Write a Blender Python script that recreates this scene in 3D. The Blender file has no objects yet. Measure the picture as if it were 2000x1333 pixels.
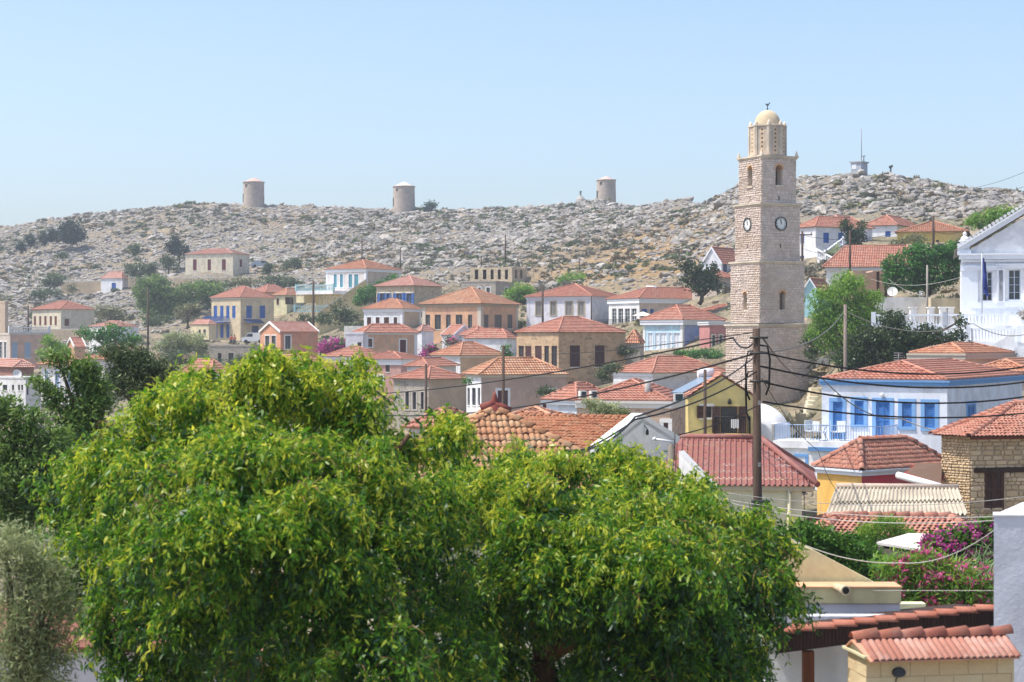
import bpy, bmesh, math, random
import numpy as np
from mathutils import Vector, Matrix, Euler
SC = bpy.context.scene
COL = SC.collection
R = random.Random(11)
rng = np.random.default_rng(11)
F, CX, CY, CZ = 3600.0, 1000.0, 666.5, 14.0      # focal length in photo pixels, optical centre, eye height
rad = math.radians

# ------------------------------------------------------------------ camera
cam = bpy.data.cameras.new('camera')
cam.sensor_width = 36; cam.lens = 36 * F / 2000
cam.clip_start = .5; cam.clip_end = 20000
cam.dof.use_dof = True; cam.dof.focus_distance = 130; cam.dof.aperture_fstop = 4.5
camo = bpy.data.objects.new('camera', cam); COL.objects.link(camo)
camo.location = (0, 0, CZ); camo.rotation_euler = (rad(90), 0, 0)
SC.camera = camo
# ------------------------------------------------------------------ sky, sun, exposure
SUN_EL, SUN_AZ = 62.0, 262.0        # azimuth clockwise from +Y (the view direction): high, from the left
W = bpy.data.worlds.new('World'); SC.world = W; W.use_nodes = True
nt = W.node_tree; nt.nodes.clear()
sky = nt.nodes.new('ShaderNodeTexSky'); sky.sky_type = 'NISHITA'; sky.sun_disc = False
sky.sun_elevation = rad(SUN_EL); sky.sun_rotation = rad(SUN_AZ)
sky.altitude = 0; sky.air_density = 0.92; sky.dust_density = 2.2; sky.ozone_density = 2.6
bg = nt.nodes.new('ShaderNodeBackground'); bg.inputs[1].default_value = 0.122
wo = nt.nodes.new('ShaderNodeOutputWorld')
nt.links.new(sky.outputs[0], bg.inputs[0]); nt.links.new(bg.outputs[0], wo.inputs[0])
sl = bpy.data.lights.new('sun', 'SUN'); sl.energy = 2.7; sl.angle = rad(.53); sl.color = (1, .95, .87)
so = bpy.data.objects.new('sun', sl); COL.objects.link(so)
_d = Vector((math.sin(rad(SUN_AZ)) * math.cos(rad(SUN_EL)), math.cos(rad(SUN_AZ)) * math.cos(rad(SUN_EL)), math.sin(rad(SUN_EL))))
so.rotation_euler = _d.to_track_quat('Z', 'Y').to_euler(); so.location = (0, 0, 80)
SC.view_settings.view_transform = 'Standard'; SC.view_settings.look = 'None'
SC.view_settings.exposure = 0.98; SC.view_settings.gamma = 1; SC.view_settings.use_curve_mapping = False
SC.cycles.use_denoising = True
SC.cycles.max_bounces = 6; SC.cycles.transparent_max_bounces = 8

# ------------------------------------------------------------------ helpers
def P(px, row, Y): return Vector(((px - CX) * Y / F, Y, CZ + (CY - row) * Y / F))
def T(px): return (px - CX) / F
def zrow(row, Y): return CZ + (CY - row) * Y / F
def lin(h):
    if not isinstance(h, str): return tuple(h)[:3]
    h = h.lstrip('#'); o = []
    for i in (0, 2, 4):
        c = int(h[i:i + 2], 16) / 255
        o.append(c / 12.92 if c <= .04045 else ((c + .055) / 1.055) ** 2.4)
    return tuple(o)

def prop(o, label=None, cat=None, group=None, kind=None):
    if label: o['label'] = label
    if cat: o['category'] = cat
    if group: o['group'] = group
    if kind: o['kind'] = kind
    return o
def thing(name, label, cat, loc=(0, 0, 0), group=None):
    o = bpy.data.objects.new(name, None); COL.objects.link(o); o.location = loc; o.empty_display_size = .3
    return prop(o, label, cat, group)
def wloc(o):
    v = Vector(o.location)
    while o.parent: o = o.parent; v += Vector(o.location)
    return v
def link(name, me, parent=None, loc=None):
    o = bpy.data.objects.new(name, me); COL.objects.link(o)
    if parent: o.parent = parent
    if loc is not None: o.location = loc
    return o

class MB:
    """collects faces in world coordinates, builds one mesh object under a parent"""
    def __init__(s): s.v = []; s.f = []; s.uv = []; s.sm = []
    def face(s, pts, uvs=None, smooth=False):
        n = len(s.v); s.v += [tuple(p) for p in pts]; s.f.append(tuple(range(n, n + len(pts))))
        s.uv += list(uvs) if uvs else [(p[0] + p[1], p[2]) for p in pts]
        s.sm.append(smooth)
    def frame_box(s, o, X, Y, Z, x0, x1, y0, y1, z0, z1):
        o = Vector(o); X = Vector(X); Y = Vector(Y); Z = Vector(Z)
        c = [o + X * a + Y * b + Z * d for a in (x0, x1) for b in (y0, y1) for d in (z0, z1)]
        def q(i, j, k, l, ua, va): s.face((c[i], c[j], c[k], c[l]), ua)
        w, dp, h = x1 - x0, y1 - y0, z1 - z0
        for idx, (a, b) in (((0, 4, 5, 1), (w, h)), ((6, 2, 3, 7), (w, h)), ((2, 0, 1, 3), (dp, h)), ((4, 6, 7, 5), (dp, h)), ((1, 5, 7, 3), (w, dp)), ((2, 6, 4, 0), (w, dp))):
            s.face([c[i] for i in idx], [(x0, z0), (x0 + a, z0), (x0 + a, z0 + b), (x0, z0 + b)])
        return s
    def box(s, x0, x1, y0, y1, z0, z1): return s.frame_box((0, 0, 0), (1, 0, 0), (0, 1, 0), (0, 0, 1), x0, x1, y0, y1, z0, z1)
    def tube(s, pts, r, n=8, cap=True, r1=None):
        pts = [Vector(p) for p in pts]; m = len(pts); rings = []
        for i, p in enumerate(pts):
            d = (pts[min(i + 1, m - 1)] - pts[max(i - 1, 0)]).normalized()
            a = d.cross(Vector((0, 0, 1)) if abs(d.z) < .9 else Vector((0, 1, 0))).normalized(); b = d.cross(a)
            rr = r if r1 is None else r + (r1 - r) * i / max(m - 1, 1)
            if isinstance(r, (list, tuple)): rr = r[i]
            rings.append([p + a * (rr * math.cos(2 * math.pi * k / n)) + b * (rr * math.sin(2 * math.pi * k / n)) for k in range(n)])
        for i in range(m - 1):
            for k in range(n):
                k2 = (k + 1) % n
                s.face((rings[i][k], rings[i][k2], rings[i + 1][k2], rings[i + 1][k]), smooth=True)
        if cap: s.face(rings[0][::-1]); s.face(rings[-1])
        return s
    def lathe(s, o, prof, n=24, a0=0, smooth=True):
        """profile list of (r,z) round a vertical axis at o"""
        o = Vector(o)
        for i in range(len(prof) - 1):
            (r0, z0), (r1, z1) = prof[i], prof[i + 1]
            for k in range(n):
                t0, t1 = a0 + 2 * math.pi * k / n, a0 + 2 * math.pi * (k + 1) / n
                q = [o + Vector((r0 * math.cos(t0), r0 * math.sin(t0), z0)), o + Vector((r0 * math.cos(t1), r0 * math.sin(t1), z0)),
                     o + Vector((r1 * math.cos(t1), r1 * math.sin(t1), z1)), o + Vector((r1 * math.cos(t0), r1 * math.sin(t0), z1))]
                if r1 < 1e-5: q = q[:3]
                elif r0 < 1e-5: q = [q[0], q[2], q[3]]
                s.face(q, [(t0 * max(r0, r1), z0), (t1 * max(r0, r1), z0), (t1 * max(r0, r1), z1), (t0 * max(r0, r1), z1)][:len(q)], smooth)
        return s
    def prism(s, poly, d):
        """polygon (list of points) extruded along vector d"""
        poly = [Vector(p) for p in poly]; d = Vector(d); n = len(poly)
        s.face(poly[::-1]); s.face([p + d for p in poly])
        for i in range(n):
            j = (i + 1) % n; s.face((poly[i], poly[j], poly[j] + d, poly[i] + d))
        return s
    def build(s, name, mat, parent=None, kind=None, label=None, merge=False):
        off = wloc(parent) if parent else Vector((0, 0, 0))
        me = bpy.data.meshes.new(name)
        me.from_pydata([(x - off.x, y - off.y, z - off.z) for x, y, z in s.v], [], s.f)
        if s.uv:
            l = me.uv_layers.new(name='uv'); l.data.foreach_set('uv', np.array(s.uv, 'f').ravel())
        me.polygons.foreach_set('use_smooth', s.sm)
        if merge or True:
            bm = bmesh.new(); bm.from_mesh(me)
            bmesh.ops.remove_doubles(bm, verts=bm.verts, dist=.0004)
            bmesh.ops.recalc_face_normals(bm, faces=bm.faces) if merge else None
            bm.to_mesh(me); bm.free()
        if mat: me.materials.append(mat)
        o = link(name, me, parent)
        if kind: o['kind'] = kind
        if label: o['label'] = label
        return o

def npmesh(name, V, Fq, mat, parent=None, attrs=None, smooth=False, uv=None):
    """fast mesh from numpy: V (n,3) world coordinates, Fq (m,k) faces"""
    off = np.array(wloc(parent)) if parent else np.zeros(3)
    me = bpy.data.meshes.new(name); V = np.asarray(V, 'f') - off.astype('f'); Fq = np.asarray(Fq, 'i'); m, k = Fq.shape
    me.vertices.add(len(V)); me.vertices.foreach_set('co', V.ravel())
    me.loops.add(m * k); me.loops.foreach_set('vertex_index', Fq.ravel())
    me.polygons.add(m); me.polygons.foreach_set('loop_start', np.arange(0, m * k, k, dtype='i'))
    me.polygons.foreach_set('loop_total', np.full(m, k, 'i'))
    if smooth: me.polygons.foreach_set('use_smooth', np.ones(m, bool))
    for an, av in (attrs or {}).items():
        at = me.attributes.new(an, 'FLOAT', 'POINT'); at.data.foreach_set('value', np.asarray(av, 'f'))
    me.update(calc_edges=True)
    if mat: me.materials.append(mat)
    return link(name, me, parent)

# ------------------------------------------------------------------ materials
_mats = {}
class NT:
    def __init__(s, name):
        s.m = bpy.data.materials.new(name); s.m.use_nodes = True; s.t = s.m.node_tree
        s.b = s.t.nodes['Principled BSDF']; s.out = s.t.nodes['Material Output']
        s.b.inputs['Roughness'].default_value = .9; s.b.inputs['Specular IOR Level'].default_value = .25
    def n(s, ty, **kw):
        x = s.t.nodes.new(ty)
        for k, v in kw.items():
            if k.startswith('_'): x.inputs[int(k[1:])].default_value = v
            else: setattr(x, k, v)
        return x
    def l(s, a, b): s.t.links.new(a, b)
    def coord(s, kind='Object'): return s.n('ShaderNodeTexCoord').outputs[kind]
    def uv(s): return s.n('ShaderNodeUVMap', uv_map='uv').outputs[0]
    def mapping(s, vec, scale=(1, 1, 1), loc=(0, 0, 0)):
        m = s.n('ShaderNodeMapping'); m.inputs['Scale'].default_value = scale; m.inputs['Location'].default_value = loc; s.l(vec, m.inputs[0]); return m.outputs[0]
    def noise(s, vec, scale, detail=4, rough=.6, dim='3D', dist=0):
        x = s.n('ShaderNodeTexNoise'); x.inputs['Scale'].default_value = scale; x.inputs['Detail'].default_value = detail; x.inputs['Roughness'].default_value = rough
        x.inputs['Distortion'].default_value = dist
        s.l(vec, x.inputs['Vector']); return x.outputs['Fac']
    def ramp(s, fac, stops, interp='LINEAR'):
        x = s.n('ShaderNodeValToRGB'); x.color_ramp.interpolation = interp; e = x.color_ramp.elements
        while len(e) < len(stops): e.new(.5)
        for i, (p, c) in enumerate(stops):
            e[i].position = p; c = (c, c, c) if isinstance(c, (int, float)) else lin(c); e[i].color = (*c, 1)
        s.l(fac, x.inputs[0]); return x.outputs[0]
    def mix(s, fac, a, b, mode='MIX'):
        x = s.n('ShaderNodeMix', data_type='RGBA', blend_type=mode)
        for v, i in ((fac, 0), (a, 6), (b, 7)):
            if hasattr(v, 'is_output'): s.l(v, x.inputs[i])
            elif i == 0: x.inputs[0].default_value = v
            else: x.inputs[i].default_value = (*lin(v), 1)
        return x.outputs[2]
    def math(s, op, a, b=None):
        x = s.n('ShaderNodeMath', operation=op)
        for v, i in ((a, 0), (b, 1)):
            if v is None: continue
            if hasattr(v, 'is_output'): s.l(v, x.inputs[i])
            else: x.inputs[i].default_value = v
        return x.outputs[0]
    def bump(s, h, strength=.5, dist=.05, normal=None):
        x = s.n('ShaderNodeBump'); x.inputs['Strength'].default_value = strength; x.inputs['Distance'].default_value = dist
        s.l(h, x.inputs['Height'])
        if normal: s.l(normal, x.inputs['Normal'])
        return x.outputs[0]
    def fin(s, color=None, normal=None, rough=None):
        if color is not None:
            if hasattr(color, 'is_output'): s.l(color, s.b.inputs['Base Color'])
            else: s.b.inputs['Base Color'].default_value = (*lin(color), 1)
        if normal: s.l(normal, s.b.inputs['Normal'])
        if rough is not None: s.b.inputs['Roughness'].default_value = rough
        return s.m

def cached(fn):
    def g(*a, **k):
        key = (fn.__name__, a, tuple(sorted(k.items())))
        if key not in _mats: _mats[key] = fn(*a, **k)
        return _mats[key]
    return g

def lift(c, k=1.55): return tuple(min(v * k, .5 + v * .45) for v in lin(c))
@cached
def plaster(c, dirt=.4, stain='#a3978a', grain=1.0):
    c = lift(c)
    t = NT('plaster'); co = t.coord()
    n1 = t.noise(t.mapping(co, (1, 1, .45)), .55, 6, .65)
    n2 = t.noise(co, 7, 5, .7); n3 = t.noise(co, .8, 3, .5, dist=1.2)
    c0 = c; c = t.mix(t.ramp(n3, [(.42, 0), (.56, 1)]), tuple(v * .88 for v in c0), tuple(min(v * 1.05, .9) for v in c0))
    a = t.mix(t.ramp(n1, [(.45, 0), (.78, dirt)]), c, stain)
    a = t.mix(t.ramp(n2, [(.3, .0), (.8, .22)]), a, stain)
    streak = t.noise(t.mapping(co, (2.5, 2.5, .16)), 1.6, 4, .6)
    a = t.mix(t.ramp(streak, [(.56, 0), (.8, dirt * .8)]), a, stain)
    return t.fin(a, t.bump(t.noise(co, 14, 5, .7), .25 * grain, .02), .92)

@cached
def rubble(c1, c2, mortar, sx=2.6, sz=4.2, flat=.5):
    """rubble masonry too far away to tell the stones apart"""
    c1, c2, mortar = lift(c1), lift(c2), lift(mortar)
    t = NT('rubble_masonry'); u = t.uv(); co = t.coord()
    w = t.n('ShaderNodeTexNoise'); w.inputs['Scale'].default_value = 2.2; t.l(u, w.inputs['Vector'])
    v = t.n('ShaderNodeVectorMath', operation='MULTIPLY_ADD'); t.l(w.outputs['Color'], v.inputs[0]); v.inputs[1].default_value = (.22, .1, 0); t.l(u, v.inputs[2])
    mp = t.mapping(v.outputs[0], (sx, sz, 1))
    vo = t.n('ShaderNodeTexVoronoi', voronoi_dimensions='2D', feature='F1'); vo.inputs['Scale'].default_value = 1; vo.inputs['Randomness'].default_value = .85; t.l(mp, vo.inputs['Vector'])
    ve = t.n('ShaderNodeTexVoronoi', voronoi_dimensions='2D', feature='DISTANCE_TO_EDGE'); ve.inputs['Scale'].default_value = 1; ve.inputs['Randomness'].default_value = .85; t.l(mp, ve.inputs['Vector'])
    cs = t.n('ShaderNodeSeparateColor'); t.l(vo.outputs['Color'], cs.inputs[0])
    st = t.mix(cs.outputs[0], c1, c2)
    st = t.mix(t.ramp(cs.outputs[1], [(.75, 0), (1, .5)]), st, '#6f6353')
    e = t.ramp(ve.outputs['Distance'], [(.0, 0), (.13, 1)])
    a = t.mix(e, mortar, st)
    a = t.mix(t.ramp(t.noise(co, .5, 5), [(.45, 0), (.8, .35)]), a, mortar)
    h = t.math('ADD', e, t.math('MULTIPLY', t.noise(co, 9, 5), .6))
    return t.fin(a, t.bump(h, flat, .06), .95)

@cached
def tiles(c1, c2, lich='#9c8a74', pitch=.24, row=.38, amt=.3, bump=.8):
    """clay tile colours on the stepped roof slopes: one tone per tile, lichen, barrel relief"""
    t = NT('clay_tiles'); u = t.uv()
    br = t.n('ShaderNodeTexBrick', offset=0.0)
    for k, v in (('Scale', 1), ('Mortar Size', 0), ('Brick Width', pitch), ('Row Height', row), ('Bias', 0)): br.inputs[k].default_value = v
    br.inputs['Color1'].default_value = (*lin(c1), 1); br.inputs['Color2'].default_value = (*lin(c2), 1); t.l(u, br.inputs['Vector'])
    co = t.coord(); n = t.noise(co, .9, 6, .7); n2 = t.noise(t.mapping(u, (3, 2, 1)), 2.0, 4, .7)
    a = t.mix(t.ramp(n, [(.46, 0), (.75, amt)]), br.outputs['Color'], lich)
    a = t.mix(t.ramp(n2, [(.5, 0), (.85, amt)]), a, '#6d4a3c')
    sep = t.n('ShaderNodeSeparateXYZ'); t.l(u, sep.inputs[0])
    w = t.math('SINE', t.math('MULTIPLY', sep.outputs[0], 2 * math.pi / pitch))
    if bump <= 0: return t.fin(a, t.bump(t.noise(co, 20, 4), .2, .02), .88)
    return t.fin(a, t.bump(w, bump, .05), .88)

@cached
def clay(c, c2, lich='#a89a7c', amt=.4):
    """single clay tiles: colour differs from object to object"""
    t = NT('clay'); oi = t.n('ShaderNodeObjectInfo'); co = t.coord(); geo = t.n('ShaderNodeNewGeometry')
    a = t.mix(oi.outputs['Random'], c, c2)
    n = t.noise(geo.outputs['Position'], 2.2, 6, .7); a = t.mix(t.ramp(n, [(.45, 0), (.7, amt)]), a, lich)
    n2 = t.noise(geo.outputs['Position'], 9, 5, .7); a = t.mix(t.ramp(n2, [(.5, 0), (.8, .5)]), a, '#7a5440')
    return t.fin(a, t.bump(t.noise(geo.outputs['Position'], 30, 4), .3, .01), .9)

@cached
def stonepiece(c1, c2, c3='#8d7f6c'):
    c1, c2, c3 = lift(c1, 1.3), lift(c2, 1.3), lift(c3, 1.3)
    t = NT('cut_stone'); oi = t.n('ShaderNodeObjectInfo'); geo = t.n('ShaderNodeNewGeometry'); p = geo.outputs['Position']
    at = t.n('ShaderNodeAttribute', attribute_name='tint')
    r = t.math('FRACT', t.math('ADD', oi.outputs['Random'], at.outputs['Fac']))
    a = t.mix(r, c1, c2)
    a = t.mix(t.ramp(t.noise(p, 1.3, 5), [(.45, 0), (.75, .5)]), a, c3)
    a = t.mix(t.ramp(t.noise(p, .35, 4), [(.42, 0), (.7, .4)]), a, '#b59a7c')
    return t.fin(a, t.bump(t.noise(p, 9, 6, .7), .6, .05), .95)

@cached
def paint(c, rough=.55, wear=.12):
    t = NT('paint'); co = t.coord()
    a = t.mix(t.ramp(t.noise(t.mapping(co, (1, 1, .4)), 2.5, 6, .7), [(.5, 0), (.8, wear)]), c, '#9a958c')
    return t.fin(a, t.bump(t.noise(co, 25, 3), .08, .01), rough)

@cached
def wood(c, c2='#2f241c', sc=(14, 14, 1.2)):
    t = NT('wood'); co = t.coord()
    n = t.noise(t.mapping(co, sc), 1.6, 6, .7, dist=.4)
    a = t.mix(t.ramp(n, [(.35, 0), (.7, .85)]), c, c2)
    return t.fin(a, t.bump(n, .4, .02), .8)

@cached
def glass():
    t = NT('window_glass'); t.b.inputs['Specular IOR Level'].default_value = .6
    a = t.mix(t.ramp(t.noise(t.coord(), .9, 3), [(.35, 0), (.65, 1)]), '#20262b', '#454c50')
    return t.fin(a, None, .08)

@cached
def plain(c, rough=.6, metal=0.0):
    t = NT('plain'); t.b.inputs['Metallic'].default_value = metal; co = t.coord()
    a = t.mix(t.ramp(t.noise(co, 3, 5), [(.45, 0), (.8, .18)]), c, '#7d766c')
    return t.fin(a, None, rough)

@cached
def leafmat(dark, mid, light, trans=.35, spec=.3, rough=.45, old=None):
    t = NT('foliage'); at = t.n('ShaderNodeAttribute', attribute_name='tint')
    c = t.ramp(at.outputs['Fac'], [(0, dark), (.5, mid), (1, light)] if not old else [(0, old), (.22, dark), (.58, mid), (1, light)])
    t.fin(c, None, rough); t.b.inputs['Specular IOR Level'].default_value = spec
    tr = t.n('ShaderNodeBsdfTranslucent'); g = t.mix(.5, c, '#d0d83a', 'MULTIPLY')
    hs = t.n('ShaderNodeHueSaturation'); hs.inputs['Value'].default_value = 1.5; hs.inputs['Saturation'].default_value = 1.0; t.l(c, hs.inputs['Color'])
    t.l(hs.outputs[0], tr.inputs[0])
    mx = t.n('ShaderNodeMixShader'); mx.inputs[0].default_value = trans; t.l(t.b.outputs[0], mx.inputs[1]); t.l(tr.outputs[0], mx.inputs[2]); t.l(mx.outputs[0], t.out.inputs[0])
    return t.m

BARK = wood('#6b5a48', '#3a2f26')
# ------------------------------------------------------------------ terrain
PROF = {   # photo column -> (distance, height relative to the eye)
 -900: [(5,-7),(50,-10),(150,-12),(260,-8),(330,-3),(400,3),(470,12),(520,20),(600,14),(900,-14)],
 0:   [(5,-7),(50,-10),(90,-12),(150,-12),(220,-8),(280,-3.2),(330,1),(370,5),(420,11.5),(460,20.0),(500,31.2),(530,30),(600,20),(900,-14)],
 150: [(5,-7),(50,-10),(90,-12),(150,-12),(220,-8),(280,-3),(330,1),(370,6),(400,9.9),(430,14),(460,22.0),(500,34.2),(530,33),(600,22),(900,-14)],
 400: [(5,-7),(50,-10),(90,-12),(150,-11),(220,-7),(280,-2),(320,.6),(350,6),(384,14.2),(420,18.5),(460,27.5),(500,37.8),(530,36),(600,25),(900,-14)],
 520: [(5,-7),(50,-10),(90,-12),(150,-11),(220,-7),(280,-2),(320,1),(350,7.5),(384,13.6),(420,19),(460,27.5),(500,37.4),(530,36),(600,25),(900,-14)],
 800: [(5,-7),(50,-10),(90,-11),(150,-9),(190,-6.5),(220,-3),(250,1.5),(280,6),(310,10),(350,15.5),(420,23),(470,30.6),(500,36.2),(530,35),(600,24),(900,-14)],
 1000:[(5,-7),(50,-9.5),(90,-10.5),(150,-8),(190,-5.5),(220,-1.5),(245,2),(270,6.5),(310,11.5),(350,17),(420,25),(460,31),(485,35.6),(520,34),(600,24),(900,-14)],
 1184:[(5,-7),(50,-9),(90,-10),(150,-7),(190,-4.2),(220,.4),(240,2.6),(260,7),(300,12.5),(350,19.2),(420,29),(455,34.4),(475,36),(510,34),(600,22),(900,-14)],
 1330:[(5,-7),(50,-8.5),(90,-9.5),(150,-6),(190,-2.5),(220,3),(240,6),(270,10),(310,16.5),(360,25),(400,30.8),(425,32.3),(460,30),(560,20),(900,-14)],
 1440:[(5,-7),(50,-8.5),(90,-9),(130,-6.8),(150,-5.6),(180,-2),(200,1.8),(230,7),(260,12),(300,19.5),(335,27.9),(360,28.5),(420,24),(560,14),(900,-14)],
 1560:[(5,-7),(50,-8.5),(90,-8.6),(130,-6.4),(150,-5.2),(170,.2),(200,5),(230,9.5),(250,13.2),(285,21.5),(315,27.9),(340,28),(420,22),(560,12),(900,-14)],
 1670:[(5,-7),(50,-8.5),(90,-8.4),(110,-6),(130,-3),(150,.2),(170,3.2),(190,6.8),(220,10.6),(250,14.6),(285,22),(312,28.2),(340,28),(420,22),(560,12),(900,-14)],
 1800:[(5,-7),(50,-8.5),(90,-8.2),(110,-5.5),(130,-2.6),(150,1),(170,4),(190,7.0),(220,11),(250,15.2),(280,21.5),(308,27.5),(340,27),(420,21),(560,12),(900,-14)],
 2000:[(5,-7),(50,-8.5),(90,-8),(110,-4),(130,-1.0),(150,3),(180,8),(220,12),(260,18.2),(295,23.6),(330,22),(420,18),(560,8),(900,-14)],
 2900:[(5,-7),(50,-8.5),(90,-8),(110,-5),(150,0),(200,6),(260,12),(300,14),(420,8),(560,0),(900,-14)],
}
_ys = np.arange(0, 1000, 2.0)
_pk = sorted(PROF)
_tab = []
for k in _pk:
    a = np.array(PROF[k]); z = np.interp(_ys, a[:, 0], a[:, 1])
    kk = np.array([1, 2, 3, 2, 1]) / 9.0
    _tab.append(np.convolve(np.pad(z, 2, mode='edge'), kk, 'valid'))
_tab = np.array(_tab)
def _hash(ix, iy, s):
    v = np.sin(ix * 127.1 + iy * 311.7 + s * 74.7) * 43758.5453
    return v - np.floor(v)
def vnoise(x, y, s=0):
    ix, iy = np.floor(x), np.floor(y); fx, fy = x - ix, y - iy
    fx = fx * fx * (3 - 2 * fx); fy = fy * fy * (3 - 2 * fy)
    a, b, c, d = _hash(ix, iy, s), _hash(ix + 1, iy, s), _hash(ix, iy + 1, s), _hash(ix + 1, iy + 1, s)
    return a + (b - a) * fx + (c - a) * fy + (a - b - c + d) * fx * fy
def fbm(x, y, s=0, o=4):
    t = 0; am = .5; f = 1
    for i in range(o): t = t + am * (vnoise(x * f, y * f, s + i) - .5); am *= .5; f *= 2.03
    return t
def hill_mask(x, y):
    px = CX + F * x / np.maximum(y, 20)
    y0 = np.interp(px, [-900, 0, 200, 400, 560, 800, 1200, 1400, 1560, 1750, 2000], [300, 290, 300, 330, 340, 300, 248, 232, 250, 248, 258])
    return np.clip((y - y0) / 25, 0, 1)
PADS = [(226, 402, 578, 7), (430, 387, 532, 11), (475, 318, 668, 9), (965, 298, 552, 8), (953, 286, 582, 8), (122, 331, 660, 9), (505, 388, 524, 4)]
def height(x, y, rough=True):
    x = np.asarray(x, float); y = np.asarray(y, float)
    px = CX + F * x / np.maximum(y, 20)
    px = np.clip(px, _pk[0], _pk[-1] - .01)
    i = np.clip(np.searchsorted(_pk, px, 'right') - 1, 0, len(_pk) - 2)
    k = np.array(_pk, float); t = (px - k[i]) / (k[i + 1] - k[i])
    yy = np.clip(y, 0, 990) / 2; j = np.clip(np.floor(yy).astype(int), 0, _tab.shape[1] - 2); fy = yy - j
    z0 = _tab[i, j] * (1 - fy) + _tab[i, j + 1] * fy; z1 = _tab[i + 1, j] * (1 - fy) + _tab[i + 1, j + 1] * fy
    z = z0 + (z1 - z0) * t
    if rough:
        m = hill_mask(x, y) * np.clip((700 - y) / 150, 0, 1)
        z = z + m * (fbm(x / 14, y / 22, 3) * 1.7 + np.abs(fbm(x / 4.2, y / 5.5, 9)) * 1.5 - .3) + .25 * fbm(x / 6, y / 6, 5)
    z = CZ + z
    for px, yy, row, r0 in PADS:      # levelled house plots
        cx_, pz = (px - CX) * yy / F, CZ + (CY - row) * yy / F; d = np.sqrt((x - cx_) ** 2 + (y - yy) ** 2); w = np.clip((r0 * 1.7 - d) / (r0 * .7), 0, 1); w = w * w * (3 - 2 * w)
        z = z * (1 - w) + np.minimum(z, pz) * w
    return z
def ground(x, y): return float(height(np.array([x]), np.array([y]))[0])

def terrain_material():
    t = NT('rocky_hillside'); co = t.coord(); sp = t.n('ShaderNodeSeparateXYZ'); t.l(co, sp.inputs[0])
    st = t.mapping(co, (1, .8, 1.6))
    big = t.noise(st, .035, 5, .6); mid = t.noise(st, .35, 5, .65); fine = t.noise(st, 1.6, 5, .7)
    grass = t.mix(t.ramp(mid, [(.35, 0), (.7, 1)]), '#a08e72', '#877b66')
    grass = t.mix(t.ramp(t.noise(co, .05, 4), [(.47, 0), (.62, 1)]), grass, '#7f7763')
    grass = t.mix(t.ramp(fine, [(.45, 0), (.75, .7)]), grass, '#848068')
    rock = t.mix(t.ramp(fine, [(.3, 0), (.75, 1)]), '#807b76', '#a8a29a')
    vo = t.n('ShaderNodeTexVoronoi', feature='DISTANCE_TO_EDGE'); vo.inputs['Scale'].default_value = .75; t.l(st, vo.inputs['Vector'])
    rk = t.math('MULTIPLY', t.ramp(vo.outputs['Distance'], [(.03, 0), (.12, 1)]), t.ramp(mid, [(.40, 0), (.56, 1)]))
    at = t.n('ShaderNodeAttribute', attribute_name='rocky')
    a = t.mix(t.math('MULTIPLY', rk, at.outputs['Fac']), grass, rock)
    ochre = t.math('MULTIPLY', t.n('ShaderNodeAttribute', attribute_name='ochre').outputs['Fac'], t.ramp(mid, [(.3, .3), (.6, 1)]))
    a = t.mix(ochre, a, '#ae8c5c')
    town = t.mix(t.ramp(mid, [(.4, 0), (.65, 1)]), '#a8977b', '#7d7560'); town = t.mix(t.ramp(fine, [(.45, 0), (.7, .8)]), town, '#8f8576'); town = t.mix(t.ramp(t.noise(co, .12, 4), [(.5, 0), (.62, .7)]), town, '#7c7a58')
    a = t.mix(at.outputs['Fac'], town, a)
    return t.fin(a, t.bump(t.math('ADD', fine, rk), .9, .5), 1)

def build_terrain():
    tt = np.concatenate([np.linspace(-2.2, -.36, 30), np.linspace(-.34, .34, 330), np.linspace(.36, 2.2, 30)])
    ys = np.concatenate([np.linspace(-80, 180, 105), np.arange(182, 260, 2), np.arange(260, 520, 1.25), np.arange(522, 900, 14), np.geomspace(930, 1650, 10)])
    Y, Tt = np.meshgrid(ys, tt, indexing='ij'); X = Tt * np.maximum(np.abs(Y), 0) + Tt * 25 * np.exp(-np.maximum(Y, 0) / 40.)
    Z = height(X, np.maximum(Y, 3))
    Z = np.where(Y > 930, CZ - 14, Z)
    n, m = X.shape; V = np.stack([X, Y, Z], -1).reshape(-1, 3)
    i = np.arange(n * m).reshape(n, m)
    Q = np.stack([i[:-1, :-1], i[:-1, 1:], i[1:, 1:], i[1:, :-1]], -1).reshape(-1, 4)
    px = CX + F * X / np.maximum(Y, 20)
    och = np.exp(-((px - 1230) / 190) ** 2) * np.exp(-((Y - 300) / 55) ** 2) * 1.1 * np.clip(fbm(X / 18, Y / 18, 21) * 2 + .9, 0, 1)
    och = np.clip(och + np.clip(fbm(X / 30, Y / 40, 41) * 3 - .35, 0, .5) * hill_mask(X, Y), 0, 1)
    o = npmesh('ground', V, Q, terrain_material(), None, {'rocky': hill_mask(X, Y).ravel(), 'ochre': och.ravel()}, smooth=True)
    o['kind'] = 'structure'
build_terrain()

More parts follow.
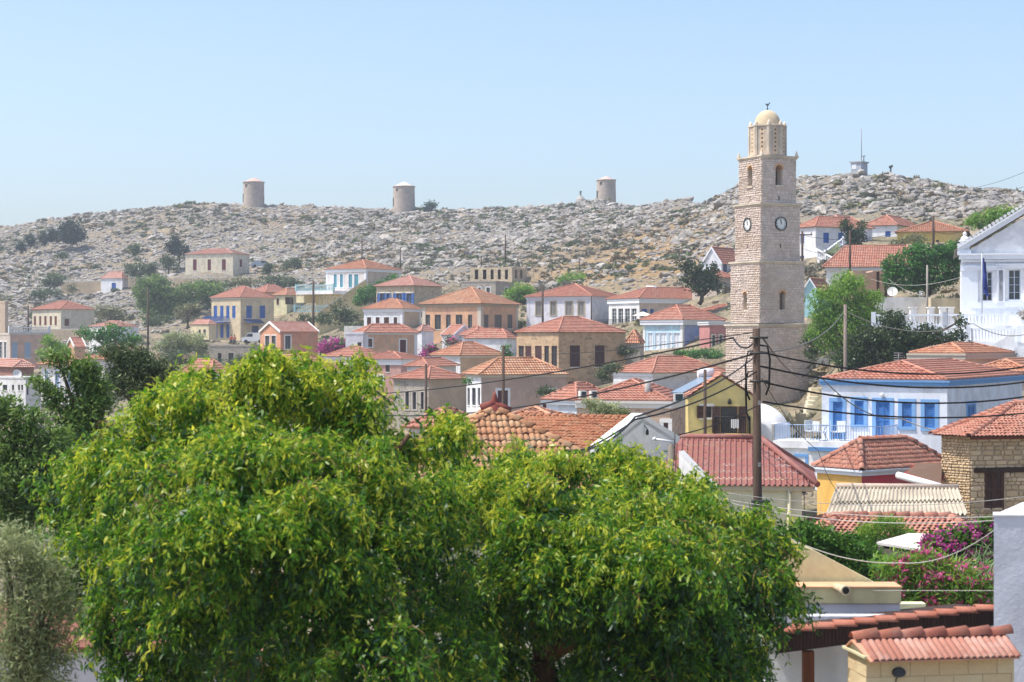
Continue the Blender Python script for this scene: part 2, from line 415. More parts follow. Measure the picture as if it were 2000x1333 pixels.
# ------------------------------------------------------------------ rocks and scrub
def rock_mesh(seed, sub=2, flat=.6):
    bm = bmesh.new(); bmesh.ops.create_icosphere(bm, subdivisions=sub, radius=1)
    r = random.Random(seed)
    pl = [(Vector((r.gauss(0, 1), r.gauss(0, 1), r.gauss(0, .8))).normalized(), r.uniform(.45, .85)) for _ in range(9)]
    for v in bm.verts:
        d = v.co.normalized(); k = 1.15
        for nrm, h in pl:
            c = d.dot(nrm)
            if c > .05: k = min(k, h / c)
        k *= 1 + r.uniform(-.07, .07)
        v.co = d * k; v.co.z *= flat
    me = bpy.data.meshes.new('rock'); bm.to_mesh(me); bm.free(); return me
def rock_mat():
    t = NT('limestone'); oi = t.n('ShaderNodeObjectInfo'); co = t.coord(); geo = t.n('ShaderNodeNewGeometry')
    a = t.ramp(oi.outputs['Random'], [(0, '#8f8a84'), (.5, '#b5aea6'), (.85, '#cfc8bd'), (1, '#b3a28e')])
    n = t.noise(geo.outputs['Position'], .8, 6, .75)
    a = t.mix(t.ramp(n, [(.38, 0), (.68, .85)]), a, '#66635f')
    a = t.mix(t.ramp(t.noise(geo.outputs['Position'], 2.6, 5, .7), [(.5, 0), (.75, .6)]), a, '#d2cabd')
    return t.fin(a, t.bump(t.noise(geo.outputs['Position'], 2.4, 7, .75), 1, .35), 1)
ROCKM = rock_mat()
ROCKS = [rock_mesh(100 + i) for i in range(8)]
for m_ in ROCKS: m_.materials.append(ROCKM)

def gn_scatter(name, meshes, pts, rots, scls, kind='stuff', label=None):
    """one object that strews instances of a few meshes over given points"""
    c = bpy.data.collections.new(name + '_pieces')
    for i, m_ in enumerate(meshes): c.objects.link(bpy.data.objects.new('%s_piece_%d' % (name, i), m_))
    me = bpy.data.meshes.new(name); n = len(pts); me.vertices.add(n); me.vertices.foreach_set('co', np.asarray(pts, 'f').ravel())
    a = me.attributes.new('rot', 'FLOAT_VECTOR', 'POINT'); a.data.foreach_set('vector', np.asarray(rots, 'f').ravel())
    a = me.attributes.new('scl', 'FLOAT_VECTOR', 'POINT'); a.data.foreach_set('vector', np.asarray(scls, 'f').ravel())
    a = me.attributes.new('idx', 'INT', 'POINT'); a.data.foreach_set('value', rng.integers(0, len(meshes), n).astype('i'))
    o = link(name, me); g = bpy.data.node_groups.new(name, 'GeometryNodeTree')
    g.interface.new_socket('Geometry', in_out='INPUT', socket_type='NodeSocketGeometry'); g.interface.new_socket('Geometry', in_out='OUTPUT', socket_type='NodeSocketGeometry')
    N = g.nodes.new; gi = N('NodeGroupInput'); go = N('NodeGroupOutput'); ip = N('GeometryNodeInstanceOnPoints'); ci = N('GeometryNodeCollectionInfo')
    ci.inputs[0].default_value = c; ci.inputs['Separate Children'].default_value = True; ci.inputs['Reset Children'].default_value = True
    ip.inputs['Pick Instance'].default_value = True
    def at(nm, ty):
        x = N('GeometryNodeInputNamedAttribute'); x.data_type = ty; x.inputs[0].default_value = nm; return x.outputs[0]
    L = g.links.new
    L(gi.outputs[0], ip.inputs['Points']); L(ci.outputs[0], ip.inputs['Instance']); L(at('idx', 'INT'), ip.inputs['Instance Index'])
    er = N('FunctionNodeEulerToRotation'); L(at('rot', 'FLOAT_VECTOR'), er.inputs[0]); L(er.outputs[0], ip.inputs['Rotation']); L(at('scl', 'FLOAT_VECTOR'), ip.inputs['Scale'])
    L(ip.outputs[0], go.inputs[0])
    md = o.modifiers.new('scatter', 'NODES'); md.node_group = g
    o['kind'] = kind
    if label: o['label'] = label
    return o

FOOT = []      # house footprints (x, y, radius): no rocks there
def hill_points(n, y_lo=235, y_hi=515, px_lo=-60, px_hi=2060):
    px = rng.uniform(px_lo, px_hi, n * 3); Y = np.sqrt(rng.uniform(y_lo ** 2, y_hi ** 2, n * 3)); x = (px - CX) * Y / F
    m = hill_mask(x, Y); keep = rng.uniform(0, 1, n * 3) < m
    lim = np.interp(px, [0, 1000, 1184, 1330, 1440, 1560, 2000], [512, 500, 485, 440, 350, 330, 305]); keep &= Y < lim
    return x[keep][:n], Y[keep][:n], px[keep][:n]
def scatter_rocks():
    x, y, px = hill_points(46000)
    zz = height(x, y, False); dens = fbm(x / 16, y / 20, 33) * .8 + 1.1 * fbm(x / 45, zz / 2.4, 61) + .52 + .25 * np.clip((px - 1250) / 200, 0, 1) - .35 * np.exp(-((px - 1200) / 190) ** 2) * (y < 350)
    k = rng.uniform(0, 1, len(x)) < np.clip(dens * 1.15, .06, 1)
    for (fx, fy, fr) in FOOT: k &= (x - fx) ** 2 + (y - fy) ** 2 > fr * fr
    x, y, px = x[k], y[k], px[k]
    s = rng.lognormal(-.95, .5, len(x)) * np.interp(px, [0, 1250, 1450, 2000], [1, 1, 1.05, 1.1]); s = np.clip(s, .2, 2.4)
    S = np.stack([s * rng.uniform(.8, 1.5, len(x)), s * rng.uniform(.7, 1.1, len(x)), s * rng.uniform(.55, 1.0, len(x))], -1)
    Rt = np.stack([rng.normal(0, .22, len(x)), rng.normal(0, .22, len(x)), rng.uniform(0, 6.28, len(x))], -1)
    z = height(x, y) + s * .08
    o = np.argsort(-(s / y)); big, rest = o[:120], o[120:]
    gn_scatter('limestone_rubble', ROCKS, np.stack([x, y, z], -1)[rest], Rt[rest], S[rest])
    for i in big:
        b = link('boulder', ROCKS[i % len(ROCKS)], None, (x[i], y[i], z[i])); b.rotation_euler = Rt[i]; b.scale = S[i]
        prop(b, 'large weathered grey limestone boulder lying on the bare hillside among smaller rocks', 'boulder', 'boulders on the hillside')
def bush_mesh(seed, n=70):
    r = np.random.default_rng(seed); d = r.normal(0, 1, (n, 3)); d[:, 2] = np.abs(d[:, 2]); d /= np.linalg.norm(d, axis=1)[:, None]
    c = d * r.uniform(.5, 1, (n, 1)); c[:, 2] *= .7
    return c, d
def scatter_scrub(mats):
    ms = []
    for i in range(6):
        c, d = bush_mesh(50 + i); n = len(c); a = rng.normal(0, .28, (n, 3, 3)) + c[:, None, :]
        me = bpy.data.meshes.new('scrub'); me.from_pydata(a.reshape(-1, 3).tolist(), [], np.arange(n * 3).reshape(n, 3).tolist())
        t_ = me.attributes.new('tint', 'FLOAT', 'POINT'); t_.data.foreach_set('value', rng.uniform(0, 1, n * 3).astype('f'))
        me.materials.append(mats[i % len(mats)]); ms.append(me)
    x, y, px = hill_points(7500)
    k = fbm(x / 20, y / 20, 77) > -.06
    for (fx, fy, fr) in FOOT: k &= (x - fx) ** 2 + (y - fy) ** 2 > fr * fr
    x, y = x[k], y[k]; s = rng.lognormal(-.55, .4, len(x))
    tx = rng.uniform(-60, 2060, 4200); ty = np.sqrt(rng.uniform(100 ** 2, 345 ** 2, 4200)); ux = (tx - CX) * ty / F; kk = hill_mask(ux, ty) < .5
    for (fx, fy, fr) in FOOT: kk &= (ux - fx) ** 2 + (ty - fy) ** 2 > (fr * .8) ** 2
    ux, ty = ux[kk], ty[kk]; x = np.concatenate([x, ux]); y = np.concatenate([y, ty]); s = np.concatenate([s, rng.lognormal(-.75, .5, len(ux))])
    gn_scatter('dry_scrub', ms, np.stack([x, y, height(x, y) - .05], -1), np.stack([0 * x, 0 * x, rng.uniform(0, 6.28, len(x))], -1), np.stack([s, s, s * rng.uniform(.5, .9, len(x))], -1))
# ------------------------------------------------------------------ building kit
Zv = Vector((0, 0, 1))
class Face:
    """a wall plane: origin, direction along the wall, outward normal, length"""
    def __init__(s, O, U, N, L): s.O, s.U, s.N, s.L = Vector((O[0], O[1], 0)), Vector(U), Vector(N), L
    def pt(s, u, z, n=0): p = s.O + s.U * u + s.N * n; return Vector((p.x, p.y, z))
    def u_at(s, px): t = T(px); return (t * s.O.y - s.O.x) / (s.U.x - t * s.U.y)
    def Y_at(s, u): return s.O.y + s.U.y * u
    def rect(s, x0, x1, rt, rb):
        u0, u1 = sorted((s.u_at(x0), s.u_at(x1))); y = s.Y_at((u0 + u1) / 2)
        return u0, u1, zrow(rb, y), zrow(rt, y)
    def box(s, mb, u0, u1, n0, n1, z0, z1): return mb.frame_box(s.O, s.U, s.N, Zv, u0, u1, n0, n1, z0, z1)
    def quad(s, mb, u0, u1, z0, z1, n=0):
        pts = [s.pt(u0, z0, n), s.pt(u1, z0, n), s.pt(u1, z1, n), s.pt(u0, z1, n)]; uv = [(u0, z0), (u1, z0), (u1, z1), (u0, z1)]
        if s.U.cross(Zv).dot(s.N) < 0: pts.reverse(); uv.reverse()
        mb.face(pts, uv)

def wall_face(mb, f, z0, z1, ops, depth=.2):
    us = sorted({0, f.L, *[o[i] for o in ops for i in (0, 1) if 0 < o[i] < f.L]}); zs = sorted({z0, z1, *[o[i] for o in ops for i in (2, 3) if z0 < o[i] < z1]})
    for a, b in zip(us, us[1:]):
        for c, d in zip(zs, zs[1:]):
            mu, mz = (a + b) / 2, (c + d) / 2
            if any(o[0] < mu < o[1] and o[2] < mz < o[3] for o in ops): continue
            f.quad(mb, a, b, c, d)
    for o in ops:
        u0, u1, zb, zt = o
        mb.face((f.pt(u0, zb), f.pt(u0, zt), f.pt(u0, zt, -depth), f.pt(u0, zb, -depth))); mb.face((f.pt(u1, zb), f.pt(u1, zb, -depth), f.pt(u1, zt, -depth), f.pt(u1, zt)))
        mb.face((f.pt(u0, zt), f.pt(u1, zt), f.pt(u1, zt, -depth), f.pt(u0, zt, -depth))); mb.face((f.pt(u0, zb), f.pt(u0, zb, -depth), f.pt(u1, zb, -depth), f.pt(u1, zb)))

def leaf_panel(mb, f, u0, u1, n, z0, z1, near, slats=True):
    """a shutter or door leaf: stiles and rails round louvres (near) or sunk panels (far)"""
    t = .025; w = u1 - u0; s = min(.07, w * .18)
    f.box(mb, u0, u0 + s, n, n + 2 * t, z0, z1); f.box(mb, u1 - s, u1, n, n + 2 * t, z0, z1)
    zs = [z0, (z0 + z1) / 2, z1 - s]
    for z in zs: f.box(mb, u0 + s, u1 - s, n + .002, n + 2 * t - .002, z, z + s)
    if near:
        k = int((z1 - z0) / .09)
        for i in range(k):
            z = z0 + s + (z1 - z0 - 2 * s) * i / k
            a, b = f.pt(u0 + s, z, n + 1.6 * t), f.pt(u1 - s, z, n + 1.6 * t); c, d = f.pt(u1 - s, z + .075, n + .3 * t), f.pt(u0 + s, z + .075, n + .3 * t)
            mb.face((a, b, c, d))
    f.box(mb, u0 + s, u1 - s, n - .004, n + .3 * t, z0 + s * .5, z1 - s * .5)

def add_window(par, f, r, style, colr, sur=None, near=False, depth=.2, name=None, label=None, surw=.14, sill='#e6e2d8'):
    u0, u1, zb, zt = r; w = u1 - u0; m = paint(colr); door = style in 'DPQ'
    nm = name or ('door' if door else 'window')
    mb = MB(); s = .055; n0, n1 = -depth + .03, -depth + .10
    if style in 'SD': n0, n1 = -.10, -.03
    if style == 'Q': n0, n1 = -depth + .03, -depth + .08
    f.box(mb, u0, u0 + s, n0, n1, zb, zt); f.box(mb, u1 - s, u1, n0, n1, zb, zt); f.box(mb, u0 + s, u1 - s, n0, n1, zt - s, zt); f.box(mb, u0 + s, u1 - s, n0, n1, zb, zb + s)
    if style in 'GOW':
        mu = (u0 + u1) / 2; f.box(mb, mu - .03, mu + .03, n0 + .002, n1 - .002, zb + s, zt - s)
        nb = max(1, int((zt - zb) / .55))
        for i in range(1, nb + 1):
            z = zb + (zt - zb) * i / (nb + 1)
            f.box(mb, u0 + s, mu - .03, n0 + .004, n1 - .004, z - .015, z + .015); f.box(mb, mu + .03, u1 - s, n0 + .004, n1 - .004, z - .015, z + .015)
    wo_ = mb.build(nm, m, par, label=label)
    if style in 'GOWQ':
        pb = MB(); f.quad(pb, u0 + s * .5, u1 - s * .5, zb + s * .5, zt - s * .5, n0 + .03); pb.build('pane', glass(), wo_)
    if style in 'SD':
        mu = (u0 + u1) / 2
        for a, b in (((u0 + s, mu - .006), (mu + .006, u1 - s)) if w > .55 else ((u0 + s, u1 - s),)):
            sb = MB(); leaf_panel(sb, f, a, b, -.085, zb + s, zt - s, near); sb.build('shutter' if style == 'S' else 'door_leaf', m, wo_)
    if style == 'P':
        sb = MB(); leaf_panel(sb, f, u0 + s, u1 - s, -depth + .05, zb + s, zt - s, False); sb.build('door_leaf', m, wo_)
    if style in 'OQ':
        for sgn, e in ((-1, u0), (1, u1)):
            sb = MB(); lw = w * (.5 if style == 'O' else .46); a, b = sorted((e + sgn * .02, e + sgn * (.02 + lw)))
            leaf_panel(sb, f, a, b, .02, zb, zt, near); sb.build('shutter', m if style == 'O' else paint(colr), wo_)
    if sur:
        q = surw; sb = MB(); pr = .03
        f.box(sb, u0 - q, u0, -.01, pr, zb, zt); f.box(sb, u1, u1 + q, -.01, pr, zb, zt); f.box(sb, u0 - q, u1 + q, -.01, pr + .01, zt, zt + q)
        f.box(sb, u0 - q, u1 + q, -.01, pr + .03, zb - q * .8, zb) if not door else None
        sb.build('surround', paint(sur, .8), wo_)
    elif not door and style != 'H':
        sb = MB(); f.box(sb, u0 - .05, u1 + .05, -.02, .05, zb - .07, zb); sb.build('sill', paint(sill, .85), wo_)
    return wo_

# -------- roofs
def slope_frame(p0, p1, q0, q1):
    U = (p1 - p0).normalized(); N = U.cross(q0 - p0 if (q0 - p0).length > .1 else q1 - p0).normalized()
    if N.z < 0: N = -N
    V = N.cross(U).normalized()
    if V.z < 0: V = -V
    return U, V, N
def roof_slope(mb, p0, p1, q1, q0, row=.38, step=.06, pitch=.24, barrel=False):
    """stepped courses of tiles between an eave (p0,p1) and a top edge (q0,q1)"""
    U, V, N = slope_frame(p0, p1, q0, q1); H = (q0 - p0).dot(V); n = max(2, round(H / row)); L = (p1 - p0).length
    a0, a1 = (q0 - p0).dot(U), (q1 - p0).dot(U)
    flip = U.cross(V).dot(N) < 0
    def pt(u, v, h): return p0 + U * u + V * v + N * h
    for k in range(n):
        v0, v1 = H * k / n, H * (k + 1) / n; t0, t1 = k / n, (k + 1) / n
        if not barrel:
            lo = (a0 * t0, L + (a1 - L) * t0); hi = (a0 * t1, L + (a1 - L) * t1)
            q = [pt(lo[0], v0, step), pt(lo[1], v0, step), pt(hi[1], v1, 0), pt(hi[0], v1, 0)]; uv = [(lo[0], v0), (lo[1], v0), (hi[1], v1), (hi[0], v1)]
            r = [pt(lo[0], v0, -.01), pt(lo[1], v0, -.01), pt(lo[1], v0, step), pt(lo[0], v0, step)]; ruv = [(lo[0], v0), (lo[1], v0), (lo[1], v0 + .01), (lo[0], v0 + .01)]
            if flip: q.reverse(); uv.reverse(); r.reverse(); ruv.reverse()
            mb.face(q, uv); mb.face(r, ruv)
        else:
            tm = (t0 + t1) / 2; ua, ub = a0 * tm - pitch * .3, L + (a1 - L) * tm + pitch * .3
            ks = range(int(math.floor(ua / pitch * 4)), int(math.ceil(ub / pitch * 4)) + 1)
            us = [j * pitch / 4 for j in ks]; wv = [(0, .045, .06, .045)[j % 4] for j in ks]
            for (u, w_), (u2, w2) in zip(zip(us, wv), zip(us[1:], wv[1:])):
                q = [pt(u, v0, step + w_), pt(u2, v0, step + w2), pt(u2, v1 + .03, w2), pt(u, v1 + .03, w_)]; uv = [(u, v0), (u2, v0), (u2, v1), (u, v1)]
                r = [pt(u, v0, -.01), pt(u2, v0, -.01), q[1], q[0]]; ruv = [(u, v0), (u2, v0), (u2, v0 + .02), (u, v0 + .02)]
                if flip: q.reverse(); uv.reverse(); r.reverse(); ruv.reverse()
                mb.face(q, uv, True); mb.face(r, ruv)

def tile_mesh(pitch, row, th=.018, hgt=.06):
    hgt = .26 * pitch; lift = .11 * row
    n = 6; xs = [pitch * (-.5 + i / n) for i in range(n + 1)]
    zs = [0.0] + [hgt * math.sin(math.pi * (i - .6) / (n - .6 - .6 + .2)) if 0 < i < n else 0 for i in range(1, n)] + [0.0]
    zs = [max(0, z) for z in zs]; v = []; f = []
    for y, dz in ((0, lift), (row * 1.12, .0)):
        v += [(x, y, z + dz) for x, z in zip(xs, zs)]
    v += [(x, 0, z + lift - th) for x, z in zip(xs, zs)]
    m = n + 1
    for i in range(n): f.append((i, i + 1, m + i + 1, m + i)); f.append((2 * m + i, 2 * m + i + 1, i + 1, i))
    me = bpy.data.meshes.new('roof_tile'); me.from_pydata(v, [], f); me.polygons.foreach_set('use_smooth', [i % 2 == 0 for i in range(len(f))]); return me
_tm = {}
def lay_tiles(par, slopes, mat, pitch=.24, row=.38, budget=300, jit=.012):
    """single clay tiles on the slopes (p0,p1,q1,q0): the ones nearest the eye as parts, the rest joined"""
    key = (mat.name, pitch, row)
    if key not in _tm: _tm[key] = tile_mesh(pitch, row); _tm[key].materials.append(mat)
    me = _tm[key]; todo = []; eye = Vector((0, 0, CZ))
    for p0, p1, q1, q0 in slopes:
        U, V, N = slope_frame(p0, p1, q0, q1); 
        if U.cross(V).dot(N) < 0: U = -U; p0, p1, q0, q1 = p1, p0, q1, q0
        H = (q0 - p0).dot(V); n = max(1, round(H / row)); L = (p1 - p0).length; a0, a1 = (q0 - p0).dot(U), (q1 - p0).dot(U)
        vis = N.dot(eye - (p0 + p1 + q0 + q1) / 4) > 0
        for k in range(n):
            t = (k + .5) / n; ua, ub = a0 * t, L + (a1 - L) * t; c = int((ub - ua + .1) / pitch); m = (ua + ub) / 2
            for i in range(c):
                u = m + (i - (c - 1) / 2) * pitch
                p = p0 + U * (u + R.gauss(0, jit * pitch * 2)) + V * (H * k / n + R.gauss(0, jit * row * 2.5)) + N * (.012 + R.gauss(0, .004))
                M = Matrix((U, V, N)).transposed().to_4x4() @ Euler((R.gauss(0, .02), R.gauss(0, .02), R.gauss(0, .02))).to_matrix().to_4x4(); M.translation = p
                todo.append(((p - eye).length + (0 if vis else 500), vis, M))
    todo.sort(key=lambda x: x[0]); off = wloc(par)
    for d, vis, M in [x for x in todo[:budget] if x[1]]:
        o = link('roof_tile', me, par); Mm = M.copy(); Mm.translation = M.translation - off; o.matrix_local = Mm
    rest = [M for _, vis, M in todo[:budget] if not vis] + [M for _, _, M in todo[budget:]]
    if rest:
        vs = np.array([v.co[:] for v in me.vertices]); fs = np.array([p.vertices[:] for p in me.polygons]); A = np.array([np.array(M) for M in rest])
        V_ = np.einsum('nij,vj->nvi', A[:, :3, :3], vs) + A[:, None, :3, 3]; Fq = fs[None] + (np.arange(len(rest)) * len(vs))[:, None, None]
        o = npmesh('tile_field', V_.reshape(-1, 3), Fq.reshape(-1, 4), mat, par); o['kind'] = 'stuff'
def cap_line(mb, a, b, r=.1, n=6): mb.tube([a, b], r, n)
def cap_tiles(par, a, b, mat, length=.38, r=.11, name='ridge_tile', lift=.02):
    """half round ridge tiles one after another from a (low) to b"""
    a, b = Vector(a), Vector(b); d = (b - a); L = d.length; d.normalize(); n = max(1, round(L / length)); side = d.cross(Zv).normalized(); up = side.cross(d)
    for i in range(n):
        mb = MB(); p, q = a + d * (L * i / n - .03), a + d * (L * (i + 1) / n); k = 7; ra, rb = r * 1.12, r * .9
        def ring(c, rr, l): return [c + side * (rr * math.cos(math.pi * j / (k - 1))) + up * (rr * math.sin(math.pi * j / (k - 1)) + l) for j in range(k)]
        A, B, A2 = ring(p, ra, lift + .02), ring(q, rb, lift), ring(p, ra * .8, lift + .015)
        for j in range(k - 1): mb.face((A[j], A[j + 1], B[j + 1], B[j]), smooth=True); mb.face((A2[j], A2[j + 1], A[j + 1], A[j]))
        mb.build(name, mat, par)

ROOFS = {'red': ('#c08873', '#a9705e', '#ab9b8c', .4), 'orange': ('#c58e70', '#ab745c', '#b8a78f', .5), 'old': ('#c99878', '#ac785c', '#c4b499', .6), 'pink': ('#c59282', '#b08070', '#cfc2b6', .5)}
class House: pass
def hip_roof(h, Ez, rz, over, kind, Y, barrel=None, ridge_half=None, tilepieces=False, capcol=None, rdir=None, row=.38, pitch=.24):
    """hipped tile roof over the rectangle of house h; eave at Ez, ridge at rz"""
    C, dl, dr, L1, L2 = h.C, h.dl, h.dr, h.L1, h.L2
    c = [C - dl * over - dr * over, C + dl * (L1 + over) - dr * over, C + dl * (L1 + over) + dr * (L2 + over), C + dr * (L2 + over) - dl * over]
    c = [Vector((p.x, p.y, Ez)) for p in c]
    O = sum(c, Vector()) / 4; long_l = L1 > L2 if rdir is None else rdir == 'L'
    half = max(.02, (max(L1, L2) - min(L1, L2)) / 2) if ridge_half is None else ridge_half
    ax = dl if long_l else dr
    r0, r1 = O - ax * half, O + ax * half; r0.z = r1.z = rz      # r0 near the corner, r1 away from it
    if long_l: S = [(c[0], c[1], r1, r0), (c[1], c[2], r1, r1), (c[2], c[3], r0, r1), (c[3], c[0], r0, r0)]; hips = [(c[0], r0), (c[1], r1), (c[2], r1), (c[3], r0)]
    else: S = [(c[0], c[1], r0, r0), (c[1], c[2], r1, r0), (c[2], c[3], r1, r1), (c[3], c[0], r0, r1)]; hips = [(c[0], r0), (c[1], r0), (c[2], r1), (c[3], r1)]
    if barrel is None: barrel = Y < 135
    c1, c2, li, am = ROOFS[kind]; mt = tiles(c1, c2, li, pitch=pitch, row=row, amt=am, bump=0 if barrel else .8)
    mb = MB()
    if tilepieces:
        for p0, p1, q1, q0 in S: mb.face((p0, p1, q1, q0) if (q1 - q0).length > .05 else (p0, p1, q1))
        rf = mb.build('roof', plain('#6b5548', .9), h.root); cm = clay(c1, c2, li, am); lay_tiles(rf, S, cm, pitch, row)
        for a, b in hips: cap_tiles(rf, a, b, cm)
        cap_tiles(rf, r0, r1, cm)
    else:
        for s in S: roof_slope(mb, *s, row=row, pitch=pitch, barrel=barrel)
        rf = mb.build('roof', mt, h.root); cb = MB(); cr = .10 if Y < 135 else .09
        for a, b in hips: cap_line(cb, a + Zv * .04, b + Zv * .04, cr)
        cap_line(cb, r0 + Zv * .05, r1 + Zv * .05, cr)
        cb.build('ridge', tiles(capcol or c1, capcol or c2, li, amt=am, bump=0), rf)
    h.roof = rf; h.ridge = (r0, r1); h.eave_corners = c
    return rf

def house(name, label, c, l, r, Y, a, eave, ridge, wall, wins=(), roof='red', over=.3, cornice=None, quoin=None, L1=None, L2=None, base=None, wallR=None,
          cat='house', group=None, near=False, depth=.2, surw=.14, flat=None, **rk):
    """box house whose nearest corner stands at column c and distance Y; l, r: columns of its far ends; rows give eave and ridge"""
    h = House(); a = rad(a); dl = Vector((-math.cos(a), math.sin(a), 0)); dr = Vector((math.sin(a), math.cos(a), 0))
    C = Vector((T(c) * Y, Y, 0))
    h.L1 = L1 or (C.x - T(l) * Y) / (math.cos(a) + T(l) * math.sin(a)); h.L2 = L2 or (T(r) * Y - C.x) / (math.sin(a) - T(r) * math.cos(a))
    h.C, h.dl, h.dr, h.Y = C, dl, dr, Y
    h.L = Face(C, dl, -dr, h.L1); h.R = Face(C, dr, -dl, h.L2)
    A, B, D = C + dl * h.L1, C + dr * h.L2, C + dl * h.L1 + dr * h.L2; ctr = (A + B) / 2
    gz = min(ground(p.x, p.y) for p in (C, A, B, D)); h.z0 = gz - .4 if base is None else min(zrow(base, Y), gz - .3 if base < 0 else 1e9)
    h.z1 = zrow(eave, Y); FOOT.append((ctr.x, ctr.y, max(h.L1, h.L2) * .75 + .8))
    h.root = thing(name, label, cat, (ctr.x, ctr.y, max(gz, h.z0)), group)
    ops = {'L': [], 'R': []}; W_ = []
    for w in wins:
        f = h.L if w[0] == 'L' else h.R; rc = f.rect(*w[1:5])
        rc = (max(rc[0], .12), min(rc[1], f.L - .12), rc[2], min(rc[3], h.z1 - .12)); 
        if rc[1] - rc[0] < .15: continue
        ops[w[0]].append(rc); W_.append((f, rc, w))
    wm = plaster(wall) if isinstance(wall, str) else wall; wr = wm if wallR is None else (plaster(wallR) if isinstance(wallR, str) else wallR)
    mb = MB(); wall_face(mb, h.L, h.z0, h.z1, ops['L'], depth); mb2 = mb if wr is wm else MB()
    wall_face(mb2, h.R, h.z0, h.z1, ops['R'], depth)
    Face(A, dr, dl * 1, h.L2).quad(mb, 0, h.L2, h.z0, h.z1); Face(B, dl, dr, h.L1).quad(mb, 0, h.L1, h.z0, h.z1)
    if flat is None or True:
        mb.face([Vector((p.x, p.y, h.z1 - .05)) for p in (C, B, D, A)])
    h.wall = mb.build('wall', wm, h.root)
    if mb2 is not mb: mb2.build('wall', wr, h.root)
    for f, rc, w in W_:
        if w[5] == 'H': continue
        add_window(h.root, f, rc, w[5], w[6], w[7] if len(w) > 7 else None, near, depth, surw=surw)
    if cornice:
        cc, ch, cp = cornice; mb = MB(); 
        h.L.box(mb, -cp, h.L1 + cp, 0.003, cp, h.z1 - ch, h.z1); h.R.box(mb, .003, h.L2 + cp, 0.003, cp, h.z1 - ch, h.z1)
        h.L.box(mb, -cp - .06, h.L1 + cp, 0.003, cp + .06, h.z1 - ch * .35, h.z1 - .004); h.R.box(mb, .003, h.L2 + cp, 0.003, cp + .06, h.z1 - ch * .35, h.z1 - .004)
        mb.build('cornice', paint(cc, .85), h.root)
    if quoin:
        qc, qw = quoin; mb = MB(); zt = h.z1 - (cornice[1] if cornice else .1)
        for f in (h.L, h.R):
            f.box(mb, -.03 if f is h.L else .006, qw, .002, .035, h.z0, zt); f.box(mb, f.L - qw, f.L, .002, .035, h.z0, zt)
        mb.build('corner_pilaster', paint(qc, .85), h.root)
    if ridge is not None:
        rz = zrow(ridge, ctr.y); hip_roof(h, h.z1, rz, over, roof, Y, **rk)
    elif flat:
        mb = MB(); t = .22; ph = flat[1]
        h.L.box(mb, -.05, h.L1 + .05, -t, .05, h.z1, h.z1 + ph); h.R.box(mb, t, h.L2 + .05, -t, .05, h.z1, h.z1 + ph)
        Face(A, dr, dl, h.L2).box(mb, t, h.L2 + .05, -t, .05, h.z1, h.z1 + ph); Face(B, dl, dr, h.L1).box(mb, t, h.L1 - t, -t, .05, h.z1, h.z1 + ph)
        mb.build('parapet', plaster(flat[0]), h.root)
    return h

def gable_house(name, label, c, l, r, Y, a, eave, apex, wall, wins=(), roof='red', side='L', rake='#e9e6e0', L1=None, L2=None, over=.15, cat='house', near=False, tilepieces=False, group=None, depth=.2, base=None, barrel=None, rake_h=.28, wallR=None, surw=.14):
    """house whose gable wall is its L (left hand) or R (right hand) wall"""
    h = house(name, label, c, l, r, Y, a, eave, None, wall, wins, L1=L1, L2=L2, cat=cat, near=near, group=group, depth=depth, base=base, wallR=wallR, surw=surw)
    g, s = (h.L, h.R) if side == 'L' else (h.R, h.L); m = g.L / 2; zr = zrow(apex, g.Y_at(m)); ze = h.z1; D = s.U * s.L
    tri = [g.pt(0, ze), g.pt(g.L, ze), g.pt(m, zr)]
    for q in (tri, [p + D for p in tri][::-1]): mb = MB(); mb.face(q); mb.build('gable', h.wall.data.materials[0], h.root)
    sl_ = (zr - ze) / m
    E0, E1 = g.pt(-over, ze - sl_ * over), g.pt(g.L + over, ze - sl_ * over); rg = g.pt(m, zr)
    nrm = g.N * .05; e = D + g.N * -.05
    c1, c2, li, am = ROOFS[roof]; S = [(E0 + nrm, E0 + e, rg + e, rg + nrm), (E1 + nrm, E1 + e, rg + e, rg + nrm)]; S = [tuple(p + Zv * .03 for p in q) for q in S]
    barrel = Y < 135 if barrel is None else barrel
    mb = MB()
    if tilepieces:
        for q in S: mb.face(q)
        rf = mb.build('roof', plain('#6b5548', .9), h.root); cm = clay(c1, c2, li, am); lay_tiles(rf, S, cm); cap_tiles(rf, rg + e + Zv * .05, rg + nrm + Zv * .05, cm)
    else:
        for q in S: roof_slope(mb, *q, barrel=barrel)
        rf = mb.build('roof', tiles(c1, c2, li, amt=am, bump=0 if barrel else .8), h.root); cb = MB(); cap_line(cb, rg + e + Zv * .08, rg + nrm + Zv * .08, .1); cb.build('ridge', tiles(c1, c2, li, amt=am, bump=0), rf)
    if rake:
        for sgn, E in ((1, E0), (-1, E1)):
            d = rg - E; up = Zv * rake_h
            for off in (g.N * .06, D - g.N * .18):
                mb = MB(); mb.prism([E + off - up * .5, E + off + up * .5, rg + off + up * .5, rg + off - up * .5], g.N * .13); mb.build('rake', paint(rake, .85), h.root)
    h.g, h.s, h.zr = g, s, zr; h.roof = rf
    return h

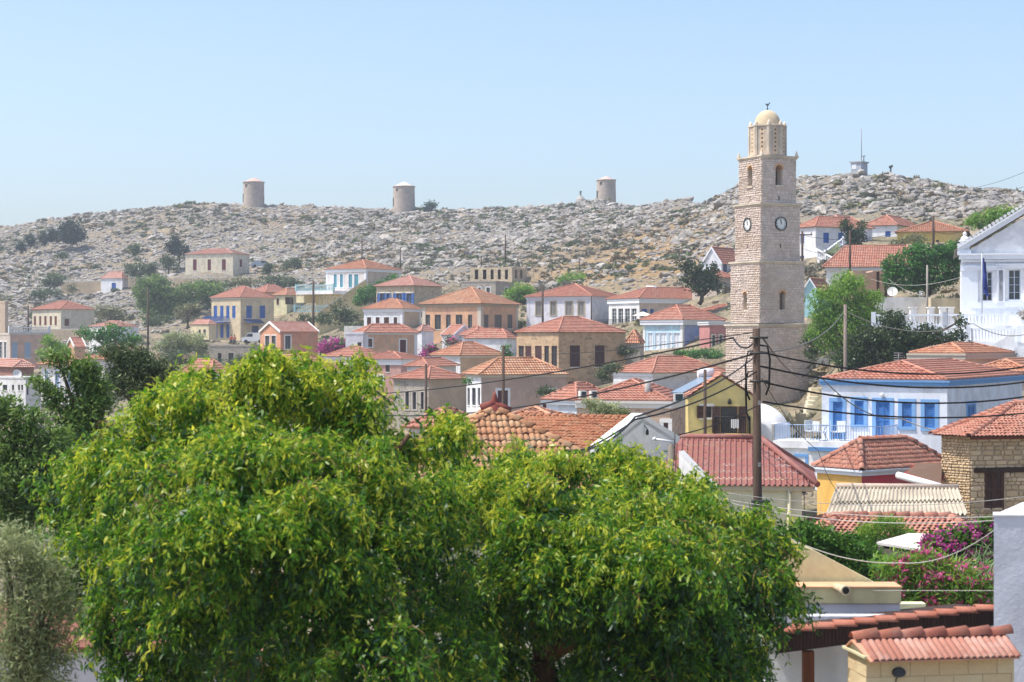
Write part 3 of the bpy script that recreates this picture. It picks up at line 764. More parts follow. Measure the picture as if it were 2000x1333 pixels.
def railing(par, A, B, z, hgt, col, n=None, gap=.14, bar=.012, name='railing', top=.02, mid=None):
    A, B = Vector((*A[:2], z)), Vector((*B[:2], z)); d = B - A; L = d.length; n = n or max(2, int(L / gap)); mb = MB()
    mb.tube([A + Zv * hgt, B + Zv * hgt], top, 5); mb.tube([A + Zv * .08, B + Zv * .08], top * .8, 5)
    for i in range(n + 1): p = A + d * (i / n); mb.tube([p + Zv * (0 if i in (0, n) else .08), p + Zv * hgt], bar if i not in (0, n) else top, 4, False)
    return mb.build(name, paint(col, .5), par)
def baluster_row(par, A, B, z, hgt, col, gap=.26, r=.06, name='balustrade', post=True):
    A, B = Vector((*A[:2], z)), Vector((*B[:2], B[2] if len(B) > 2 and B[2] > 1 else z)); d = B - A; L = Vector((d.x, d.y, 0)).length; n = max(2, int(L / gap)); mb = MB(); x = Vector((d.x, d.y, 0)).normalized(); y = x.cross(Zv)
    for t0, t1, w in ((0, .1, .1), (hgt - .13, hgt, .12)):
        mb.prism([A + y * w + Zv * t0, A - y * w + Zv * t0, A - y * w + Zv * t1, A + y * w + Zv * t1], d)
    for i in range(n):
        p = A + d * ((i + .5) / n); mb.lathe(p, [(r * .7, .1), (r, .1 + (hgt - .2) * .3), (r * .5, .1 + (hgt - .2) * .7), (r * .8, hgt - .13)], 6)
    if post:
        for p in (A, B): mb.frame_box(p, x, y, Zv, -.15, .15, -.15, .15, 0, hgt + .15)
    return mb.build(name, paint(col, .8), par)
def wire(name, label, pts, r, col='#1d1b1a', sag=.3, n=14, cat='cable', group=None):
    mb = MB(); pts = [Vector(p) for p in pts]; out = []
    for a, b in zip(pts, pts[1:]):
        for i in range(n): t = i / n; p = a.lerp(b, t); p.z -= sag * 4 * t * (1 - t); out.append(p)
    out.append(pts[-1]); mb.tube(out, r, 5)
    return prop(mb.build(name, plain(col, .6)), label, cat, group)
# ------------------------------------------------------------------ masonry of single stones
def stone_variant(seed):
    r = random.Random(seed); n = 8
    base = [(-.5, -.5), (0, -.5), (.5, -.5), (.5, 0), (.5, .5), (0, .5), (-.5, .5), (-.5, 0)]
    o = [(x * r.uniform(.86, .99) + r.uniform(-.03, .03), z * r.uniform(.86, .99) + r.uniform(-.03, .03)) for x, z in base]
    for i in (0, 2, 4, 6): k = r.uniform(.80, .97); o[i] = (o[i][0] * k, o[i][1] * k)
    i_ = [(x * r.uniform(.7, .86), z * r.uniform(.66, .86)) for x, z in o]
    v = [(x, -.6, z) for x, z in o] + [(x, r.uniform(.45, .7), z) for x, z in o] + [(x, r.uniform(.85, 1.1), z) for x, z in i_] + [(0, r.uniform(.9, 1.15), 0)]
    f = []
    for a in (0, 8):
        for k in range(n): k2 = (k + 1) % n; f += [(a + k, a + k2, a + 8 + k2), (a + k, a + 8 + k2, a + 8 + k)]
    for k in range(n): f.append((16 + k, 16 + (k + 1) % n, 24))
    me = bpy.data.meshes.new('stone'); me.from_pydata(v, [], f); return me
STONES = [stone_variant(i) for i in range(10)]
def stone_courses(f, z0, z1, course, length, depth, ops=(), u0=0, u1=None, rs=None):
    """list of stone matrices covering a wall face"""
    rs = rs or R; out = []; z = z0; u1 = f.L if u1 is None else u1
    while z < z1 - .06:
        h = min(course * rs.uniform(.65, 1.45), z1 - z)
        if z1 - z - h < course * .4: h = z1 - z
        u = u0 + rs.uniform(0, .0)
        while u < u1 - .05:
            w = min(length * rs.uniform(.4, 1.9), u1 - u)
            if u1 - u - w < length * .35: w = u1 - u
            segs = [(u, u + w)]
            for o in ops:
                if z + h * .5 > o[2] and z + h * .5 < o[3]:
                    ns = []
                    for a, b in segs:
                        if b <= o[0] or a >= o[1]: ns.append((a, b)); continue
                        if a < o[0] - .06: ns.append((a, o[0]))
                        if b > o[1] + .06: ns.append((o[1], b))
                    segs = ns
            for a, b in segs:
                hz = h * rs.uniform(.82, 1.06); rt = rs.gauss(0, .035); d = depth * rs.uniform(.55, 1.45); M = Matrix(((f.U * math.cos(rt) + Zv * math.sin(rt)) * ((b - a) * .97), f.N * d, (Zv * math.cos(rt) - f.U * math.sin(rt)) * (hz * .97))).transposed().to_4x4(); M.translation = f.pt((a + b) / 2, z + h / 2)
                out.append((M, (b - a) * h, f.N))
            u += w
        z += h
    return out
def place_stones(par, stones, mat, budget=300, name='stone'):
    eye = Vector((0, 0, CZ)); off = wloc(par); vs = [(s[0].translation - eye).dot(s[2]) < 0 for s in stones]
    order = sorted(range(len(stones)), key=lambda i: (not vs[i], -stones[i][1])); joined = []; use = {}
    for k, i in enumerate(order):
        M, _, N = stones[i]
        if k < budget and vs[i]:
            j = R.randrange(len(STONES)); key = (mat.name, j)
            if key not in _tm: me = STONES[j].copy(); me.name = 'stone'; me.materials.append(mat); _tm[key] = me
            o = link(name, _tm[key], par); L = M.copy(); L.translation = M.translation - off; o.matrix_local = L
        else: joined.append(M)
    if joined:
        Vs = []; Fs = []; ti = []; n0 = 0; by = [(np.array([v.co[:] for v in s.vertices]), np.array([p.vertices[:] for p in s.polygons])) for s in STONES]
        for M in joined:
            v, f = by[R.randrange(len(by))]; A = np.array(M); Vs.append(v @ A[:3, :3].T + A[:3, 3]); Fs.append(f + n0); n0 += len(v); ti.append(np.full(len(v), R.random()))
        o = npmesh('masonry', np.concatenate(Vs), np.concatenate(Fs), mat, par, {'tint': np.concatenate(ti)}); o['kind'] = 'stuff'

# ------------------------------------------------------------------ bell tower
def clock_face(par, f, u, z, r):
    mb = MB(); n = 32
    def ring(ra, rb, d0, d1, m):
        for i in range(n):
            a, b = 2 * math.pi * i / n, 2 * math.pi * (i + 1) / n
            p = lambda rr, t, d: f.pt(u + rr * math.sin(t), z + rr * math.cos(t), d)
            m.face((p(ra, a, d1), p(ra, b, d1), p(rb, b, d1), p(rb, a, d1))); m.face((p(rb, a, d0), p(rb, b, d0), p(rb, b, d1), p(rb, a, d1))); m.face((p(ra, a, d0), p(ra, b, d0), p(ra, b, d1), p(ra, a, d1)))
    ring(r * .86, r, 0, .12, mb); ck = mb.build('clock', plain('#2b2d30', .5), par)
    mb = MB(); mb.face([f.pt(u + r * .87 * math.sin(2 * math.pi * i / n), z + r * .87 * math.cos(2 * math.pi * i / n), .06) for i in range(n)]); mb.build('dial', plain('#e4e4e0', .5), ck)
    sg = 1 if f.U.cross(Zv).dot(f.N) > 0 else -1      # +1 when u runs to the viewer's right
    def bar(m, t, ra, rb, w, off=0.0, d=.075):
        c = Vector((math.sin(t), math.cos(t))); q = Vector((c.y, -c.x)); P_ = []
        for rr, s in ((ra, -1), (ra, 1), (rb, 1), (rb, -1)): v = c * rr + q * (s * w + off); P_.append(f.pt(u + sg * v.x, z + v.y, d))
        m.face(P_)
    num = ['XII', 'I', 'II', 'III', 'IIII', 'V', 'VI', 'VII', 'VIII', 'IX', 'X', 'XI']
    for i, s in enumerate(num):
        t = 2 * math.pi * i / 12; k = len(s); st = r * .075; mb = MB()
        for j, ch in enumerate(s):
            o = (j - (k - 1) / 2) * st
            if ch == 'I': bar(mb, t, r * .62, r * .8, r * .016, o)
            else:
                for e in (-1, 1):
                    c = Vector((math.sin(t), math.cos(t))); q = Vector((c.y, -c.x)); w = r * .018; P_ = []
                    lo = o if ch == 'V' else o - e * r * .03
                    for rr, x in ((.62, lo - w), (.62, lo + w), (.8, o + e * r * .03 + w), (.8, o + e * r * .03 - w)): v = c * (rr * r) + q * x; P_.append(f.pt(u + sg * v.x, z + v.y, .075))
                    mb.face(P_)
        mb.build('numeral', plain('#26282b', .5), ck)
    mb = MB(); bar(mb, rad(-12), -.1 * r, .6 * r, r * .035, 0, .085); mb.build('hand', plain('#17181a', .4), ck); mb = MB(); bar(mb, rad(-1), -.1 * r, .46 * r, r * .06, 0, .09); mb.build('hand', plain('#17181a', .4), ck)

def arch_niche(par, f, uc, w, z0, z1, mat):
    """raised arch of dressed stones and a deep dark recess is cut by the wall opening; this adds the jamb stones"""
    mb = MB(); r = w / 2; zs = z1 - r; n = 8
    for i in range(n):
        a, b = math.pi * i / n, math.pi * (i + 1) / n
        for (ra, rb) in ((r, r + .16),):
            p = lambda rr, t, d: f.pt(uc - rr * math.cos(t), zs + rr * math.sin(t), d)
            mb.prism([p(ra, a, .0), p(rb, a, .0), p(rb, b, .0), p(ra, b, .0)], f.N * .05)
    # spandrels that turn the square opening into an arch
    for sg in (-1, 1):
        pts = [f.pt(uc + sg * r, zs, -.02)] + [f.pt(uc + sg * r * math.cos(math.pi / 2 * i / 6), zs + r * math.sin(math.pi / 2 * i / 6), -.02) for i in range(7)] + [f.pt(uc + sg * r, z1, -.02)]
        mb.prism(pts, f.N * -.55)
    return mb.build('arch', mat, par)

def tower():
    Yc = 153.0; cpx = 1499; ang = rad(64); dl = Vector((-math.cos(ang), math.sin(ang), 0)); dr = Vector((math.sin(ang), math.cos(ang), 0)); ctr = Vector((T(cpx) * Yc, Yc, 0)); k = Yc / F
    gz = ground(ctr.x, ctr.y); FOOT.append((ctr.x, ctr.y, 4))
    root = thing('bell_tower', 'tall stone clock and bell tower of four stepped tiers with a cream dome', 'bell tower', (ctr.x, ctr.y, gz))
    sm = stonepiece('#cbbbb0', '#b5a69b', '#a79c92'); mort = plaster('#b0a292', .4, '#978a7b'); trim = plaster('#b7a794', .5, '#7d7468'); stones = []
    tiers = [(4.92, 905, 640), (4.36, 632, 518), (3.82, 511, 406), (3.38, 400, 314)]
    for ti, (s, rb, rt) in enumerate(tiers):
        z0, z1 = zrow(rb, Yc), zrow(rt, Yc); z0 = gz - .6 if ti == 0 else z0; c = ctr - dl * s / 2 - dr * s / 2
        Ls = Face(c, dl, -dr, s); Rs = Face(c, dr, -dl, s); B1 = Face(c + dl * s, dr, dl, s); B2 = Face(c + dr * s, dl, dr, s)
        wm = MB(); fs = [Ls, Rs, B1, B2]
        for fi, f in enumerate(fs):
            ops = []; m = s / 2
            if ti == 1: ops = [(m - .28, m + .28, zrow(606, Yc), zrow(570, Yc))]
            if ti == 3: ops = [(m - .34, m + .34, zrow(366, Yc), zrow(326, Yc)), (m - .07, m + .07, zrow(395, Yc), zrow(386, Yc))]
            if ti == 2: ops = [(m - .07, m + .07, zrow(487, Yc), zrow(479, Yc))]
            f2 = Face(f.O, f.U, f.N, s); f2.O = f.O - f.N * .02
            wall_face(wm, f2, z0, z1, ops, .5 if ti != 3 else .45)
            if ti == 1:
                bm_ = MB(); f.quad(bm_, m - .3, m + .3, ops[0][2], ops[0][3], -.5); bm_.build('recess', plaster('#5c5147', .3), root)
            for o in ops[:1]:
                if ti in (1, 3): arch_niche(root, f, (o[0] + o[1]) / 2, o[1] - o[0], o[2], o[3], stonepiece('#c79f74', '#b98f68'))
            if ti == 2:
                clock_face(root, f, m, zrow(440, Yc), 13.5 * k); zc = zrow(440, Yc); ops = ops + [(m - .42, m + .42, zc - .42, zc + .42)]
            side = fi in (0, 2)
            stones += stone_courses(f, z0, z1, .15 if side else .19, .19 if side else .3, .06 if side else .022, ops)
            if ti == 3:
                sb = MB(); f.box(sb, m - .45, m + .45, -.1, .14, ops[0][2] - .14, ops[0][2]); sb.build('sill', trim, root)
        wm.build('wall', mort, root)
        # cornice of slabs above the tier
        e = .16; cz = z1; cb = MB(); h = s / 2
        cb.frame_box(ctr, dl, dr, Zv, -h - e * .5, h + e * .5, -h - e * .5, h + e * .5, cz - .002, cz + .13); cb.frame_box(ctr, dl, dr, Zv, -h - e, h + e, -h - e, h + e, cz + .13, cz + .25); cb.build('cornice', trim, root)
        if ti < 3:     # weathered band at the foot of the next tier
            h2 = tiers[ti + 1][0] / 2; cb = MB(); cb.prism([ctr - dl * (h + e) * 1 - dr * (h + e) + Zv * (cz + .25), ctr + dl * (h + e) - dr * (h + e) + Zv * (cz + .25), ctr + dl * (h + e) + dr * (h + e) + Zv * (cz + .25), ctr - dl * (h + e) + dr * (h + e) + Zv * (cz + .25)], Zv * .03)
            cb.build('ledge', plaster('#8f8c86', .4, '#6f6a64'), root)
        else:
            for sx in (-1, 1):
                for sy in (-1, 1):
                    fb = MB(); p = ctr + dl * (sx * (h + .02)) + dr * (sy * (h + .02)) + Zv * (cz + .25); fb.lathe(p, [(.17, 0), (.13, .12), (.05, .38), (0, .5)], 8); fb.build('finial', trim, root)
    place_stones(root, stones, sm)
    # octagonal drum with narrow pierced bays, dome, antefixes, vane
    zb, zt = zrow(306, Yc), zrow(250, Yc); r = 1.52; db = MB(); nseg = 8; a0 = rad(22.5 - 26)
    db.lathe(ctr, [(r, zb), (r, zt)], nseg, a0, False); db.build('drum', plaster('#a79c8e', .5, '#7f776c'), root)
    for i in range(8):
        t = a0 + math.pi / 8 + i * math.pi / 4; n = Vector((math.cos(t), math.sin(t), 0)); u = Vector((-n.y, n.x, 0)); ap = r * math.cos(math.pi / 8)
        f = Face(ctr + n * ap, u, n, 1); pb = MB()
        for s_ in (-1, 1): pb.frame_box(f.O, u, n, Zv, *sorted((s_ * .42, s_ * .60)), -.02, .07, zb, zt)
        pb.build('pier', trim, root)
        if i % 1 == 0:
            for k2 in range(6):
                hb = MB(); z = zb + .3 + (zt - zb - .5) * k2 / 5.4; hb.frame_box(f.O, u, n, Zv, -.07, .07, -.01, .012, z, z + .12); hb.build('vent_hole', plain('#3b332c', 1), root) if i in (5, 6, 4, 7) else None
            bb = MB(); bb.frame_box(f.O, u, n, Zv, -.19, .19, -.01, .006, zb + .1, zt - .12); bb.build('bay', plaster('#b59c80', .4), root)
    cb = MB(); cb.lathe(ctr, [(r, zt), (r + .1, zt + .03), (r + .1, zt + .13), (r - .3, zt + .2)], 8, a0, False); cb.build('cornice', trim, root)
    mb = MB(); Rd = 25.5 * k; hz = 31 * k; mb.lathe(ctr + Zv * (zt + .15), [(Rd * math.cos(t), hz * math.sin(t) ** .92) for t in np.linspace(0, math.pi / 2, 12)][:-1] + [(0, hz)], 32); mb.build('dome', plaster('#b3a286', .5, '#96866c'), root)
    for i in range(8):
        t = a0 + i * math.pi / 4; p = ctr + Vector((math.cos(t), math.sin(t), 0)) * (r - .12) + Zv * (zt + .14); ab = MB(); ab.lathe(p, [(.17, 0), (.14, .15), (0, .42)], 6); ab.build('antefix', trim, root)
    zt2 = zt + .15 + hz; vb = MB(); im = plain('#2f3a3f', .5)
    vb.tube([ctr + Zv * (zt2 - .1), ctr + Zv * (zt2 + .55)], .035, 6); vb.lathe(ctr + Zv * (zt2 + .1), [(0, -.1), (.09, 0), (0, .1)], 8)
    x = Vector((1, .2, 0)); b = ctr + Zv * (zt2 + .35)
    vb.prism([b + x * -.22 + Zv * .22, b + x * -.1 + Zv * .02, b + x * .1 + Zv * .02, b + x * .16 + Zv * .2, b + x * .24 + Zv * .16, b + x * .18 + Zv * .32, b + x * .06 + Zv * .14, b + x * -.08 + Zv * .14], Vector((0, .03, 0))); vb.build('weather_vane', im, root)

# ------------------------------------------------------------------ trees
LEAF = {  # dark, mid, light
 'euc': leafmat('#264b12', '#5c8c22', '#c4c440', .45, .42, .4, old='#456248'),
 'euc_far': leafmat('#48702a', '#6b9434', '#9ab040', .35),
 'fig': leafmat('#2a5220', '#41732f', '#649644', .35), 'juniper': leafmat('#3a5226', '#5c7a38', '#8aa04e', .3), 'pine': leafmat('#26361f', '#3a4d29', '#59693b', .2), 'scrubtree': leafmat('#3d4b32', '#55643f', '#74805a', .2),
 'olive': leafmat('#586240', '#8a9464', '#b6bc8a', .35, .4), 'oliv2': leafmat('#53573c', '#737550', '#969664', .2), 'hillpine': leafmat('#22332a', '#2f4434', '#415640', .12),
 'boug': leafmat('#8f2a76', '#b4458c', '#d070b0', .35), 'pink': leafmat('#b0356a', '#cf5f8f', '#e090b0', .3), 'hedge': leafmat('#274812', '#3f6a1c', '#6c8f34', .35), 'dry': leafmat('#6f6048', '#8a7a5c', '#a3937a', .1),
 'grey': leafmat('#5d5a4c', '#736f5d', '#8a8570', .1), 'reed': leafmat('#4c6b3c', '#7a9a60', '#b5c49a', .3),
}
def leaf_cloud(clumps, n, size, aspect=2.2, droop=0.0, seed=0, flat=.0, sub=22, shell=.55, narrow=None):
    """leaf quads gathered in twigs through the volume of ellipsoidal clumps: (centre, (rx,ry,rz))"""
    r = np.random.default_rng(seed); C = np.array([c[0][:] for c in clumps]); S = np.array([c[1] for c in clumps]); wgt = (S[:, 0] * S[:, 2]); wgt = wgt / wgt.sum()
    nt_ = max(4, n // sub); ci = r.choice(len(C), nt_, p=wgt); d = r.normal(0, 1, (nt_, 3)); d /= np.linalg.norm(d, axis=1)[:, None]
    rr = 1 - shell * r.uniform(0, 1, nt_) ** 1.6; tw = C[ci] + d * rr[:, None] * S[ci] * r.uniform(.86, 1.1, (nt_, 1)); 
    spread = np.clip(S[ci].mean(1) * .2, size * .9, size * 5)
    ti = r.integers(0, nt_, n); L = tw[ti] + r.normal(0, 1, (n, 3)) * spread[ti][:, None] * np.array([1, 1, .7]); dd = d[ti]
    ax = dd * .5 + r.normal(0, .8, (n, 3)); ax[:, 2] -= droop; ax /= np.linalg.norm(ax, axis=1)[:, None]
    sd = np.cross(ax, r.normal(0, 1, (n, 3)) + dd * .3); sd /= np.linalg.norm(sd, axis=1)[:, None] + 1e-9
    ln = size * r.uniform(.7, 1.3, n)[:, None]; wd = ln / aspect
    a = L - ax * ln * .5; b = L + sd * wd * .5; c = L + ax * ln * .5; e = L - sd * wd * .5
    V = np.stack([a, b, c, e], 1).reshape(-1, 3); Q = np.arange(n * 4).reshape(n, 4)
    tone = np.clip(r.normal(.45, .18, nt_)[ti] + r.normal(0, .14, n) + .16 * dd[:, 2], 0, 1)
    return V, Q, np.repeat(tone, 4)
def tree(name, label, cat, px, row, Y, lumps, kind, n=900, size=None, trunk=None, group=None, droop=.0, aspect=2.0, bark=None, depthk=.8, shell=.6, sub=22, extra=None):
    """tree or shrub rooted at column px; lumps: (px, row, rx, ry [, dY]) crown ellipsoids measured in photo pixels"""
    k = Y / F; x = T(px) * Y; gz = zrow(row, Y) if row else ground(x, Y); root = thing(name, label, cat, (x, Y, gz), group)
    cl = [(P(l[0], l[1], Y) + Vector((0, l[4] if len(l) > 4 else 0, 0)), (l[2] * k, l[2] * k * depthk, l[3] * k)) for l in lumps]
    n = int(n * 1.6) if size is None else n; size = size or 4.8 * k
    V, Q, t = leaf_cloud(cl, n, size, aspect, droop, seed=int(px * 7 + Y), shell=shell, sub=sub)
    npmesh('crown', V, Q, LEAF[kind], root, {'tint': t})
    if extra:
        V, Q, t = leaf_cloud(cl, extra[1], extra[2], 1.3, 0, seed=int(px * 3 + Y), shell=.15, sub=extra[3] if len(extra) > 3 else 8); npmesh('blossom', V, Q, LEAF[extra[0]], root, {'tint': t})
    if trunk:
        mb = MB(); b = Vector((x, Y, gz - .3)); big = max(cl, key=lambda c: c[1][0]); top = Vector((big[0].x, big[0].y, big[0].z)); fork = b.lerp(top, .45) + Vector((trunk * .6, 0, 0))
        mb.tube([b, b.lerp(fork, .5) + Vector((trunk * .5, 0, 0)), fork], trunk, 7, r1=trunk * .75)
        for c, s in cl[:7]: m = fork.lerp(c, .55); m.z += s[2] * .15; mb.tube([fork, m, c + Vector((0, 0, s[2] * .3))], trunk * .6, 5, r1=trunk * .15)
        mb.build('trunk', bark or BARK, root)
    return root
def pole(name, label, px, rt, rb, Y, r, lean=0, group='utility poles', col=None, extra=None, cat='utility pole'):
    top = P(px + lean, rt, Y); base = P(px, rb, Y); gz = ground(base.x, base.y); base.z = min(base.z, gz) - .3
    root = thing(name, label, cat, (base.x, base.y, base.z + .3), group if group else None)
    mb = MB(); mb.tube([base, base.lerp(top, .5), top], r, 10, r1=r * .72); mb.build('shaft', col or wood('#5b4a3e', '#3a2d25'), root)
    return root, top, base
# ------------------------------------------------------------------ the clock tower and the town
tower()
BL = '#2c5fa8'; BR = '#5a3527'; MA = '#6b2f33'; DK = '#3c3a3a'; WH = '#e6e6e4'
def ws(face, xs, rt, rb, st, c, sur=None): return [(face, a, b, rt, rb, st, c, sur) for a, b in xs]
STONE_FAR = rubble('#a8997f', '#8d7f6a', '#b3a68e'); STONE_TAN = rubble('#ab8f70', '#8e775d', '#a08c72', 1.8, 3.4, .3); STONE_GREY = rubble('#918a80', '#777068', '#a09888')

# --- far left slope
house('stone_house', 'tan stone house cut by the left edge of the picture, beside the five window house', 10, -40, 16, 330, 40, 592, None, '#a08c76', flat=('#a08c76', .3))
house('farmhouse', 'beige house with five narrow brown shutters in a row, alone on the left slope', 119, 63, 184, 330, 45, 604, 589, '#bfae98',
      ws('L', [(66, 70.5), (76.5, 80.5), (86.5, 91), (97, 101.5), (106.5, 111)], 618, 636, 'S', '#7a4a3a') + [('R', 126, 135, 623, 637, 'S', '#6b4034')], base=665)
house('cottage', 'small white cottage with one blue window and orange pyramid roof', 239, 197, 253, 400, 25, 544, 531, '#e2e2e4', [('L', 218, 226.5, 553, 567, 'S', BL)], 'pink', over=.15)
house('stone_house', 'beige hillside house with three maroon shutters, highest on the left slope', 455, 362, 487, 384, 20, 495.5, 486.5, '#bfae98',
      ws('L', [(377, 384), (405.5, 412), (433.5, 441)], 507, 528.5, 'S', MA) + [('R', 468, 473, 507, 522, 'S', MA)], 'pink', over=.2)
h = house('stone_house', 'stone house with bright blue shutters and a blue balcony', 470, 413, 535, 318, 45, 581, 560, '#b5a486',
      ws('L', [(417.5, 424), (430, 436.5), (442, 448), (453.5, 460)], 597.5, 621.5, 'S', BL) + ws('L', [(419, 424.5), (430, 436.5), (442, 448)], 634, 660, 'D', BL) +
      ws('R', [(481, 492), (507, 518)], 597.5, 622, 'S', BL) + [('R', 492, 505, 637, 657, 'D', '#3d4f78')], 'red', cornice=('#d8cdb8', .3, .1), base=672)
mb = MB(); u0, u1, zb, zt = h.L.rect(409, 449, 619, 631); h.L.box(mb, u0, u1, 0, 1.3, zb, zb + .15); bal = mb.build('balcony', paint(BL), h.root)
for A, B in ((h.L.pt(u0, 0, 1.3), h.L.pt(u1, 0, 1.3)), (h.L.pt(u1, 0, 0), h.L.pt(u1, 0, 1.3)), (h.L.pt(u0, 0, 0), h.L.pt(u0, 0, 1.3))): railing(bal, A, B, zb + .15, .95, BL, gap=.16, bar=.04)
mb = MB(); u0, u1, zb, zt = h.R.rect(475, 508, 628, 632); mb.prism([h.R.pt(u0, zb, 1.4), h.R.pt(u1, zb, 1.4), h.R.pt(u1, zt + .3, 0), h.R.pt(u0, zt + .3, 0)], (0, 0, .06)); mb.build('awning', paint('#35486f'), h.root)
house('outbuilding', 'grey flat roofed building with two dark windows below the blue shuttered house', 489, 408, 494, 256, 10, 677, None, STONE_GREY, ws('L', [(425.5, 432.5), (446, 456)], 690, 709, 'G', '#4a443f'), L2=7, flat=('#9a9285', .25), base=722)
house('cottage', 'small tan cottage with a pale orange roof left of the blue balcony', 408, 372, 423, 312, 40, 634, 625, '#c0aa88', ws('L', [(388, 392), (397, 402)], 644, 654, 'G', '#5a6570'), 'pink', over=.12, base=664)
house('house', 'low house showing only its faded red roof behind the blue shuttered house', 520, 488, 568, 345, 42, 571, 556, '#b9876a', roof='red')
house('house', 'tan house with an orange hipped roof left of the outdoor staircase', 560, 535, 612, 332, 35, 576.5, 564, '#cdb78f', [('L', 540, 545, 583, 596, 'S', BR), ('R', 557.5, 568.5, 581, 595, 'O', BR)], 'orange', base=640)
h = house('house', 'pink two storey house with turquoise doors, white balcony and grey side wall', 715, 637, 782, 290, 35, 525, 508, '#d3bdb4',
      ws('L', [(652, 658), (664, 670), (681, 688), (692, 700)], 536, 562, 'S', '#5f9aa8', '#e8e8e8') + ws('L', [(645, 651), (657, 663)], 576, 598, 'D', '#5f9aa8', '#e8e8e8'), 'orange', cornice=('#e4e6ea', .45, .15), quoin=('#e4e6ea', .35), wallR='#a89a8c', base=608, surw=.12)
u0, u1, zb, zt = h.L.rect(604, 676, 556, 576); mb = MB(); h.L.box(mb, u0, u1, 0, 3.2, zb, zb + .55); tr = mb.build('terrace', plaster('#e2e4e6'), h.root)
zt_ = zb + .55
baluster_row(tr, h.L.pt(u0, 0, 3.1), h.L.pt(u1, 0, 3.1), zt_, .95, '#9cc3c9', gap=.3, r=.09, post=True)
mb = MB(); h.L.box(mb, u1 - 1.6, u1, .1, 3.1, zb - 1.3, zb); h.L.box(mb, u0, u1 - 1.6, .1, .3, zb - 3.6, zb); mb.build('terrace_wall', plaster('#cfb28d'), h.root)
for (x, dx) in ((628, 7), (641, 6), (653, 7)):
    q = h.L.rect(x, x + dx, 578, 597); q = (q[0], q[1], zb - 2.3, zb - .4); f2 = Face(h.L.O + h.L.N * .32, h.L.U, h.L.N, h.L.L); add_window(h.root, f2, q, 'S', '#5f9aa8', '#e8e8e8', depth=.05)
# outdoor staircase of the pink house
mb = MB(); A, B = P(716, 556, 283), P(622, 619, 279); B.z -= .2
d = B - A; n = 16
for i in range(n):
    p = A + d * (i / n); mb.frame_box(p, Vector((d.x, d.y, 0)).normalized(), Vector((0, 1, 0)), Zv, 0, Vector((d.x, d.y, 0)).length / n + .01, 0, 1.4, -9, 0)
st = prop(mb.build('outdoor_staircase', plaster('#cfae80')), 'ochre outdoor staircase climbing to the pink house with turquoise doors', 'staircase')
mb = MB(); mb.prism([A + Zv * -.1, B + Zv * -.1, B + Zv * .75, A + Zv * .75], (0, -.22, 0)); mb.build('parapet', plaster('#c9a678'), st)
mb = MB(); mb.prism([A + Zv * .75, B + Zv * .75, B + Zv * .9, A + Zv * .9], (0, -.3, 0)); mb.build('coping', plaster('#e4d3b0'), st)
w = house('terrace', 'low terrace with turquoise balustrade at the foot of the ochre staircase', 640, 575, 648, 285, 8, 610, None, '#b7a180', L2=5, base=640)
baluster_row(w.root, w.L.pt(0, 0, -.1), w.L.pt(w.L.L, 0, -.1), w.z1, 1.0, '#9cc3c9', gap=.3, r=.09)
house('stone_house', 'rubble stone house with blue shutters and whitewashed half of its orange roof', 808, 735, 863, 262, 35, 558, 539, STONE_FAR,
      ws('L', [(742, 751), (755, 761), (774, 785), (794, 804)], 573, 593, 'O', BL, '#e0dccf'), 'pink', base=640)
house('house', 'white fronted house with four brown windows and a tan side wall', 786, 711, 822, 250, 28, 603, 585, '#e3e4e8',
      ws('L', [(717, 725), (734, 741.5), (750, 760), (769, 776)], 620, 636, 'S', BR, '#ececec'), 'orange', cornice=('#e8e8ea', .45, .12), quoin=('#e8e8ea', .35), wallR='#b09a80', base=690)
h = house('mansion', 'large weathered ochre and pink house with a broad orange roof and eight tall windows', 939, 825, 1012, 232, 33, 593, 562, plaster('#b78e6c', .8, '#b08680'),
      ws('L', [(831, 840), (849, 861), (871, 880), (890, 903), (914, 922)], 615, 644, 'G', '#6f6a66') + ws('R', [(945, 954), (966, 980), (991, 1001)], 615, 642, 'S', '#6d655c'), 'old', cornice=('#b39f87', .4, .12), quoin=('#cdbfae', .5), base=700, over=.35)
# roofless ruin on the slope
h = house('ruin', 'roofless grey stone ruin with five empty window openings', 1000, 918, 1030, 300, 20, 522, None, STONE_FAR,
      ws('L', [(927, 934), (943, 950), (958, 964), (972, 978), (986, 992)], 527, 546, 'H', BR) + ws('R', [(1006, 1011), (1016, 1021)], 528, 544, 'H', BR), base=560)
house('stone_house', 'low grey stone house with two small white framed windows under the ruin', 968, 900, 1006, 290, 18, 551, None, STONE_GREY, ws('L', [(934, 939), (950, 957)], 562, 572, 'G', DK, WH) + [('R', 986, 993, 562, 575, 'G', DK, WH)], flat=('#948b7f', .2), base=600)
h = house('house', 'house with tan brown front, maroon door and red roof in the middle of town', 713, 693, 815, 215, 62, 650, 634, '#c5b4c4',
      [('R', 718.5, 727, 662, 678, 'S', '#5f4438', WH), ('R', 781, 793, 664, 689, 'D', '#5b2f33', WH)], 'red', cornice=('#dcd6d2', .25, .1), quoin=('#e2e0e2', .4), wallR='#b58f72', base=715)
house('house', 'narrow lavender and white annex with one dark window beside the purple bougainvillea', 709, 675, 714, 214, 12, 653, None, '#d2c9de', [('L', 698, 706, 669, 677, 'W', DK)], L2=5, flat=('#e0dee4', .25), base=700)
house('wall_terrace', 'pale concrete terrace wall behind the red roof of the lavender annex', 735, 672, 744, 236, 10, 637, None, '#cfc4b0', L2=2, cat='terrace wall', base=668)
gable_house('shed', 'red roofed shed with a lavender gable below the ochre mansion', 888, 881, 925, 222, 68, 653, 636, '#cfc5dc', L1=4.5, side='R', roof='red', rake='#e2dfe6', base=690)
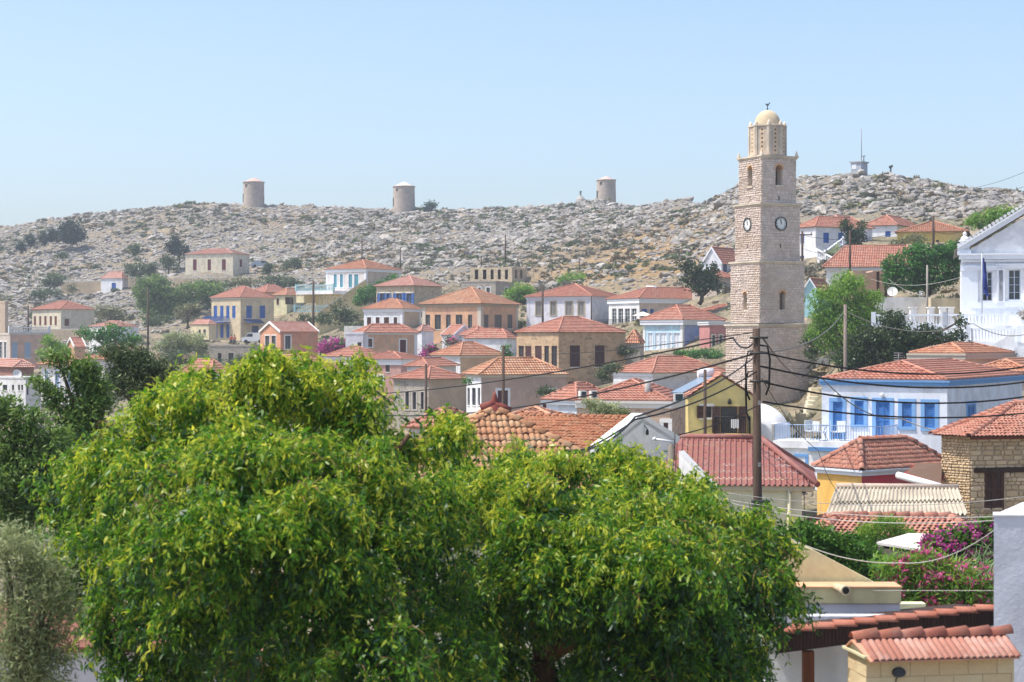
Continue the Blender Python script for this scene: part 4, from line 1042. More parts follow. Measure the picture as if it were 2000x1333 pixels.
house('house', 'small white house with a pale red pyramid roof right of the brown fronted house', 824, 812, 847, 224, 45, 647, 636, '#d9dade', roof='pink', base=700, over=.15)
house('house', 'low white house half hidden under the tan clay roof beside the lavender shed', 930, 902, 962, 219, 50, 655, 637, '#dcdce0', roof='red', base=700)
house('house', 'long low white house with a red roof in front of the ochre mansion', 991, 908, 1009, 210, 25, 661, 643, '#dcdde2', [('L', 912, 918, 668, 674, 'S', BR)], 'red', over=.2, base=715)
house('house', 'house showing a red pyramid roof and white band below the purple bougainvillea', 700, 637, 748, 202, 42, 697, 678, '#b7ab9a', roof='red', cornice=('#e2e2e4', .35, .1))
house('house', 'pinkish brown house with two hanging lamps and a wide white band under its roof', 783, 697, 828, 192, 28, 702, 688, '#a57c74',
      ws('L', [(704, 711), (753, 761)], 713, 727, 'G', '#55504c') + ws('L', [(721, 731), (739, 748)], 734, 752, 'G', '#4a4a4c', WH), 'red', cornice=('#e4e4e6', .6, .12))
house('house', 'small white house with a sloping red roof squeezed behind the grey stone house', 835, 795, 845, 176, 25, 716, 700, '#dcdbd6', roof='red', L2=6)
house('house', 'house with orange hipped roof, grey white front and plain tan side wall', 899, 845, 983, 190, 48, 694.5, 669, '#c9c8c4',
      ws('L', [(852, 858), (873, 880), (885, 891)], 714, 730, 'G', DK, WH) + [('R', 935, 953, 715, 735, 'S', '#3c4250')], 'orange', cornice=('#d8d4cc', .25, .08), wallR='#b59c80')
house('house', 'two tone stone house with grey left wall, tan right wall and faded red roof', 837, 769, 911, 165, 45, 741, 716, STONE_GREY,
      ws('L', [(792, 799), (806, 813), (822, 828)], 766, 800, 'G', '#3d4146', '#b9b2a6'), 'red', wallR='#a5917b', near=True, cornice=('#b9aa98', .2, .06))
h = house('house', 'taupe house with a narrow white front and white framed maroon windows', 940, 911, 1105, 150, 72, 732.5, 700, '#e4e6ea',
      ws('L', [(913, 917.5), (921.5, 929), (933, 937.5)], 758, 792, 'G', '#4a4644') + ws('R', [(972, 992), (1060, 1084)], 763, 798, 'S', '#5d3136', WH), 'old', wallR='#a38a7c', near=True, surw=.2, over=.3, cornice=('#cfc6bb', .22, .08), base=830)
h = house('mansion', 'brown stone mansion with dark brown shutters and a broad red roof', 1091, 1009, 1222, 185, 52, 649, 620, STONE_TAN,
      ws('L', [(1013, 1023), (1063, 1072), (1077, 1088)], 676, 717, 'G', '#4a2d2a') + ws('L', [(1026, 1038), (1045, 1058)], 676, 717, 'S', '#52312c') + ws('R', [(1113, 1133), (1162, 1181)], 675, 717, 'S', '#4e2d28') + [('R', 1110, 1130, 746, 764, 'D', '#52302a')], 'red', near=True, over=.2, base=790)
house('annex', 'flat grey annex with an orange lean-to roof right of the brown stone mansion', 1250, 1221, 1259, 192, 10, 671, 646, '#a09a90', roof='orange', L2=4, over=.1, base=725)
house('house', 'long lavender white house with three tall beige doors and a red hipped roof', 1156, 1029, 1216, 235, 28, 579, 555, '#d6d2e2',
      ws('L', [(1047, 1058), (1075.5, 1086), (1105, 1118), (1129.5, 1141)], 590, 616, 'S', '#8f8a84', '#b3a58c') , 'red', cornice=('#e0dee6', .3, .12), quoin=('#dcdae2', .35), wallR='#cfd0d6', base=640, over=.3)
h = house('house', 'white house with a glazed balcony front, black railing and tan side wall', 1249, 1189, 1411, 228, 60, 583, 563, '#e0e2e0',
      ws('L', [(1195, 1204), (1207, 1217), (1220, 1230), (1233, 1243)], 603, 638, 'G', '#d9dcd8') + ws('R', [(1253, 1264), (1270, 1277)], 604, 622, 'S', BL), 'red', cornice=('#e6e8ea', .6, .15), wallR='#b9a493', base=680)
u0, u1, zb, zt = h.L.rect(1182, 1250, 636, 644); mb = MB(); h.L.box(mb, u0, u1, 0, 1.8, zb, zb + .2); bal = mb.build('balcony', plaster('#d9d6d0'), h.root)
railing(bal, h.L.pt(u0, 0, 1.75), h.L.pt(u1, 0, 1.75), zb + .2, 1.05, '#3b3d40', gap=.18, bar=.018)
h = house('house', 'light blue house with white shutters and a periwinkle side wall', 1333, 1256, 1384, 200, 40, 625, 597, '#9cc4e8',
      ws('L', [(1266, 1275), (1280, 1288), (1290, 1302), (1306, 1312), (1316, 1328)], 651, 683, 'S', '#dfe3e8', '#cfe0ee'), 'red', cornice=('#e0e2e6', .55, .25), quoin=('#e4e4e0', .3), wallR='#7f8ec4', over=.35, base=712, L2=8, surw=.1)
mb = MB(); u0, u1, zb, zt = h.R.rect(1356, 1373, 656, 668); h.R.box(mb, u0, u1, .02, .35, zb, zt); ac = mb.build('air_conditioner', paint('#d5cfc6'), h.root)
mb = MB(); c_ = h.R.pt((u0 + u1) / 2, (zb + zt) / 2, .36); mb.face([c_ + h.R.U * (.24 * math.cos(t)) + Zv * (.24 * math.sin(t)) for t in np.linspace(0, 6.28, 14)[:-1]]); mb.build('fan_grille', plain('#a5583f'), ac)
house('house', 'pink annex with two tall white framed windows between blue house and bell tower', 1386, 1381, 1432, 193, 75, 629, None, '#9f6a66', ws('R', [(1391, 1397), (1405, 1411)], 655, 684, 'G', '#6d7a74', '#e6e2d4'), cornice=('#dcdcdc', .35, .15), base=712, L1=3, surw=.1)
h = house('house', 'white house with a large red hipped roof left of the bell tower', 1275, 1198, 1419, 165, 55, 729, 697, '#dcdce4', roof='red', cornice=('#e6e6ea', .3, .12), over=.3, base=800)
h = house('house', 'pale blue house with white balustrade front and a red roof', 1126, 1067, 1200, 128, 45, 783, 749, '#b9cde4', ws('L', [(1074, 1083), (1088, 1102), (1108, 1118)], 806, 840, 'P', '#dfe6ee'), 'red', cornice=('#dde3ea', .3, .2), base=880)
h = house('stone_house', 'patchwork stone house with tiled pyramid roof, grey chimney and white framed window', 1309, 1127, 1349, 112, 14, 784, 743, rubble('#b39c84', '#93796a', '#a8998a', 2.6, 5.0, .5), [('L', 1296, 1319, 826, 851, 'S', '#5a3a32', '#eceae6')], 'red', cornice=('#ddd9d2', .45, .1), over=.12, near=True, surw=.24, L2=7.5, base=900)
mb = MB(); p = P(1265, 781, 113.5); mb.tube([p, p + Zv * 1.1], .19, 10); mb.lathe(p + Zv * 1.1, [(.2, 0), (.2, .05), (0, .12)], 10); mb.build('chimney', plaster('#8f8d8a', .5), h.root)
for x in (1136, 1157):
    p = P(x + 4, 779, 111.2); wn = MB(); wn.frame_box(p, Vector((.97, .24, 0)), Vector((-.24, .97, 0)), Zv, -.2, .2, 0, .5, 0, .46); o = prop(wn.build('air_conditioner', paint('#dedad2')), 'white outdoor air conditioner box on the roof edge, %s of two side by side' % ('left' if x == 1136 else 'right'), 'air conditioner', 'roof edge air conditioners')
    wn = MB(); wn.frame_box(p, Vector((.97, .24, 0)), Vector((-.24, .97, 0)), Zv, -.13, .15, -.02, -.005, .06, .42); wn.build('grille', plain('#3a4148'), o)
# yellow gable house
h = gable_house('house', 'yellow gabled house with a black balcony and brown shutters', 1474, 1345, 1490, 97, 4, 776, 735, '#b8a264',
      [('L', 1371, 1390, 794, 816, 'G', '#4a3028', '#e4dccb'), ('L', 1407, 1441, 794, 846, 'Q', '#553629')], side='L', rake=None, L2=7, near=True, base=900, roof='red', over=.1)
u0, u1, zb, zt = h.L.rect(1395, 1463, 846, 852); mb = MB(); h.L.box(mb, u0, u1, 0, .9, zb, zb + .12)
for i in range(4): uu = u0 + .25 + (u1 - u0 - .6) * i / 3; h.L.box(mb, uu, uu + .2, 0, .8, zb - .2, zb)
bal = mb.build('balcony', plaster('#b39d62'), h.root); zr_ = zb + .12
for A, B in ((h.L.pt(u0, 0, .88), h.L.pt(u1, 0, .88)), (h.L.pt(u0, 0, .05), h.L.pt(u0, 0, .88)), (h.L.pt(u1, 0, .05), h.L.pt(u1, 0, .88))): railing(bal, A, B, zr_, .92, '#1d1c1c', gap=.11, bar=.022, top=.03)
u, u2, zb2, zt2 = h.L.rect(1425, 1441, 825, 839)
tw = thing('towel', 'white striped towel hung over the black balcony rail of the yellow house', 'towel', tuple(h.L.pt(u, zr_ + .8, .9)))
for i in range(4):
    mb = MB(); a_ = u + (u2 - u) * i / 4; h.L.box(mb, a_, a_ + (u2 - u) / 4 - .03, .9, .93, zr_ + .32 + .03 * (i % 2), zr_ + .8); mb.build('strip', paint('#e8e4dc', .95), tw)
u0, u1, zb, zt = h.L.rect(1363, 1375, 793, 817); mb = MB(); leaf_panel(mb, h.L, u0, u1 + .05, .03, zb, zt, True); mb.build('shutter', wood('#5a3a2c'), h.root)
mb = MB(); q = h.L.pt(h.L.u_at(1425), zrow(786, 97), .08); mb.lathe(q, [(.02, .2), (.1, .05), (.1, -.08), (.02, -.12)], 8); mb.build('wall_lamp', plain('#26231f'), h.root)
# solar water heater on the yellow roof
A, B = P(1310, 770, 98), P(1372, 738, 101); t = thing('solar_water_heater', 'solar water heater, pale panel and white round tank on the roof of the yellow house', 'water heater', (A.x, 98, A.z))
mb = MB(); X = (B - A); wv = Vector((.9, -.2, -.05)).normalized() * .6; mb.prism([A, A + wv, B + wv, B], Vector((0, -.02, .1))); mb.build('solar_panel', plain('#8496a6', .25), t)
mb = MB(); c = P(1378, 729, 101); mb.tube([c - Vector((.42, 0, 0)), c + Vector((.42, .1, 0))], .27, 14); mb.build('tank', paint('#e2e2e2', .3), t)
mb = MB(); mb.tube([c - Zv * .25, c - Zv * 1.1], .03, 5); mb.tube([c - Zv * .25 + Vector((.35, 0, 0)), c - Zv * 1.1 + Vector((.4, 0, 0))], .03, 5); mb.build('stand', plain('#77797a', .4), t)
mb = MB(); p = P(1317, 785, 97.2); mb.frame_box(p, (1, 0, 0), (0, 1, 0), Zv, 0, .5, 0, .5, 0, .42); b = prop(mb.build('cooling_unit', paint('#d8d6d0')), 'small white cooling unit with dark front at the left foot of the solar panel', 'air conditioner')
mb = MB(); mb.frame_box(p, (1, 0, 0), (0, 1, 0), Zv, .07, .45, -.01, -.002, .05, .4); mb.build('grille', plain('#23373a'), b)

# orange gabled house behind the foreground tree
gable_house('house', 'orange gabled house with white rakes and white framed windows above the foreground tree', 548, 508, 621, 240, 62, 648, 630, '#b07a5c', ws('L', [(518, 526.5), (530.5, 539)], 656, 682, 'G', '#5a6468', '#e8e2da') + [('R', 557, 567.5, 656, 682, 'G', '#5a6468', '#e8e2da')], side='L', roof='pink', base=740, wallR='#a9745a')
house('house', 'house showing a wide faded red roof behind the top of the foreground tree', 580, 445, 690, 160, 42, 724, 695, '#d8d4cc', roof='red')
house('house', 'house with red pyramid roof and white band left behind the foreground tree', 414, 357, 446, 190, 42, 729, 703, '#d8d4cc', roof='red', cornice=('#e4e2de', .3, .1))
# left town edge
h = house('house', 'long grey and pink house with pale blue shutters and a roof terrace at left', 20, -45, 97, 240, 55, 655, None, '#a59a90', ws('R', [(23.5, 34), (48, 60)], 669, 699, 'S', '#9fb2c4') + ws('L', [(-2, 5), (8, 13)], 668, 700, 'G', '#c9c9c6', WH), wallR='#a98c7c', flat=('#a59c90', .3), base=722)
for i, x in enumerate((15, 41, 66, 92)):
    pass
baluster_row(h.root, h.R.pt(0, 0, -.2), h.R.pt(h.R.L, 0, -.2), h.z1 + .3, .75, '#d8d9da', gap=.3, r=.09)
house('house', 'brown walled house with a faded pyramid roof and satellite dish at far left', 30, -30, 66, 190, 60, 718, 702.5, '#7a5145', roof='pink', base=742)
house('house', 'white flat house with four dark windows below the brown walled house', 50, -20, 80, 180, 35, 740, None, '#d3cfca', ws('L', [(5, 14), (23, 27.5), (35, 39), (41, 45)], 752, 763, 'G', DK) + [('R', 51, 56, 752, 772, 'D', '#5b5560')], flat=('#d8d5d0', .2), base=800)
h = house('house', 'white house with three pale blue arched windows under terracotta tiles at left', 141, 80, 166, 165, 30, 713, 697, '#cfc8c2', ws('L', [(88, 94), (108, 116), (132, 138)], 725, 756, 'S', '#93a5c4', '#e6e8ee'), 'orange', cornice=('#cfc0b0', .3, .12), base=790)
house('cottage', 'white and lavender house with chimney above the dark pine at left', 225, 174, 270, 285, 40, 638, 628, '#dcdad8', roof='pink', wallR='#cfcde0', base=690, over=.1)
gable_house('cottage', 'small orange gabled cottage peeking out from behind the pine at left', 146, 131, 166, 250, 60, 677, 661, '#c08a68', roof='red', base=700)
house('house', 'house with two small red roof corners below the pine at left', 222, 195, 268, 230, 45, 683, 670, '#c9b8ac', roof='red', base=712)
house('house', 'grey house with an orange tiled roof behind the dark pine branches', 205, 170, 240, 200, 40, 702, 690, '#b4aeac', roof='orange', base=750)

# --- right slope
house('house', 'white two storey house with blue shutters and an outside stair right of the tower', 1593, 1556, 1665, 232, 62, 443, 425, '#e2e5ee', ws('R', [(1608, 1619), (1637, 1648)], 455, 475, 'S', BL) + ws('R', [(1638, 1648)], 500, 514, 'S', '#3a4a6a') + ws('L', [(1563, 1571)], 457, 476, 'S', '#4d5f86') + ws('L', [(1562, 1571)], 500, 520, 'S', '#4d5f86'), 'red', wallR='#d3d8e4', base=560, L2=9)
house('house', 'white house with blue windows and a tan side wall on the upper right', 1752, 1689, 1800, 240, 30, 440, 423.5, '#dfe4ec', ws('L', [(1693, 1700), (1729, 1739.5)], 452, 471, 'S', BL), 'red', wallR='#c4ae92', base=480)
house('house', 'small house with a red roof behind the white house with the outside stair', 1640, 1600, 1690, 262, 40, 433, 422, '#d6cfc4', roof='pink')
house('house', 'yellow house with a long low orange roof below the rocky summit', 1888, 1752, 1940, 226, 15, 452, 433, '#b59a50', ws('L', [(1866, 1873), (1828, 1834)], 469, 478, 'S', '#4a3b30'), 'orange', base=500, L2=8)
house('house', 'long house with a big plain red roof above the fig tree', 1800, 1614, 1870, 190, 14, 521, 481, '#d3d0cc', roof='red', cornice=('#d9d6da', .35, .15), base=560, L2=8, over=.4, rdir='L', ridge_half=3.2)
gable_house('cottage', 'light blue pediment cottage with white edges beside the tower', 1598, 1567, 1640, 172, 25, 570, 545, '#8ab4cf', side='L', roof='orange', L2=5, base=620, rake='#e6ecf2', rake_h=.2)
gable_house('house', 'white and blue gabled house with a red roof left of the tower', 1409, 1372, 1450, 245, 35, 513, 484, '#cdd6e6', [('L', 1378, 1383, 497, 520, 'G', '#7aa0b8'), ('L', 1387, 1391, 494, 520, 'G', '#6a4c46'), ('L', 1396, 1400, 500, 520, 'G', '#7aa0b8'), ('R', 1412, 1420, 516, 534, 'S', '#50607a')], side='L', roof='red', base=560, rake='#eceff4')
house('house', 'brownish house with a red roof just left of the tower below the blue gable', 1400, 1352, 1440, 228, 45, 542, 528, '#a3968a', [('R', 1408, 1412, 552, 575, 'W', '#c9c4bc')], 'red', base=600)
house('house', 'house showing only its red roof slope behind the white balcony house', 1420, 1372, 1452, 215, 50, 606, 596, '#cfcac4', roof='red', base=640)
house('house', 'grey plaster house with a small orange hipped roof and wide eaves', 1882, 1782, 1975, 112, 42, 691, 672, '#b3a594', [('L', 1823, 1841, 704, 722, 'P', '#6d4535')], 'orange', cornice=('#b5ab9e', .35, .25), over=.15, near=True, base=760)
house('house', 'stone house with an orange roof cut by the right edge behind the blue house', 2010, 1896, 2060, 106, 25, 728, 703, '#9a9084', roof='orange', cornice=('#a49a8e', .2, .1), base=800)
# blue shuttered white house
BB = '#3a72b4'
h = house('house', 'white house with sky blue trim, shutters and eaves band', 1850, 1605, 1996, 88, 28, 744, 706, '#b9cbe8',
      [('L', 1627, 1645, 785, 858, 'D', BB, '#7aa5d4'), ('L', 1669, 1687, 783, 830, 'S', BB, '#7aa5d4'), ('L', 1711, 1738, 785, 860, 'D', BB, '#7aa5d4'), ('L', 1762, 1781, 787, 834, 'S', BB, '#7aa5d4'), ('L', 1806, 1826, 788, 836, 'S', BB, '#7aa5d4'), ('R', 1889, 1904, 791, 828, 'S', BB, '#7aa5d4')],
      'red', cornice=('#6a98c8', .27, .1), near=True, surw=.19, over=.06, base=960)
zf = zrow(864, 88)
mb = MB(); u0, u1 = -.0, h.L.L + 1.1; uA = h.L.u_at(1752)
h.L.box(mb, uA, u1 + .6, .003, 2.3, zf - .35, zf); ter = mb.build('terrace', plaster('#e2e6ec'), h.root)
mb = MB(); h.L.box(mb, uA + 2.4, u1 + .55, .01, 2.2, h.z0, zf - .35); 
mb.build('terrace_wall', plaster('#dfe4ec'), h.root)
railing(ter, h.L.pt(uA, 0, 2.25), h.L.pt(u1 + .55, 0, 2.25), zf, .78, '#9fb4d2', gap=.13, bar=.014); railing(ter, h.L.pt(u1 + .55, 0, 0), h.L.pt(u1 + .55, 0, 2.25), zf, .78, '#9fb4d2', gap=.13, bar=.014); railing(ter, h.L.pt(uA, 0, 0), h.L.pt(uA, 0, 2.25), zf, .78, '#9fb4d2', gap=.13, bar=.014)
f2 = Face(h.L.O + h.L.N * 2.2, h.L.U, h.L.N, h.L.L + 2); rc = f2.rect(1556, 1573, 893, 928); add_window(h.root, f2, rc, 'D', '#4a7ec0', '#6d9ed2', True, .05, surw=.14)
mb = MB(); f2.box(mb, uA + 1.6, u1 - 1.2, .02, .16, zrow(888, 86), zrow(880, 86)); mb.build('awning_edge', paint('#5b86b8'), h.root)
for u_ in (h.L.u_at(1636), h.L.u_at(1724)):
    mb = MB(); q = h.L.pt(u_, zrow(774, 88), .12); mb.lathe(q, [(.03, .12), (.11, .05), (.11, -.02), (.03, -.1)], 8); mb.build('wall_lamp', paint('#e6e6e2', .4), h.root)
TERR = (h, zf, uA, u1)
# ------------------------------------------------------------------ church with its white podium
def church():
    Y = 128.0; k = Y / F; a = rad(-13); U = Vector((math.cos(a), math.sin(a), 0)); N = Vector((U.y, -U.x, 0)); x0 = T(1880) * Y
    f = Face((x0, Y, 0), U, N, 10.6); gz = ground(x0 + 4, Y + 4); zb, zc, zt = zrow(640, Y), zrow(499, Y), zrow(468, Y)
    root = thing('church', 'white neoclassical church front with a gable and tall paned windows at the right edge', 'church', (x0 + 5, Y + 5, zb)); FOOT.append((x0 + 5, Y + 6, 9))
    wm = plaster('#e4e9f2', .12); tr = paint('#e8ecf2', .85)
    rects = [f.rect(1919, 1938, 531, 588), f.rect(1970, 1993, 527, 586)]; rects += [(rects[1][0] * 2 - rects[0][0] + .2, rects[1][1] * 2 - rects[0][1] + .2, rects[1][2], rects[1][3])]
    mb = MB(); wall_face(mb, f, zb - 1.5, zc, rects, .45); Face(f.pt(0, 0), -N, -U, 15).quad(mb, 0, 15, zb - 1.5, zc); Face(f.pt(f.L, 0), -N, U, 15).quad(mb, 0, 15, zb - 1.5, zc); mb.build('wall', wm, root)
    for i, r_ in enumerate(rects):
        w = add_window(root, f, r_, 'G', '#c9d3e4', None, True, .45, sill='#e6eaf0'); mb = MB(); u0, u1, a0, a1 = r_; m = (u0 + u1) / 2; b = 1.06
        for s in (-1, 1): f.box(mb, *sorted((m + s * b, m + s * (b - .42))), .0, .14, a0 - .1, a1 + .1)
        f.box(mb, m - b - .12, m + b + .12, 0, .22, a1 + .1, a1 + .3); f.box(mb, m - b - .22, m + b + .22, 0, .3, a1 + .3, a1 + .4); f.box(mb, m - b - .1, m + b + .1, 0, .16, a0 - .5, a0 - .1); f.box(mb, m - b + .1, m + b - .1, 0.0, .05, zb, a0 - .5)
        mb.build('surround', tr, w)
    mb = MB(); f.box(mb, -.08, .9, .0, .12, zb, zc - .75); f.box(mb, -.14, .96, .0, .2, zc - 1.1, zc - .7); f.box(mb, -.1, .95, 0, .18, zb, zb + .45); mb.build('corner_pilaster', tr, root)
    mb = MB(); f.box(mb, -.1, f.L + .1, 0, .16, zc - .5, zc - .32); f.box(mb, -.25, f.L + .25, 0, .38, zc - .3, zc); f.box(mb, -.35, f.L + .35, 0, .5, zc, zc + .1); mb.build('cornice', tr, root)
    ap = f.L / 2; rise = ap * .6; mb = MB(); mb.face([f.pt(0, zc + .1, -.05), f.pt(f.L, zc + .1, -.05), f.pt(ap, zc + .1 + rise, -.05)]); mb.build('tympanum', wm, root)
    mb = MB()
    for s, e in ((1, -.35), (-1, f.L + .35)):
        A, B = f.pt(e, zc + .1), f.pt(ap, zc + .1 + rise + .25)
        mb.prism([A, A + Zv * .34, B + Zv * .34, B], N * .35); mb.prism([A + Zv * .34, A + Zv * .46, B + Zv * .46, B + Zv * .34], N * .52)
    mb.build('raking_cornice', tr, root)
    S = [(f.pt(-.5, zc + .35, .4), f.pt(-.5, zc + .35, -15), f.pt(ap, zc + .8 + rise, -15), f.pt(ap, zc + .8 + rise, .4)), (f.pt(f.L + .5, zc + .35, .4), f.pt(f.L + .5, zc + .35, -15), f.pt(ap, zc + .8 + rise, -15), f.pt(ap, zc + .8 + rise, .4))]
    mb = MB(); [roof_slope(mb, *q, barrel=False) for q in S]; mb.build('roof', tiles('#b9b2aa', '#a9a29a', '#8f8a84', amt=.3), root)
    A, B = f.pt(-.4, zc + .62, .5), f.pt(ap, zc + 1.02 + rise, .5); d = B - A; n = 22
    for i in range(n):
        mb = MB(); p = A + d * ((i + .5) / n); mb.tube([p, p - N * .5], .12, 7); mb.build('verge_tile', plaster('#dfe0e2', .3), root)
    mb = MB(); p = f.pt(.15, zc + .1, -.1); mb.frame_box(p, U, N, Zv, -.42, .42, -.4, .4, 0, .25); mb.frame_box(p, U, N, Zv, -.32, .32, -.3, .3, .25, .85); mb.frame_box(p, U, N, Zv, -.4, .4, -.38, .38, .85, .95); mb.lathe(p + Zv * .95, [(.3, 0), (.24, .2), (.1, .3), (.1, .36), (.16, .45), (0, .62)], 10); mb.build('acroterion', tr, root)
    # flag on a pole
    p = f.pt(f.u_at(1923) - .2, zrow(640, Y), 1.2); fl = thing('flagpole', 'slender flagpole with a limp blue flag in front of the first church window', 'flag', tuple(p))
    mb = MB(); mb.tube([p, p + Zv * (152 * k - .3)], .045, 7); mb.lathe(p + Zv * (152 * k - .3), [(0, 0), (.07, .06), (0, .14)], 8); mb.build('shaft', plain('#b9bec4', .4), fl)
    mb = MB(); zt_ = p.z + 146 * k - .4; n = 8
    for i in range(n):
        for j in range(5):
            q = lambda i, j: Vector((p.x + .05 + (.32 * i / n + .10 * math.sin(i * 1.6)) * (.55 + .45 * (j / 5)), p.y - .1 + .12 * math.cos(i * 1.7 + j * .4), zt_ - 2.2 * j / 5 - .5 * i / n))
            mb.face((q(i, j), q(i + 1, j), q(i + 1, j + 1), q(i, j + 1)), smooth=True)
    mb.build('flag', paint('#2c3f86', .9), fl)
    # podium, balustrades and stairs
    zp = zrow(637, Y); pr = thing('church_terrace', 'white podium of the church with balustrades and flights of white steps', 'terrace', (x0 + 2, Y - 3, zp - 2))
    mb = MB(); f.box(mb, -6.2, 12, .02, 2.4, zp - 1.8, zp); f.box(mb, -1.0, 12, 2.4, 4.6, zp - 3.2, zp - 1.15); mb.build('podium', plaster('#e3e8f0', .15), pr)
    baluster_row(pr, f.pt(-6, 0, 2.3), f.pt(-1.2, 0, 2.3), zp, .8, '#e6eaf0', .22, .06); baluster_row(pr, f.pt(-1.2, 0, 2.3), f.pt(2.9, 0, 2.3), zp, .8, '#e6eaf0', .22, .06)
    baluster_row(pr, f.pt(.3, 0, 4.5), f.pt(3.6, 0, 4.5), zp - 1.15, .95, '#e6eaf0', .2, .06); baluster_row(pr, f.pt(4.3, 0, 4.5), f.pt(8, 0, 4.5), zp - 1.15, .95, '#e6eaf0', .2, .06)
    for ua, ub, nn in ((3.2, -1.4, 4.7), (6.2, 2.2, 6.2)):
        mb = MB(); n = 14; zt_ = zp - 1.15
        for i in range(n): uu = ua + (ub - ua) * i / n; f.box(mb, *sorted((uu, ua + (ub - ua) * (i + 1) / n)), nn, nn + 1.5, zt_ - 4.4, zt_ - .19 * i)
        s = mb.build('staircase', plaster('#e3e6ec', .2), pr)
        mb = MB(); A, B = f.pt(ua, zt_ + .1, nn + 1.5), f.pt(ub, zt_ - .19 * n + .1, nn + 1.5); mb.prism([A - Zv * 2.6, B - Zv * 2.0, B + Zv * .55, A + Zv * .55], N * .22); mb.build('parapet', plaster('#e6e9ee', .15), s)
    mb = MB(); 
    for i in range(10): f.box(mb, 4.6, 10, 4.6 + .3 * i, 4.9 + .3 * i, zp - 4.4, zp - 1.3 - .17 * i)
    mb.build('steps', plaster('#dde0e4', .2), pr)
    # plant pot on the terrace
    p = f.pt(f.u_at(1996), zp - .15, 2.0); t = thing('planter', 'white pot with an orange flowering plant on the church terrace', 'plant pot', tuple(p)); mb = MB(); mb.lathe(p, [(.2, 0), (.3, .5), (.33, .55), (0, .5)], 12); mb.build('pot', tr, t)
    V, Q, tt = leaf_cloud([(p + Zv * .85, (.35, .35, .35))], 160, .16); npmesh('foliage', V, Q, LEAF['dry'], t, {'tint': tt})
church()

# --- walls, terraces and small things on the right slope
w = house('terrace_wall', 'pale grey terrace wall with a flat top under the fig tree', 1818, 1715, 1822, 148, 3, 581, None, '#c2bfba', L2=3, cat='terrace wall', base=650)
house('terrace_wall', 'tan retaining wall between the fig tree and the church', 1885, 1818, 1890, 146, 3, 583, None, '#c3a98a', L2=3, cat='terrace wall', base=650)
for i, x in enumerate((1783, 1818, 1841, 1856)):
    p = P(x, 622, 138); mb = MB(); mb.frame_box(p, (1, 0, 0), (0, 1, 0), Zv, -.22, .22, -.22, .22, -2, .75); mb.frame_box(p, (1, 0, 0), (0, 1, 0), Zv, -.28, .28, -.28, .28, .75, .85)
    prop(mb.build('gate_post', plaster('#e4e6ea')), 'square white gate post left of the church, %s from the left' % ('first', 'second', 'third', 'fourth')[i], 'post', 'white posts left of the church')
def dish(name, label, px, row, Y, r, az, group='satellite dishes', el=25):
    c = P(px, row, Y); t = thing(name, label, 'satellite dish', (c.x, c.y, c.z - r - .4), group); ax = Vector((math.sin(rad(az)) * math.cos(rad(el)), -math.cos(rad(az)) * math.cos(rad(el)), math.sin(rad(el))))
    s = ax.cross(Zv).normalized(); u = s.cross(ax); mb = MB(); n = 20
    pt = lambda rr, k: c + (s * math.cos(2 * math.pi * k / n) + u * math.sin(2 * math.pi * k / n)) * rr + ax * (.28 * rr * rr / r)
    for a_, b_ in ((0, .5), (.5, .8), (.8, 1)):
        for k in range(n): mb.face((pt(a_ * r, k), pt(a_ * r, k + 1), pt(b_ * r, k + 1), pt(b_ * r, k))[(1 if a_ == 0 else 0):], smooth=True)
    mb.build('reflector', paint('#dcd9d2', .6), t); mb = MB(); mb.tube([c - u * r * .9, c + ax * r * .9], .025, 5); mb.lathe(c + ax * r * .9, [(0, -.06), (.06, 0), (0, .06)], 6); mb.build('arm', plain('#8d8f90', .5), t)
    mb = MB(); mb.tube([c - ax * .05, c - Zv * (r + .6)], .05, 6); mb.build('mast', plain('#77797a', .5), t)
dish('satellite_dish', 'large off white satellite dish above the terrace wall below the fig tree', 1743, 571, 149, .42, -15)
dish('satellite_dish', 'small white satellite dish between the large dish and the fence pole', 1797, 573, 149, .2, 40)
dish('satellite_dish', 'pale satellite dish in front of the brown walled house at far left', 33, 731, 185, .45, 30)
# brown shaded terrace next to the fig tree
t = thing('pergola', 'small brown canopy on posts between the big red roof and the fig tree', 'canopy', tuple(P(1722, 575, 165))); mb = MB(); c = P(1722, 531, 165); mb.frame_box(c, (1, 0, .06), (0, 1, 0), Zv, -1.1, 1.0, -1.5, 1.5, 0, .12); mb.build('canopy', plaster('#b59a84'), t)
for x in (-.6, .1): mb = MB(); mb.frame_box(c, (1, 0, 0), (0, 1, 0), Zv, x, x + .22, -.9, -.7, -2.6, 0); mb.build('post', wood('#5a3b30'), t)
mb = MB(); mb.frame_box(P(1720, 572, 167), (1, 0, 0), (0, 1, 0), Zv, -2.5, 1, 0, 3, -3, 2.0); prop(mb.build('shed', plaster('#9c7f6d')), 'dark reddish shed wall behind the small brown canopy', 'shed')
# stair of the upper white house
A, B = P(1648, 478, 227), P(1612, 505, 225); t = thing('outdoor_staircase', 'white outside stair with balustrade at the white house right of the tower', 'staircase', tuple(B)); d = B - A; n = 12; mb = MB()
for i in range(n): p = A + d * (i / n); mb.frame_box(p, Vector((d.x, d.y, 0)).normalized(), Vector((0, 1, 0)), Zv, 0, .28, 0, 1.2, -4, 0)
mb.build('steps', plaster('#d9dce4'), t); baluster_row(t, (A.x, A.y - .1, A.z), (B.x, B.y - .1, B.z), A.z, .9, '#eef0f4', .3, .08)
A, B = P(1597, 503, 224), P(1627, 520, 221); baluster_row(t, (A.x, A.y, A.z), (B.x, B.y, B.z), A.z, 1.0, '#eef0f4', .3, .08); mb = MB(); mb.prism([A, B, B - Zv * 3, A - Zv * 5], (0, .3, 0)); mb.build('stair_wall', plaster('#e0e3ea'), t)
